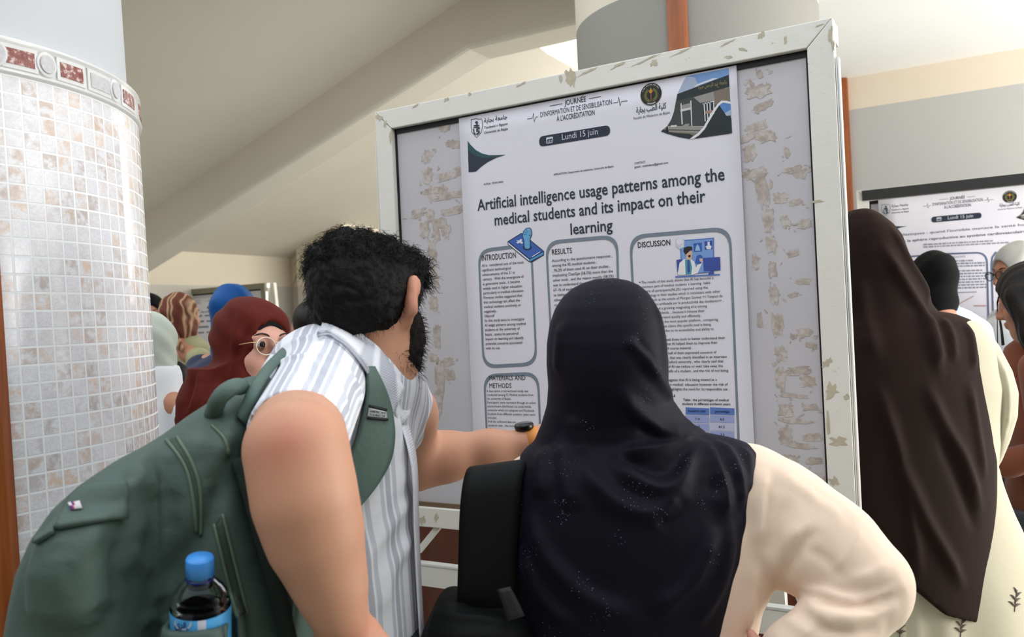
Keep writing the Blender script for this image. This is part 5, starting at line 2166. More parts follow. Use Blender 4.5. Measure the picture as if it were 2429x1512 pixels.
# zips and piping
for pts, nm in (([(1165, 130), (1290, 300), (1345, 500), (1375, 780)], 'zip'), ([(1240, 110), (1340, 280), (1400, 480), (1405, 800)], 'zip'),
                ([(1500, 720), (1560, 980), (1620, 1220), (1665, 1375)], 'zip'), ([(1560, 650), (1620, 900), (1690, 1180), (1730, 1350)], 'zip'),
                ([(1485, 30), (1570, 120), (1600, 230)], 'zip'), ([(1690, 310), (1770, 560), (1860, 950), (1930, 1260), (1985, 1510)], 'piping')):
    mb = surf_tube(tP, [z3(*q) for q in pts], .0028 if nm == 'zip' else .004, 26, .0005)
    if mb.V:
        rel(mb.build(nm, m_zip, None, True), pack)
o, _, _ = panel('zip_tape', tP, [z3(1180, 135), z3(1300, 300), z3(1352, 500), z3(1382, 770)], [z3(1232, 115), z3(1332, 280), z3(1392, 480), z3(1398, 790)], 16, 4, .001, plain('zip tape', (56, 72, 62), .6), pack, .0006)
o, _, _ = panel('zip_tape', tP, [z3(1510, 720), z3(1570, 980), z3(1672, 1370)], [z3(1552, 660), z3(1612, 900), z3(1722, 1345)], 16, 4, .001, plain('zip tape dark', (50, 62, 50), .6), pack, .0006)
# ventilated back padding along his shirt
o = free_panel('back_padding', [(585, 1080, 1.13), (620, 1200, 1.11), (655, 1330, 1.10), (690, 1450, 1.10), (705, 1530, 1.10)], [(600, 1080, 1.20), (650, 1200, 1.19), (690, 1330, 1.185), (715, 1450, 1.18), (728, 1530, 1.18)], 24, 6, .02, m_dkgreen, pack)
mb = MB()
mb.tube([W(*q) for q in ((78, 1310, 1.03), (84, 1325, 1.02), (92, 1308, 1.02))], .0022, 0, 6)
mb.tube([W(*q) for q in ((70, 1322, 1.02), (76, 1330, 1.015), (92, 1326, 1.015), (100, 1318, 1.02))], .0022, 0, 6)
rel(mb.build('zip_puller', m_metal, None, True), pack)
mb = MB()
mb.tube([W(*q) for q in ((92, 1322, 1.015), (84, 1332, 1.012), (78, 1350, 1.02))], .003, 0, 6)
rel(mb.build('puller_cord', plain('pink grey cord', (140, 108, 112), .8, .4, 300), None, True), pack)
# top handle
mb = MB()
mb.tube(resample([W(*q) for q in ((505, 985, 1.17), (520, 945, 1.15), (550, 920, 1.16), (572, 918, 1.19))], 14), .012, 0, 10)
rel(mb.build('carry_handle', m_green2, None, True), pack)

# straps
tB = bvh((sV, sF), (kV, kF))
o = free_panel('shoulder_strap', [(560, 985, 1.16), (590, 920, 1.18), (622, 872, 1.24), (655, 838, 1.31), (700, 800, 1.39), (745, 785, 1.45)],
               [(585, 1010, 1.17), (612, 940, 1.17), (642, 888, 1.22), (672, 855, 1.29), (715, 822, 1.37), (757, 806, 1.43)], 22, 6, .012, m_green2, pack, bulge=.006)
Lq = [(862, 876), (862, 930), (852, 990), (838, 1050), (815, 1100), (812, 1150), (825, 1215)]
Rq = [(878, 876), (905, 930), (920, 990), (923, 1045), (912, 1100), (880, 1160), (836, 1216)]
o, G, N = panel('shoulder_strap', tS, Lq, Rq, 30, 9, .011, m_green2, pack, .004, 1.33)
tST = bvh(([tuple(v.co) for v in o.data.vertices], [tuple(p.vertices) for p in o.data.polygons])) if False else bvh(((np.concatenate([(G + N * .015).reshape(-1, 3)])), np.array([(i * 9 + j, (i + 1) * 9 + j, (i + 1) * 9 + j + 1, i * 9 + j + 1) for i in range(29) for j in range(8)])))
m_reflect = plain('silver reflective tape', (176, 182, 182), 0.35, 0.05, 20, metal=0.2)
z4 = Z(540, 700, 2.52)
o, G2, N2 = panel('brand_patch', tST, [(874, 963), (870, 991)], [(914, 973), (917, 996)], 5, 10, .0015, m_reflect, pack, .001)
for G_ in (G2[0], G2[-1]):
    mb = MB()
    mb.tube([p + n * .003 for p, n in zip(G_, N2[0])], .0024, 0, 6)
    rel(mb.build('patch_edge', m_gasket, None, True), pack)


def surf_text(name, body, t, p0, p1, cap, rgb, parent, lift=.003):
    """lettering laid flat on a curved surface"""
    c = bpy.data.curves.new(name, 'FONT')
    c.body = body
    c.fill_mode = 'FRONT'
    c.offset = 0.02
    c.resolution_u = 2
    o = bpy.data.objects.new(name, c)
    COL.objects.link(o)
    bpy.context.view_layer.update()
    me = bpy.data.meshes.new_from_object(o.evaluated_get(bpy.context.evaluated_depsgraph_get()))
    wid = o.dimensions[0]
    bpy.data.objects.remove(o)
    a, b = np.array(p0, float), np.array(p1, float)
    d = b - a
    n = np.array([d[1], -d[0]]) / np.linalg.norm(d)
    V = []
    for v in me.vertices:
        q = a + d * (v.co.x / wid) + n * (v.co.y / 0.682 * cap)
        p, nn = hit(t, q[0], q[1])
        if p is None:
            p, nn = hit(t, *((a + b) / 2))
        V.append(p + nn * lift)
    F = [tuple(p.vertices) for p in me.polygons]
    o = mesh(name, V, F, ink(rgb))
    rel(o, parent)
    return o


surf_text('brand_lettering', 'AMERICAN', tST, (875, 978), (911, 983.5), 5.5, (52, 58, 58), pack)
surf_text('brand_lettering', 'TOURISTER', tST, (874, 986), (912, 990.5), 5.5, (52, 58, 58), pack)
o = free_panel('webbing_strap', [(712, 1375, 1.10), (702, 1430, 1.10), (690, 1530, 1.10)], [(738, 1365, 1.13), (742, 1430, 1.13), (722, 1530, 1.13)], 12, 4, .004, m_green2, pack)
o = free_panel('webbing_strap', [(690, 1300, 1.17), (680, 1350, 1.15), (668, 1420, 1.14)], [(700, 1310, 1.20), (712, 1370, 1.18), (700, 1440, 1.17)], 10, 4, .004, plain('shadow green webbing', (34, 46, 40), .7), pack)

# ------------------------------------------------------------------ water bottle in the side pocket
def lathe(prof, c, axis, seg=32, close=True):
    axis = np.asarray(axis, float) / np.linalg.norm(axis)
    a = np.cross(axis, [0.0, 1, 0])
    a /= np.linalg.norm(a)
    b = np.cross(axis, a)
    V, F = [], []
    for r_, h in prof:
        for k in range(seg):
            q = 2 * math.pi * k / seg
            V.append(np.asarray(c) + axis * h + r_ * (math.cos(q) * a + math.sin(q) * b))
    for i in range(len(prof) - 1):
        for k in range(seg):
            F.append((i * seg + k, (i + 1) * seg + k, (i + 1) * seg + (k + 1) % seg, i * seg + (k + 1) % seg))
    return V, F


bt0, bt1 = W(478, 1548, 1.035), W(474, 1322, 1.012)
bax = (bt1 - bt0) / np.linalg.norm(bt1 - bt0)
BL = float(np.linalg.norm(bt1 - bt0))
bottle = empty('water_bottle', tuple(bt0))
tag(bottle, 'clear plastic water bottle with light blue cap in the backpack pocket', 'bottle')
bpy.context.view_layer.update()
m_pet = Nt('clear bottle plastic')
m_pet.base((0.9, 0.95, 0.96))
m_pet.b.inputs['Roughness'].default_value = 0.04
m_pet.b.inputs['Transmission Weight'].default_value = 1.0
m_pet.b.inputs['IOR'].default_value = 1.22
m_pet = m_pet.m
m_cap = plain('light blue cap', (66, 146, 226), 0.35, 0.03, 20)
m_neck = plain('dark blue neck ring', (18, 40, 110), 0.25)
hcap = BL
V, F = lathe([(.0005, .002), (.030, .002), (.0335, .010), (.0345, .035), (.0345, .062), (.0325, .065), (.0340, .068), (.0332, .072), (.0310, .0745), (.0325, .078), (.0300, .083), (.0250, .090), (.0185, .096), (.0145, .101), (.0145, hcap - .002), (.0005, hcap - .002)], bt0, bax)
rel(mesh('bottle_body', V, F, m_pet, None, True), bottle)
V, F = lathe([(.0148, hcap - .024), (.0164, hcap - .023), (.0164, hcap - .003), (.0150, hcap), (.0005, hcap + .0005)], bt0, bax)
rel(mesh('cap', V, F, m_cap, None, True), bottle)
V, F = lathe([(.0150, hcap - .036), (.0168, hcap - .035), (.0168, hcap - .027), (.0152, hcap - .0255)], bt0, bax)
rel(mesh('neck_ring', V, F, m_neck, None, True), bottle)
V, F = lathe([(.0351, .012), (.0354, .013), (.0354, .061), (.0351, .062)], bt0, bax, 48)
m_lab = plain('blue bottle label', (82, 170, 232), 0.35, 0.08, 30)
m_labw = plain('white bottle label', (206, 206, 222), 0.4, 0.05, 30)
o = mesh('bottle_label', V, F, [m_lab, m_labw], None, True)
mi = []
for f in o.data.polygons:
    c = np.array(f.center)
    q = (c - C0)
    px = CX + F_PX * (q @ _r) / (q @ _f)
    mi.append(1 if 466 < px < 490 and (c - bt0) @ (C0 - bt0) > 0 else 0)
o.data.polygons.foreach_set('material_index', np.array(mi, np.int32))
rel(o, bottle)
Lv = [tuple(v.co) for v in o.data.vertices]
tL = bvh((Lv, [tuple(p.vertices) for p in o.data.polygons]))
z5 = Z(380, 1280, 6.392)
mb = MB()
el_ = [(z5(350 + 130 * math.cos(t_), 1275 - 100 * math.sin(t_))) for t_ in np.linspace(0, 6.283, 25)[:-1]]
V = []
for q in el_:
    p, nn = hit(tL, *q)
    if p is not None:
        V.append(p + nn * .0006)
mb.add(V, [tuple(range(len(V)))])
o = mb.build('label_roundel', m_labw)
rel(o, bottle)
surf_text('label_lettering', IFRI, tL, z5(232, 1335), z5(435, 1335), 17, (30, 34, 96), bottle, .0014)

# ------------------------------------------------------------------ woman in the navy headscarf
def glossy_cloth(name, rgb, rough=0.62, sheen=0.35, var=0.15, tint=None):
    M = Nt(name)
    c = lin(rgb)
    co = M.coord('Object')
    nz = M.noise(co, 7.0, 5)
    fine = M.noise(co, 900.0, 2)
    M.base(M.mix(nz, tuple(v * (1 - var) for v in c), tuple(min(1, v * (1 + var)) for v in c)))
    M.b.inputs['Roughness'].default_value = rough
    M.b.inputs['Specular IOR Level'].default_value = 0.12
    M.b.inputs['Sheen Weight'].default_value = sheen
    M.b.inputs['Sheen Roughness'].default_value = 0.4
    if tint:
        M.b.inputs['Sheen Tint'].default_value = tuple(lin(tint)) + (1.0,)
    b = M.bump(fine, 0.2, 0.0006)
    M.normal(M.bump(M.noise(M.coord('Object', (1, 1, .5)), 9, 4, .5), 0.35, 0.012, b))
    return M.m


m_navy = glossy_cloth('navy black scarf cloth', (14, 12, 23), 0.62, 0.10, .15, (120, 110, 160))
m_beige = cloth('beige knit', (238, 212, 190), 0.9, 700, 0.05, 0.2, 0.35)
wo = empty('person', (W(1500, 1500, 1.44)[0], W(1500, 1500, 1.44)[1], 0))
tag(wo, 'woman in long navy headscarf and beige sweater, seen from behind, hand on hip', 'person', 'people crowding round the boards')
bpy.context.view_layer.update()
hc = W(1436, 835, 1.46)
R0_ = basis(math.radians(8), math.radians(-4), 0)
S = Sdf(axis_pts((-0.02, .62, .008)), axis_pts((1.05, 1.8, .009)), axis_pts((0.0, 0.7, .02), (0.7, 1.68, .007)))
Tw = head(S, hc, R0_, .98)
nk = W(1445, 1010, 1.48)
S.chain([(Tw(0, -.01, -.04), .056), (nk, .060), (W(1500, 1250, 1.46), .10), (W(1520, 1560, 1.46), .10)], 0.05)
rs_, re_, rw_ = W(1770, 1150, 1.45), W(2085, 1385, 1.34), W(1850, 1545, 1.30)
S.chain([(nk, .06), (rs_, .05), (re_, .042), (rw_, .03)], 0.03)
hw = W(1800, 1590, 1.31)
S.ell(hw, (.045, .024, .035), basis(.3), .02)
for i in range(4):
    a = hw + np.array([-.03, .0, .022 - i * .016])
    S.chain([(a, .0095), (a + np.array([-.035, .015, -.006]), .0085), (a + np.array([-.055, .035, -.01]), .0075)], .006)
S.chain([(hw + np.array([.01, .01, .03]), .011), (hw + np.array([.0, .045, .04]), .009)], .006)
ls_, le_, lw_ = W(1270, 1170, 1.46), W(1215, 1400, 1.56), W(1300, 1330, 1.80)
S.chain([(nk, .055), (ls_, .05), (le_, .042), (lw_, .03)], 0.03)
lh = lw_ + np.array([.03, .06, .01])
S.ell(lh, (.03, .045, .024), None, .02)
for i in range(4):
    a = lh + np.array([.025 - i * .016, .035, 0])
    S.chain([(a, .0092), (a + np.array([0, .035, -.004]), .0082), (a + np.array([0, .055, -.012]), .0075)], .006)
S.chain([(lh + np.array([-.02, .0, .01]), .010), (lh + np.array([-.04, .03, .02]), .0085)], .006)
feet_and_legs(S, W(1520, 1600, 1.46), sep=.085, r=(.075, .05), face=0.1)
v_, f_ = S.mesh(1)
np_mesh('body', v_, f_, SK_FAIR, wo)
eyes(hc, R0_, wo, .98)
# sweater
S = Sdf(axis_pts((-0.04, .64, .0055)), axis_pts((1.1, 1.78, .008)), axis_pts((0.72, 1.36, .0055)))
S.loft(lev([(1075, 1300, 1720, .06), (1110, 1258, 1798, .10), (1160, 1240, 1822, .12), (1240, 1244, 1838, .13), (1320, 1250, 1842, .13), (1386, 1256, 1832, .13), (1450, 1262, 1800, .13), (1512, 1264, 1789, .13), (1620, 1262, 1786, .14), (1740, 1250, 1800, .15)], 1.455, .12), .03, p=2.3)
S.chain([(W(1775, 1165, 1.45), .083), (W(1850, 1230, 1.43), .088), (W(1960, 1310, 1.39), .082), (W(2062, 1378, 1.345), .064)], .03)
S.ell(W(2078, 1388, 1.335), (.048, .044, .046), None, .03)
S.chain([(W(2068, 1420, 1.33), .056), (W(1985, 1485, 1.315), .056), (W(1880, 1545, 1.30), .046)], .02)
S.chain([(ls_, .068), (le_, .058), (lw_ - np.array([0, .05, 0]), .045)], .03)
v_, f_ = S.mesh(1)
t_ = bvh((v_, f_))
v_ = folds(v_, f_, t_, [([(1905, 1405), (1960, 1425), (2040, 1440), (2120, 1420), (2145, 1395)], -.010, .010), ([(1900, 1440), (1990, 1465), (2080, 1450), (2135, 1425)], .007, .010), ([(1930, 1480), (2010, 1505), (2090, 1490)], -.007, .010),
                        ([(1800, 1420), (1840, 1330), (1880, 1270), (1930, 1245)], .006, .012), ([(1850, 1385), (1900, 1300), (1940, 1250)], -.006, .010), ([(1815, 1110), (1815, 1200), (1800, 1300)], .006, .012),
                        ([(1835, 1110), (1835, 1200), (1825, 1320)], -.007, .012), ([(1795, 1330), (1785, 1430), (1770, 1512)], .006, .010), ([(2028, 1240), (2035, 1275), (2000, 1330), (1960, 1370)], .0022, .004),
                        ([(1850, 1120), (1930, 1180), (2000, 1230)], .003, .012), ([(1835, 1440), (1870, 1470), (1930, 1512)], .006, .012), ([(2110, 1330), (2070, 1360), (2010, 1375)], .004, .008), ([(2130, 1365), (2090, 1395), (2020, 1405), (1960, 1395)], -.006, .009), ([(1870, 1180), (1850, 1260), (1838, 1340)], -.004, .010), ([(1905, 1300), (1960, 1330), (2000, 1380)], -.004, .010), ([(1820, 1150), (1830, 1230), (1815, 1330)], -.006, .008), ([(1890, 1390), (1950, 1408), (2030, 1418)], .005, .007), ([(1920, 1420), (1935, 1450), (1990, 1500)], .004, .008)])
v_ += normals(v_, f_) * (smooth_noise(v_, 45, 4) * .0016 + smooth_noise(v_ * np.array([1.6, 1, .7]), 110, 6) * .0006)[:, None]
np_mesh('sweater', v_, f_, m_beige, wo)
# headscarf
S = Sdf(axis_pts((-0.06, .48, .0045)), axis_pts((1.08, 1.72, .006)), axis_pts((0.84, 1.66, .0045)))
S.loft(lev([(662, 1408, 1462, .03), (668, 1388, 1486, .045), (680, 1360, 1512, .062), (700, 1336, 1535, .08), (728, 1317, 1553, .098), (765, 1304, 1568, .112), (810, 1297, 1577, .12), (860, 1296, 1581, .122), (910, 1300, 1581, .118), (955, 1297, 1588, .108),
            (1000, 1284, 1618, .10), (1035, 1268, 1650, .10), (1060, 1256, 1668, .11), (1120, 1250, 1690, .125), (1250, 1260, 1700, .14)], 1.46, .12), .02, p=2.1)
S.loft(lev([(1036, 1400, 1640, .03), (1046, 1300, 1722, .06), (1060, 1262, 1768, .09), (1080, 1236, 1794, .115), (1105, 1222, 1803, .13), (1150, 1214, 1803, .145), (1220, 1208, 1795, .155), (1300, 1207, 1780, .16), (1400, 1212, 1760, .16), (1512, 1226, 1728, .16),
            (1600, 1250, 1690, .155), (1660, 1330, 1600, .13), (1690, 1420, 1520, .10)], 1.455, .15), .035, p=2.2)
# opening for the face on the far side
S.ell(Tw(0, .125, -.02), (.058, .085, .082), R0_, .01, 's')
v_, f_ = S.mesh(1)
t_ = bvh((v_, f_))
F6, F8 = A6, A8
v_ = folds(v_, f_, t_, [
    ([F8(1950, 680), F8(1800, 725), F8(1600, 790), F8(1400, 810), F8(1260, 790)], .014, .012), ([F8(1900, 665), F8(1800, 655), F8(1650, 640), F8(1500, 540), F8(1350, 400), F8(1270, 250)], .010, .013),
    ([F8(1880, 695), F8(1700, 700), F8(1560, 660), F8(1420, 560)], -.008, .012),
    ([F8(1960, 720), F8(1850, 900), F8(1780, 1050), F8(1620, 1115), F8(1450, 1060), F8(1300, 960), F8(1210, 840)], .016, .014), ([F8(1900, 760), F8(1760, 900), F8(1600, 960), F8(1420, 920), F8(1280, 850)], -.010, .016),
    ([F8(1830, 1000), F8(1750, 1180), F8(1600, 1300), F8(1400, 1290), F8(1200, 1180), F8(1040, 1000), F8(980, 860)], .014, .016), ([F8(1790, 1150), F8(1690, 1300), F8(1560, 1388)], -.009, .014),
    ([F8(980, 860), F8(930, 700), F8(900, 500)], .006, .014), ([F8(760, 700), F8(840, 860), F8(850, 1050), F8(900, 1300)], .011, .015), ([F8(660, 760), F8(640, 950), F8(640, 1200)], .009, .015),
    ([F8(1975, 705), F8(2080, 900), F8(2150, 1150), F8(2160, 1388)], .012, .013), ([F8(2060, 705), F8(2200, 850), F8(2280, 1050), F8(2290, 1300)], .010, .012), ([F8(2030, 760), F8(2090, 960), F8(2090, 1200)], -.008, .012),
    ([F8(2300, 760), F8(2350, 900), F8(2350, 1150)], .006, .010), ([F6(1600, 620), F6(1660, 800), F6(1690, 1000), F6(1700, 1200)], .005, .009), ([F6(1360, 940), F6(1480, 1040), F6(1570, 1160), F6(1640, 1280)], .008, .010),
    ([F6(1440, 940), F6(1560, 1080), F6(1640, 1200)], -.006, .008), ([F8(1450, 0), F8(1560, 140), F8(1660, 290), F8(1760, 450), F8(1860, 590)], .008, .011), ([F6(820, 800), F6(800, 1000), F6(780, 1250)], .005, .014),
    ([(1250, 1200), (1300, 1320), (1400, 1420), (1530, 1470)], .013, .016), ([(1235, 1300), (1290, 1420), (1380, 1500)], .010, .014), ([(1700, 1250), (1640, 1380), (1540, 1460)], .012, .016), ([(1740, 1230), (1710, 1380), (1640, 1500)], .008, .013)])
v_ += normals(v_, f_) * (smooth_noise(v_, 26, 8) * .0018)[:, None]
np_mesh('headscarf', v_, f_, m_navy, wo)
t_ = bvh((v_, f_))
# clusters of tiny sparkling stones
m_spark = plain('blue glass stones', (150, 170, 205), 0.15, 0.3, 400, spec=1.0)
mb = MB()
rr = random.Random(3)
sp = [F8(1480, 1130), F8(1380, 1105), F8(830, 1240), F8(800, 1230), F8(845, 1330), F8(2090, 1100), F8(1960, 1205), F8(1780, 920), F8(1640, 1250), F8(1620, 1370), F8(850, 950), F8(700, 890), F8(440, 1250), F8(1630, 160), F8(2290, 900), F8(2150, 1010),
      F8(1500, 400), F8(1020, 580), F8(1500, 330), F6(1560, 690), F6(1440, 1000), F6(1100, 600), F6(1220, 440), (1390, 1390), (1365, 1385), (1255, 1335), (1465, 1275), (1300, 1495), (1420, 1470), (1440, 1455), (1335, 1230), (1260, 1300), (1700, 1330), (1500, 1190)]
for c in sp:
    for _ in range(9):
        q = (c[0] + rr.gauss(0, 11), c[1] + rr.gauss(0, 13))
        p, n = hit(t_, *q)
        if p is None:
            continue
        r_ = .00055 * rr.uniform(.6, 1.2)
        e = [p + n * r_ + r_ * np.array(v) for v in ((1, 0, 0), (-1, 0, 0), (0, 1, 0), (0, -1, 0), (0, 0, 1), (0, 0, -1))]
        mb.add(e, [(0, 2, 4), (2, 1, 4), (1, 3, 4), (3, 0, 4), (2, 0, 5), (1, 2, 5), (3, 1, 5), (0, 3, 5)])
o = mb.build('glass_stones', m_spark)
rel(o, wo)
o['kind'] = 'stuff'
# skirt down to the floor
m_skirt = cloth('dark skirt', (46, 44, 52))
S = Sdf(axis_pts((-.1, .62, .012)), axis_pts((1.15, 1.85, .012)), axis_pts((-.01, .9, .016)))
ck = W(1525, 1600, 1.47)
S.loft([(.02, ck[0], ck[1], .25, .22), (.4, ck[0], ck[1], .22, .19), (.8, ck[0], ck[1], .185, .145), (.87, ck[0], ck[1], .18, .14)], .02)
v_, f_ = S.mesh(1)
np_mesh('skirt', v_, f_, m_skirt, wo)

# ------------------------------------------------------------------ black bag on her far shoulder
m_black = plain('black nylon', (10, 12, 13), 0.65, 0.2, 12, 0.3, 300, 0.2)
bag = empty('backpack', tuple(W(1140, 1560, 1.45)))
tag(bag, 'black bag with a wide flat strap over the navy scarfed woman\'s left shoulder', 'bag')
bpy.context.view_layer.update()
Lq = [(1130, 1120, 1.60), (1118, 1108, 1.50), (1108, 1112, 1.415), (1097, 1150, 1.385), (1090, 1220, 1.375), (1087, 1320, 1.375), (1084, 1430, 1.38), (1084, 1480, 1.39)]
Rq = [(1262, 1100, 1.60), (1258, 1088, 1.50), (1250, 1090, 1.42), (1240, 1130, 1.39), (1232, 1200, 1.38), (1226, 1310, 1.38), (1224, 1430, 1.385), (1226, 1480, 1.39)]
free_panel('wide_strap', Lq, Rq, 40, 8, .012, m_black, bag)
S = Sdf(axis_pts((-.2, .12, .007)), axis_pts((1.18, 1.62, .009)), axis_pts((.6, 1.1, .007)))
S.loft(lev([(1404, 1058, 1080, .03, 1.42), (1414, 1042, 1110, .05, 1.42), (1430, 1032, 1215, .07, 1.42), (1460, 1018, 1262, .09, 1.42), (1512, 995, 1290, .10, 1.42), (1600, 975, 1310, .11, 1.42), (1800, 985, 1305, .11, 1.42), (1850, 1010, 1285, .08, 1.42)], 1.42, .1), .01, p=3.0)
v_, f_ = S.mesh(1)
t_ = bvh((v_, f_))
v_ = folds(v_, f_, t_, [([(1030, 1450), (1080, 1462), (1160, 1470), (1250, 1490)], .005, .006), ([(1100, 1430), (1180, 1445), (1230, 1470)], -.006, .010), ([(1040, 1440), (1015, 1512)], .005, .008)])
np_mesh('bag_body', v_, f_, m_black, bag)
free_panel('strap_end', [(1178, 1400, 1.33), (1190, 1430, 1.325), (1205, 1475, 1.32)], [(1210, 1392, 1.33), (1228, 1425, 1.325), (1245, 1462, 1.32)], 8, 4, .004, plain('black webbing', (26, 28, 28), .6), bag)

# ------------------------------------------------------------------ wristwatch of the pointing man
m_strapo = plain('orange watch strap', (214, 138, 66), 0.5, 0.08, 60)
m_case = plain('black watch case', (16, 16, 18), 0.3)
watch = empty('wristwatch', tuple(W(1252, 1054, 1.70)))
tag(watch, 'black watch on an orange strap round the pointing man\'s wrist', 'watch')
bpy.context.view_layer.update()
ax_ = (w2 - e2) / np.linalg.norm(w2 - e2)
wc = w2 + ax_ * .004
ua = np.cross(ax_, np.array([0, 1.0, 0]))
ua /= np.linalg.norm(ua)
if ua[2] < 0:
    ua = -ua
va = np.cross(ax_, ua)
V, F = [], []
N_ = 36
for i, (r_, h) in enumerate(((.0305, -.0125), (.0325, -.0115), (.0325, .0115), (.0305, .0125))):
    for k in range(N_):
        q = 2 * math.pi * k / N_
        V.append(wc + ax_ * h + (ua * math.cos(q) * 1.03 + va * math.sin(q)) * r_)
for i in range(4):
    for k in range(N_):
        F.append((i * N_ + k, i * N_ + (k + 1) % N_, ((i + 1) % 4) * N_ + (k + 1) % N_, ((i + 1) % 4) * N_ + k))
rel(mesh('watch_strap', V, F, m_strapo, None, True), watch)
cu_ = (ua * .95 - va * (.1 if va[1] > 0 else -.1))
cu_ /= np.linalg.norm(cu_)
V, F = lathe([(.0005, -.0035), (.017, -.0035), (.0195, .0), (.0195, .006), (.0175, .0085), (.0005, .0085)], wc - ax_ * .012 + cu_ * .034, cu_, 28)
rel(mesh('watch_case', V, F, m_case, None, True), watch)
V, F = lathe([(.0005, .0088), (.0160, .0088), (.0160, .0080)], wc - ax_ * .012 + cu_ * .034, cu_, 28)
rel(mesh('watch_glass', V, F, plain('dark watch glass', (10, 12, 14), .05), None, True), watch)

# ------------------------------------------------------------------ the other students
CROWD = 'people crowding round the boards'
m_gold = plain('pale gold wire', (206, 178, 130), 0.25, 0.1, 50, metal=0.6)
m_clear = plain('clear acetate', (222, 206, 186), 0.15)
m_dark_acetate = plain('dark spectacle frame', (38, 36, 38), 0.2)
m_lens = Nt('spectacle lens')
m_lens.b.inputs['Transmission Weight'].default_value = 1.0
m_lens.b.inputs['Roughness'].default_value = 0.0
m_lens.b.inputs['IOR'].default_value = 1.02
m_lens = m_lens.m


def eyeglasses(c, R, label, rim, arm, s=1.0, rad=.0014, tw=.066):
    T = lambda *v: np.asarray(c) + R @ (np.array(v) * s)
    root = empty('eyeglasses', tuple(T(0, .115, .0)))
    tag(root, label, 'glasses')
    bpy.context.view_layer.update()
    for q in (-1, 1):
        pts = [T(.0335 * q + .0245 * math.cos(t), .112 - .010 * abs(math.cos(t) * .5 + .5 * q) * 0, .000 + .0205 * math.sin(t)) for t in np.linspace(0, 2 * math.pi, 25)]
        mb = MB()
        mb.tube(pts, rad, 0, 6, False)
        rel(mb.build('rim', rim, None, True), root)
        mb = MB()
        n = len(pts) - 1
        mb.add([p + R @ np.array([0, .0003, 0]) for p in pts[:-1]] + [p - R @ np.array([0, .0003, 0]) for p in pts[:-1]],
               [tuple(range(n)), tuple(range(2 * n - 1, n - 1, -1))] + [(i, (i + 1) % n, n + (i + 1) % n, n + i) for i in range(n)])
        rel(mb.build('lens', m_lens), root)
        mb = MB()
        mb.tube([T(.058 * q, .112, .008), T(.0635 * q, .104, .010), T((tw + .004) * q, .06, .010), T(tw * q, .0, .008)], rad, 0, 6)
        rel(mb.build('temple', arm, None, True), root)
    mb = MB()
    mb.tube([T(-.010, .112, .006), T(0, .116, .009), T(.010, .112, .006)], rad, 0, 6)
    rel(mb.build('bridge', rim, None, True), root)
    return root


def ctr(hx, hy, Z):
    return W(hx, hy, Z)


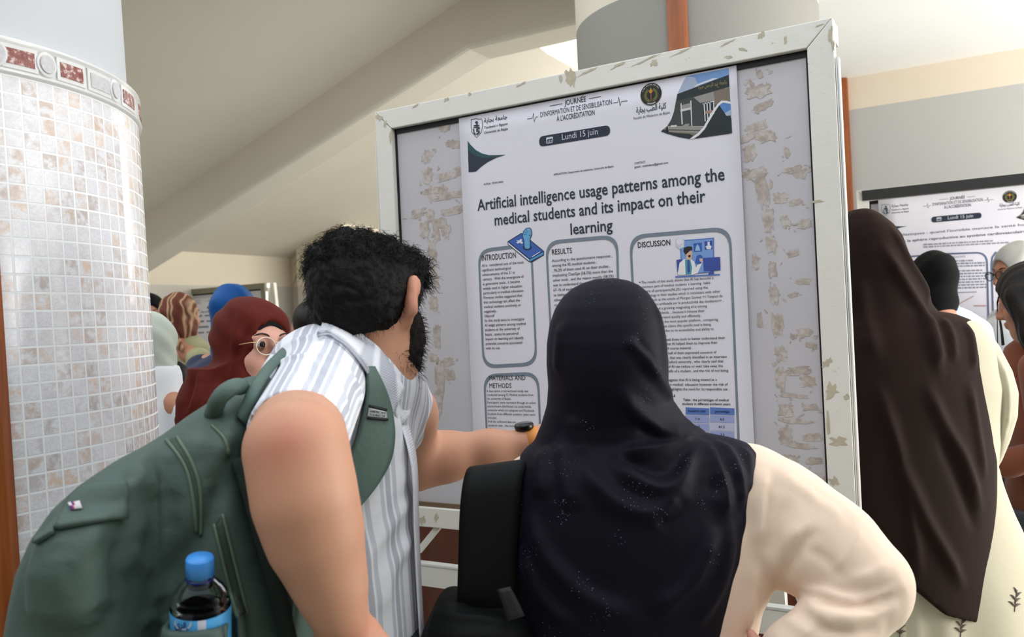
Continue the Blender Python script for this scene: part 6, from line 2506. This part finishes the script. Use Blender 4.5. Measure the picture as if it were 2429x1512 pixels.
def person(label, hx, hy, Z, yaw, pitch=0.0, roll=0.0, skin=None, scarf=None, top=None, torso=None, skirt=None, hres=.006, res=.012, face=True, cap=None, drape=.13, s=.97,
           scarf_lev=None, hair=None, scarf_k=1.0, sk_off=(0, 0), shw=.155, skirt_lev=None, open_=(.056, .080, .082), group=CROWD, foldseed=0, drape_z=.235, arms=True, sk_w=(.25, .22)):
    hc = ctr(hx, hy, Z)
    R = basis(yaw, pitch, roll)
    root = empty('person', (hc[0], hc[1] + 0.02, 0))
    tag(root, label, 'person', group)
    bpy.context.view_layer.update()
    T = lambda *v: hc + R @ (np.array(v) * s)
    zt = hc[2]
    fx, fy = R[0, 1], R[1, 1]
    bx, by = hc[0] - fx * .035, hc[1] - fy * .035
    S = Sdf(axis_pts((hc[0] - .34, hc[0] - .14, res), (hc[0] - .14, hc[0] + .14, hres), (hc[0] + .14, hc[0] + .34, res)),
            axis_pts((hc[1] - .34, hc[1] - .15, res), (hc[1] - .15, hc[1] + .15, hres), (hc[1] + .15, hc[1] + .34, res)),
            axis_pts((0, zt - .16, res * 1.6), (zt - .16, zt + .17, hres)))
    head(S, hc, R, s, scarf is None)
    nk = np.array([bx, by, zt - .17])
    S.chain([(T(0, -.015, -.04), .054), (nk, .058), ((bx, by, zt - .42), .10), ((bx, by, zt - .72), .10)], .05)
    side = np.array([R[0, 0], R[1, 0], 0])
    fw_ = np.array([fx, fy, 0])
    hands = []
    for q in (-1, 1):
        a = nk + side * shw * q + np.array([0, 0, -.05])
        b = a + side * .03 * q + np.array([0, 0, -.27]) - fw_ * .02
        c = b - side * .07 * q + fw_ * .20 + np.array([0, 0, -.06])
        S.chain([(nk, .05), (a, .045), (b, .036), (c, .025)], .02)
        h = c + fw_ * .05 - side * .01 * q
        S.ell(h, (.03, .03, .018), None, .015)
        for i in range(4):
            k = h + fw_ * .025 + side * (.024 - i * .016)
            S.chain([(k, .0085), (k + fw_ * .03 + np.array([0, 0, -.006]), .008), (k + fw_ * .045 + np.array([0, 0, -.025]), .007)], .005)
        S.chain([(h - side * .022 * q, .009), (h - side * .035 * q + fw_ * .03, .008)], .005)
        hands.append((a, b, c))
    for q in (-1, 1):
        a = np.array([bx + side[0] * .08 * q, by + side[1] * .08 * q, zt - .74])
        S.cone(a, (a[0], a[1], .08), .055, .042, .03)
        S.cone((a[0], a[1], .045), (a[0] + fx * .13, a[1] + fy * .13, .03), .04, .03, .02)
    V, F = S.mesh(1)
    np_mesh('body', V, F, skin or SK_OLIVE, root)
    if face:
        eyes(hc, R, root, s)
    # clothes
    S = Sdf(axis_pts((hc[0] - .36, hc[0] + .36, res * .75)), axis_pts((hc[1] - .36, hc[1] + .36, res * .75)), axis_pts((zt - .80, zt - .06, res * .75)))
    if torso:
        S.loft(torso, .03, p=2.3)
    else:
        S.loft([(zt - .155, bx, by, .062, .062), (zt - .18, bx, by, .11, .085), (zt - .215, bx, by, .185, .11), (zt - .26, bx, by, .205, .125), (zt - .42, bx, by, .195, .13), (zt - .6, bx, by, .17, .12), (zt - .76, bx, by, .19, .13)], .03)
    S.chain([((bx, by, zt - .215), .085), ((bx, by, zt - .42), .114), ((bx, by, zt - .78), .116)], .03)
    if arms:
        for a, b, c in hands:
            S.chain([(a, .062), (b, .052), (c - fw_ * .02, .040)], .03)
    V, F = S.mesh(1)
    V += normals(V, F) * (smooth_noise(V * np.array([1, 1, .5]), 38, foldseed + 3) * .004)[:, None]
    np_mesh('top', V, F, top, root)
    # lower garment
    S = Sdf(axis_pts((hc[0] - .4, hc[0] + .7, .016)), axis_pts((hc[1] - .4, hc[1] + .4, .016)), axis_pts((-.01, zt - .52, .02)))
    S.loft(skirt_lev or [(.025, bx + sk_off[0], by + sk_off[1], sk_w[0], sk_w[1]), (.45, bx + sk_off[0] * .7, by + sk_off[1] * .7, sk_w[0] * .86, sk_w[1] * .86), (zt - .78, bx, by, .19, .135), (zt - .70, bx, by, .172, .125)], .02)
    V, F = S.mesh(1)
    an = np.arctan2(V[:, 1] - by, V[:, 0] - bx)
    V += normals(V, F) * (np.sin(an * 17) * .008 * np.clip((zt - .7 - V[:, 2]) / .5, 0, 1))[:, None]
    np_mesh('skirt', V, F, skirt or m_skirt, root)
    if scarf is not None:
        S = Sdf(axis_pts((hc[0] - .26, hc[0] + .26, hres)), axis_pts((hc[1] - .26, hc[1] + .26, hres)), axis_pts((zt - .42, zt + .17, hres)))
        k = scarf_k
        S.ell(T(0, -.016, .030), (.089 * k, .110 * k, .104 * k), R, .02)
        S.ell(T(0, -.010, -.06), (.082 * max(k, 1.02), .088 * max(k, 1.02), .085), R, .03)
        if scarf_lev:
            S.loft(scarf_lev, .03, p=2.2)
        elif drape > 0:
            S.cone(T(0, -.015, -.10), (bx + fx * .01, by + fy * .01, zt - drape_z), .078, drape, .03)
        S.ell(T(0, .118, -.016), open_, R, .006, 's')
        V, F = S.mesh(1)
        d = (V - hc) @ R
        V += normals(V, F) * (np.sin(d[:, 2] * 70 + d[:, 1] * 60 + smooth_noise(V, 12, foldseed) * 2) * .0022 + smooth_noise(V, 30, foldseed + 1) * .0014)[:, None]
        np_mesh('headscarf', V, F, scarf, root)
        if cap is not None:
            S = Sdf(axis_pts((hc[0] - .14, hc[0] + .14, hres)), axis_pts((hc[1] - .14, hc[1] + .14, hres)), axis_pts((zt - .14, zt + .16, hres)))
            S.ell(T(0, -.010, .026), (.0800, .100, .0950), R, .0)
            S.ell(T(0, -.006, -.04), (.068, .078, .08), R, .02)
            S.ell(T(0, .118, -.022), (open_[0] - .004, open_[1], open_[2] - .008), R, .006, 's')
            S.half(T(0, 0, .040), -R[:, 2])
            V, F = S.mesh(1)
            np_mesh('undercap', V, F, cap, root)
    return root, hc, R, T


# --- red headscarf, spectacles, behind the backpack
m_red = glossy_cloth('brick red scarf cloth', (88, 30, 23), 0.75, 0.1, .12, (200, 120, 110))
m_capblack = cloth('black undercap', (14, 13, 14))
m_mustard = cloth('mustard jacket', (132, 104, 26))
zr = 2.0
red, rc, rR, rT = person('woman in a brick red headscarf and clear glasses peering past the striped shirt', 603, 832, zr, math.radians(133), math.radians(5), math.radians(2), SK_FAIR, m_red, m_mustard,
                         torso=lev([(965, 480, 640, .06), (1000, 440, 690, .10), (1050, 440, 715, .12), (1120, 445, 725, .12), (1300, 450, 715, .12), (1500, 450, 720, .12), (1700, 450, 730, .12)], zr + .02, .12), hres=.0032, res=.012, cap=m_capblack,
                         scarf_lev=lev([(868, 452, 640, .09), (905, 440, 655, .10), (940, 428, 670, .12), (985, 424, 690, .135), (1020, 436, 700, .135), (1060, 470, 690, .12)], zr + .01, .11), open_=(.060, .085, .086), scarf_k=1.0, sk_w=(.17, .16), s=.985, shw=.11)
ho = [o for o in red.children if o.name.startswith('headscarf')][0]
v_ = np.array([tuple(v.co) for v in ho.data.vertices])
f_ = np.array([tuple(p.vertices) for p in ho.data.polygons])
t_ = bvh((v_, f_))
v_ = folds(v_, f_, t_, [([(575, 722), (560, 790), (545, 880), (520, 960)], .005, .010), ([(610, 735), (600, 800), (570, 880), (545, 980), (530, 1030)], .006, .010), ([(640, 745), (590, 790), (560, 850), (545, 930)], -.004, .008),
                        ([(500, 770), (480, 850), (470, 930), (450, 990)], .007, .013), ([(530, 900), (490, 960), (470, 1020)], .008, .011), ([(560, 940), (530, 990), (510, 1030)], -.006, .009), ([(640, 742), (612, 795), (585, 850), (568, 910)], .005, .005), ([(470, 880), (450, 940), (436, 980)], -.005, .010)])
ho.data.vertices.foreach_set('co', v_.astype(np.float32).ravel())
ho.data.update()
eyeglasses(rc, rR, 'clear glasses with thin gold arms on the face in the red headscarf', m_clear, m_gold, .97)
free_panel('bag_strap', [(492, 962, 1.84), (452, 985, 1.83), (425, 1030, 1.83), (415, 1080, 1.84)], [(500, 975, 1.84), (462, 1000, 1.83), (440, 1040, 1.83), (432, 1080, 1.84)], 14, 4, .006, plain('dark strap', (52, 44, 38), .7), red)

# --- long brown khimar over a cream dress
m_brown = glossy_cloth('dark brown crepe', (33, 21, 18), 0.8, 0.12, .12, (160, 110, 90))
m_cream = cloth('cream linen', (200, 192, 168), 0.9, 500, 0.06, 0.15, 0.4)
ZB_ = 2.36
br, bc, bR, bT = person('woman in a long dark brown headscarf over an embroidered cream dress, right of the board', 2050, 632, ZB_, math.radians(12), 0, 0, SK_FAIR, None, m_cream, hres=.008,
                        torso=lev([(752, 1990, 2250, .07), (775, 1935, 2318, .10), (830, 1905, 2348, .125), (930, 1890, 2368, .14), (1060, 1905, 2360, .14), (1112, 1920, 2352, .13), (1200, 1960, 2340, .12), (1300, 1980, 2320, .10)], ZB_, .13),
                        skirt_lev=lev([(1085, 1990, 2352, .11), (1112, 1980, 2362, .12), (1160, 1968, 2374, .13), (1220, 1958, 2396, .14), (1300, 1945, 2432, .15), (1400, 1935, 2466, .16), (1512, 1925, 2500, .165), (1750, 1905, 2560, .18), (2020, 1890, 2600, .19)], ZB_ + .03, .15),
                        skirt=m_cream, sk_w=(.34, .24), sk_off=(.11, .05), shw=.12, face=True)
S = Sdf(axis_pts((bc[0] - .3, bc[0] + .38, .006)), axis_pts((bc[1] - .26, bc[1] + .26, .008)), axis_pts((.58, 1.78, .006)))
S.loft(lev([(497, 2024, 2056, .03), (503, 2008, 2070, .05), (514, 1992, 2085, .07), (539, 1974, 2112, .095), (565, 1965, 2131, .108), (605, 1960, 2145, .116), (640, 1958, 2163, .118), (672, 1956, 2186, .112), (708, 1952, 2199, .11), (735, 1950, 2204, .11), (770, 1945, 2205, .12), (900, 1940, 2220, .14)], ZB_, .12), .02)
S.loft(lev([(742, 2040, 2215, .05), (750, 1960, 2258, .08), (768, 1910, 2298, .115), (800, 1885, 2318, .14), (850, 1870, 2333, .155), (930, 1862, 2345, .165), (1100, 1858, 2353, .17), (1300, 1860, 2351, .17), (1400, 1862, 2345, .17), (1483, 1870, 2337, .165)], ZB_, .15), .03)
S.ell(bT(0, .125, -.02), (.058, .085, .082), bR, .01, 's')
pl1, pl2, pl3 = W(2120, 1360, ZB_ - .1), W(2220, 1445, ZB_ - .1), W(2340, 1482, ZB_ - .1)
S.half(pl1 + np.array([0, 0, 0]), np.cross(pl2 - pl1, np.array([0, 1.0, 0])) * (1 if np.cross(pl2 - pl1, np.array([0, 1.0, 0]))[2] < 0 else -1))
n2_ = np.cross(pl3 - pl2, np.array([0, 1.0, 0]))
S.half(pl2, n2_ if n2_[2] < 0 else -n2_)
v_, f_ = S.mesh(1)
t_ = bvh((v_, f_))
z8 = A3
zB = Z(1900, 900, 2.471)
v_ = folds(v_, f_, t_, [([z8(640, 400), z8(760, 640), z8(860, 800), z8(905, 900), z8(900, 1000)], .010, .012), ([z8(560, 520), z8(760, 850), z8(900, 1100), z8(980, 1400), z8(1020, 1500)], .014, .016),
                        ([z8(400, 700), z8(440, 1000), z8(540, 1400)], .012, .022), ([z8(905, 1040), z8(960, 1200), z8(1000, 1400)], .012, .012), ([z8(1010, 1060), z8(1080, 1200), z8(1100, 1400)], .008, .014), ([z8(1180, 1100), z8(1230, 1250), z8(1240, 1450)], .008, .014),
                        ([zB(440, 0), zB(560, 400), zB(640, 800), zB(700, 1200)], .014, .018), ([zB(720, 0), zB(830, 250), zB(960, 480), zB(1060, 800)], .012, .018), ([zB(600, 500), zB(720, 800), zB(860, 1050), zB(960, 1250)], .014, .018),
                        ([zB(980, 0), zB(1030, 300), zB(1080, 600)], .009, .016), ([zB(500, 300), zB(620, 700), zB(660, 1000)], -.010, .018), ([zB(800, 300), zB(930, 600), zB(1030, 900)], -.010, .018)])
np_mesh('headscarf', v_, f_, m_brown, br)
# gathered sleeve of the dress
S = Sdf(axis_pts((bc[0] + .1, bc[0] + .5, .007)), axis_pts((bc[1] - .25, bc[1] + .25, .009)), axis_pts((.95, 1.56, .007)))
S.loft(lev([(778, 2255, 2330, .05), (820, 2262, 2356, .08), (880, 2280, 2386, .09), (930, 2296, 2400, .09), (985, 2304, 2398, .085), (1040, 2310, 2384, .07), (1090, 2322, 2366, .05), (1112, 2334, 2358, .03)], ZB_ + .02, .08), .02)
v_, f_ = S.mesh(1)
t_ = bvh((v_, f_))
v_ = folds(v_, f_, t_, [([(2355, 830), (2385, 900), (2390, 980), (2365, 1080)], .008, .008), ([(2345, 1110), (2370, 1040), (2372, 960), (2360, 900)], -.008, .009), ([(2350, 870), (2368, 930), (2360, 1000)], .007, .008)])
np_mesh('sleeve', v_, f_, m_cream, br)
m_sprig = plain('grey embroidery', (104, 92, 82), .8)
SKV = bvh(*[([tuple(v.co) for v in o.data.vertices], [tuple(p.vertices) for p in o.data.polygons]) for o in br.children if o.name.split('.')[0] in ('skirt', 'top')])
for cx0, cy0, k in ((2136, 1492, 1.0), (2280, 1490, .9), (2408, 1428, 1.0), (2180, 1560, 1.0), (2340, 1580, 1.0)):
    mb = MB()
    surf_tube(SKV, [(cx0 - 2, cy0 + 24 * k), (cx0, cy0), (cx0 + 4, cy0 - 28 * k)], .0012, 8, .001, mb)
    for (dx, dy, ax2, ay2) in ((-3, 10, -16, 0), (-2, 2, 12, -8), (0, -4, -12, -16), (2, -12, 14, -22), (3, -20, -4, -34), (-2, 12, 12, 6)):
        surf_tube(SKV, [(cx0 + dx, cy0 + dy * k), (cx0 + (dx + ax2) * .5, cy0 + (dy + ay2 - 6) * .5 * k), (cx0 + ax2, cy0 + ay2 * k)], [.0015, .0026, .0032, .0022, .001], 5, .001, mb)
    if mb.V:
        rel(mb.build('embroidered_sprig', m_sprig, None, True), br)

# --- black scarf, back view, in front of the second poster
m_lightblue = Nt('light blue striped cotton')
_at = m_lightblue.coord('Object')
_wv = m_lightblue.n('ShaderNodeTexWave', i_Scale=28.0, i_Distortion=0.4)
m_lightblue.l(_at, _wv.inputs['Vector'])
m_lightblue.base(m_lightblue.mix(_wv.outputs['Fac'], lin((202, 212, 234)), lin((176, 190, 222))))
m_lightblue.b.inputs['Roughness'].default_value = .85
m_lightblue = m_lightblue.m
m_scarfblack = cloth('black scarf jersey', (8, 8, 9), .9, 500, .1, .02)
person('woman in a close black headscarf and pale blue shirt facing the microplastics poster', 2211, 668, 3.4, math.radians(-6), 0, 0, SK_OLIVE, m_scarfblack, m_lightblue,
       torso=lev([(708, 2200, 2258, .05), (727, 2192, 2266, .06), (742, 2160, 2300, .09), (775, 2110, 2335, .11), (830, 2090, 2352, .12), (1000, 2100, 2352, .12), (1200, 2120, 2330, .13)], 3.42, .11), drape=.062, drape_z=.16, scarf_k=.92, sk_w=(.19, .16))
# --- grey scarf and dark glasses in profile
m_greyscarf = cloth('light grey scarf', (176, 176, 172), .85)
m_white_top = cloth('white blouse', (206, 208, 208), .85)
gl, gc, gR, gT = person('woman in a light grey headscarf and dark glasses, profile at the right edge', 2412, 645, 3.7, math.radians(-97), math.radians(-8), 0, SK_OLIVE, m_greyscarf, m_white_top, hres=.0045, open_=(.062, .092, .086), sk_w=(.19, .17))
eyeglasses(gc, gR, 'dark rimmed glasses on the woman in the light grey headscarf', m_dark_acetate, m_dark_acetate, .97, .0022)
# --- long dark hair, rust top
m_rust = cloth('rust brown top', (128, 74, 54), .85)
m_hairdark = plain('dark brown hair', (22, 16, 14), .5, .3, 50, .5, 260, .3)
m_charcoal = cloth('charcoal trousers', (58, 60, 66))
lh_, lc2, lR, lT = person('woman with long dark hair and a rust brown top, cut off by the right edge', 2446, 712, 2.85, math.radians(-52), math.radians(-14), 0, SK_OLIVE, None, m_rust, skirt=m_charcoal, hres=.006,
                          torso=lev([(800, 2420, 2520, .06), (820, 2392, 2560, .10), (860, 2380, 2580, .12), (940, 2378, 2590, .12), (1040, 2392, 2580, .12), (1090, 2400, 2570, .12), (1200, 2400, 2570, .13)], 2.88, .12), sk_w=(.2, .16), face=False)
S = Sdf(axis_pts((lc2[0] - .2, lc2[0] + .2, .006)), axis_pts((lc2[1] - .2, lc2[1] + .2, .007)), axis_pts((lc2[2] - .42, lc2[2] + .17, .006)))
S.ell(lT(0, -.012, .032), (.088, .108, .102), lR, .02)
S.chain([(lT(0, -.05, -.02), .085), (lT(0.02, -.07, -.16), .085), (lT(0.03, -.06, -.36), .05)], .03)
S.chain([(lT(-.066, .03, .02), .04), (lT(-.085, .01, -.12), .045), (lT(-.09, -.01, -.36), .04)], .03)
S.chain([(lT(.07, .02, -.02), .035), (lT(.075, .03, -.15), .03), (lT(.07, .03, -.32), .02)], .02)
S.ell(lT(0, .118, -.03), (.066, .080, .092), lR, .006, 's')
v_, f_ = S.mesh(1)
v_ += normals(v_, f_) * (np.sin(((v_ - lc2) @ lR)[:, 0] * 260) * .002)[:, None]
np_mesh('hair', v_, f_, m_hairdark, lh_)
mb = MB()
for i in range(9):
    q = rr.uniform(-1, 1)
    mb.tube(resample([lT(.05 + .01 * q, .075, .07), lT(.055 + .012 * q, .11, .02), lT(.05 + .014 * q, .125 + .01 * q, -.06), lT(.045 + .02 * q, .14 + .015 * q, -.13)], 12), .0014, 0, 5)
o = mb.build('loose_strands', m_hairdark, None, True)
rel(o, lh_)
o['kind'] = 'stuff'

# --- far left group
person('woman in a plain black headscarf whose face shows beside the tiled column', 354, 745, 5.2, math.radians(150), math.radians(-4), 0, SK_OLIVE, m_scarfblack, cloth('dark coat', (40, 42, 44)), hres=.006)
m_pattern = Nt('rust and tan patterned scarf')
_co = m_pattern.coord('Object', (4, 4.5, 5))
_wv = m_pattern.n('ShaderNodeTexWave', i_Scale=1.1, i_Distortion=6.0, i_Detail=2.0)
m_pattern.l(_co, _wv.inputs['Vector'])
m_pattern.base(m_pattern.ramp(_wv.outputs['Fac'], [(0.0, lin((96, 46, 30))), (0.55, lin((112, 58, 36))), (0.7, lin((176, 140, 108))), (0.85, lin((190, 158, 124))), (1.0, lin((104, 52, 34)))]))
m_pattern.b.inputs['Roughness'].default_value = .85
m_pattern = m_pattern.m
m_sage = cloth('sage green top', (158, 156, 120))
pt, pc_, pR, pT = person('woman in a rust and tan patterned headscarf and sage green top, far left', 429, 752, 4.4, math.radians(28), 0, 0, SK_OLIVE, m_pattern, m_sage, drape=0, scarf_k=.95,
                         torso=lev([(766, 414, 450, .045), (786, 408, 452, .05), (800, 385, 470, .08), (822, 362, 492, .10), (900, 355, 505, .11), (1100, 360, 500, .11), (1200, 355, 505, .12)], 4.42, .11))
mb = MB()
for dx, ln in ((0, .19), (.025, .15), (-.025, .13)):
    b_ = pT(.01 + dx, -.092, -.03)
    mb.tube(resample([b_, b_ + np.array([-.01 + dx, -.02, -.05]), b_ + np.array([.01 + dx * 2, -.03, -ln])], 10), [.012, .016, .018, .018, .019, .02, .02, .018, .014, .006], 0, 8)
rel(mb.build('scarf_tail', m_pattern, None, True), pt)
m_palesage = cloth('pale sage scarf', (182, 188, 178))
m_whitejkt = cloth('white jacket', (222, 224, 230), .8, 500, .05, .1, .5)
wj, wcj, wR, wT = person('woman in a pale sage headscarf and white jacket beside the tiled column', 358, 826, 2.95, math.radians(8), 0, 0, SK_OLIVE, m_palesage, m_whitejkt, drape=.10,
                         torso=lev([(842, 330, 396, .06), (856, 300, 416, .10), (890, 286, 427, .12), (960, 280, 432, .13), (1050, 280, 434, .13), (1200, 285, 430, .13), (1300, 280, 436, .13)], 2.95, .12))
tote = empty('shoulder_bag', tuple(W(428, 1010, 3.02)))
tag(tote, 'black shoulder bag hanging beside the white jacket', 'bag')
bpy.context.view_layer.update()
S = Sdf(axis_pts((W(385, 900, 3.0)[0], W(470, 900, 3.0)[0], .006)), axis_pts((2.86, 3.16, .007)), axis_pts((W(400, 1100, 3.0)[2], W(400, 840, 3.0)[2], .006)))
S.loft(lev([(858, 398, 424, .02, 3.0), (872, 400, 440, .04, 3.0), (900, 410, 448, .05, 3.0), (950, 418, 452, .055, 3.0), (1040, 420, 455, .055, 3.0), (1085, 424, 450, .04, 3.0)], 3.0, .05), .01, p=2.6)
v_, f_ = S.mesh(1)
np_mesh('bag_body', v_, f_, m_black, tote)
mb = MB()
mb.tube(resample([W(402, 862, 2.97), W(398, 852, 2.93), W(410, 846, 2.98)], 8), .008, 0, 8)
rel(mb.build('bag_handle', m_black, None, True), tote)
m_blue = glossy_cloth('bright blue satin scarf', (22, 74, 136), .5, .2, .1, (120, 170, 230))
person('woman in a bright blue headscarf in front of the distant board', 556, 748, 3.6, math.radians(15), math.radians(-10), 0, SK_OLIVE, m_blue, cloth('navy top', (40, 44, 70)), drape=.10, scarf_k=1.0)
m_greyknit = cloth('grey beige shawl', (168, 164, 152))
gp, gpc, gpR, gpT = person('person with black hair and a grey shawl, just behind the bending man\'s left ear', 738, 778, 4.0, math.radians(-10), math.radians(-10), 0, SK_OLIVE, None, m_greyknit,
                           torso=lev([(752, 716, 780, .06), (770, 692, 800, .10), (800, 670, 815, .12), (900, 660, 825, .13), (1200, 670, 815, .13)], 3.96, .12))
S = Sdf(axis_pts((gpc[0] - .13, gpc[0] + .13, .006)), axis_pts((gpc[1] - .14, gpc[1] + .14, .007)), axis_pts((gpc[2] - .12, gpc[2] + .16, .006)))
S.ell(gpT(0, -.012, .030), (.085, .105, .100), gpR, .02)
S.ell(gpT(0, .118, -.03), (.066, .080, .085), gpR, .006, 's')
v_, f_ = S.mesh(1)
np_mesh('hair', v_, f_, m_hairdark, gp)
# --- two people behind the big board, only their skirts show under it
m_pleat = cloth('rust brown pleated dress', (92, 54, 40))
person('person in a rust brown pleated dress, seen below the big board\'s bottom rail', 1036, 640, 3.25, math.radians(175), 0, 0, SK_OLIVE, m_pleat, m_pleat, skirt=m_pleat, sk_w=(.30, .24), hres=.008)
hbag = empty('handbag', tuple(W(1850, 1470, 2.44)))
tag(hbag, 'rust brown handbag glimpsed inside the crook of the beige sleeve', 'bag')
bpy.context.view_layer.update()
S = Sdf(axis_pts((W(1780, 1400, 2.44)[0], W(1920, 1400, 2.44)[0], .006)), axis_pts((2.3, 2.56, .006)), axis_pts((W(1850, 1560, 2.44)[2], W(1850, 1340, 2.44)[2], .006)))
S.loft(lev([(1368, 1815, 1858, .03, 2.42), (1385, 1808, 1872, .045, 2.42), (1430, 1800, 1888, .05, 2.42), (1500, 1796, 1896, .055, 2.42), (1545, 1800, 1890, .05, 2.42)], 2.42, .05), .01, p=3.0)
v_, f_ = S.mesh(1)
np_mesh('bag_body', v_, f_, plain('rust leather', (104, 48, 34), .5), hbag)
mb = MB()
mb.tube(resample([W(1822, 1375, 2.42), W(1835, 1300, 2.42), W(1862, 1290, 2.42), W(1866, 1380, 2.42)], 16), .007, 0, 8)
rel(mb.build('bag_handle', plain('rust handle', (84, 40, 30), .5), None, True), hbag)
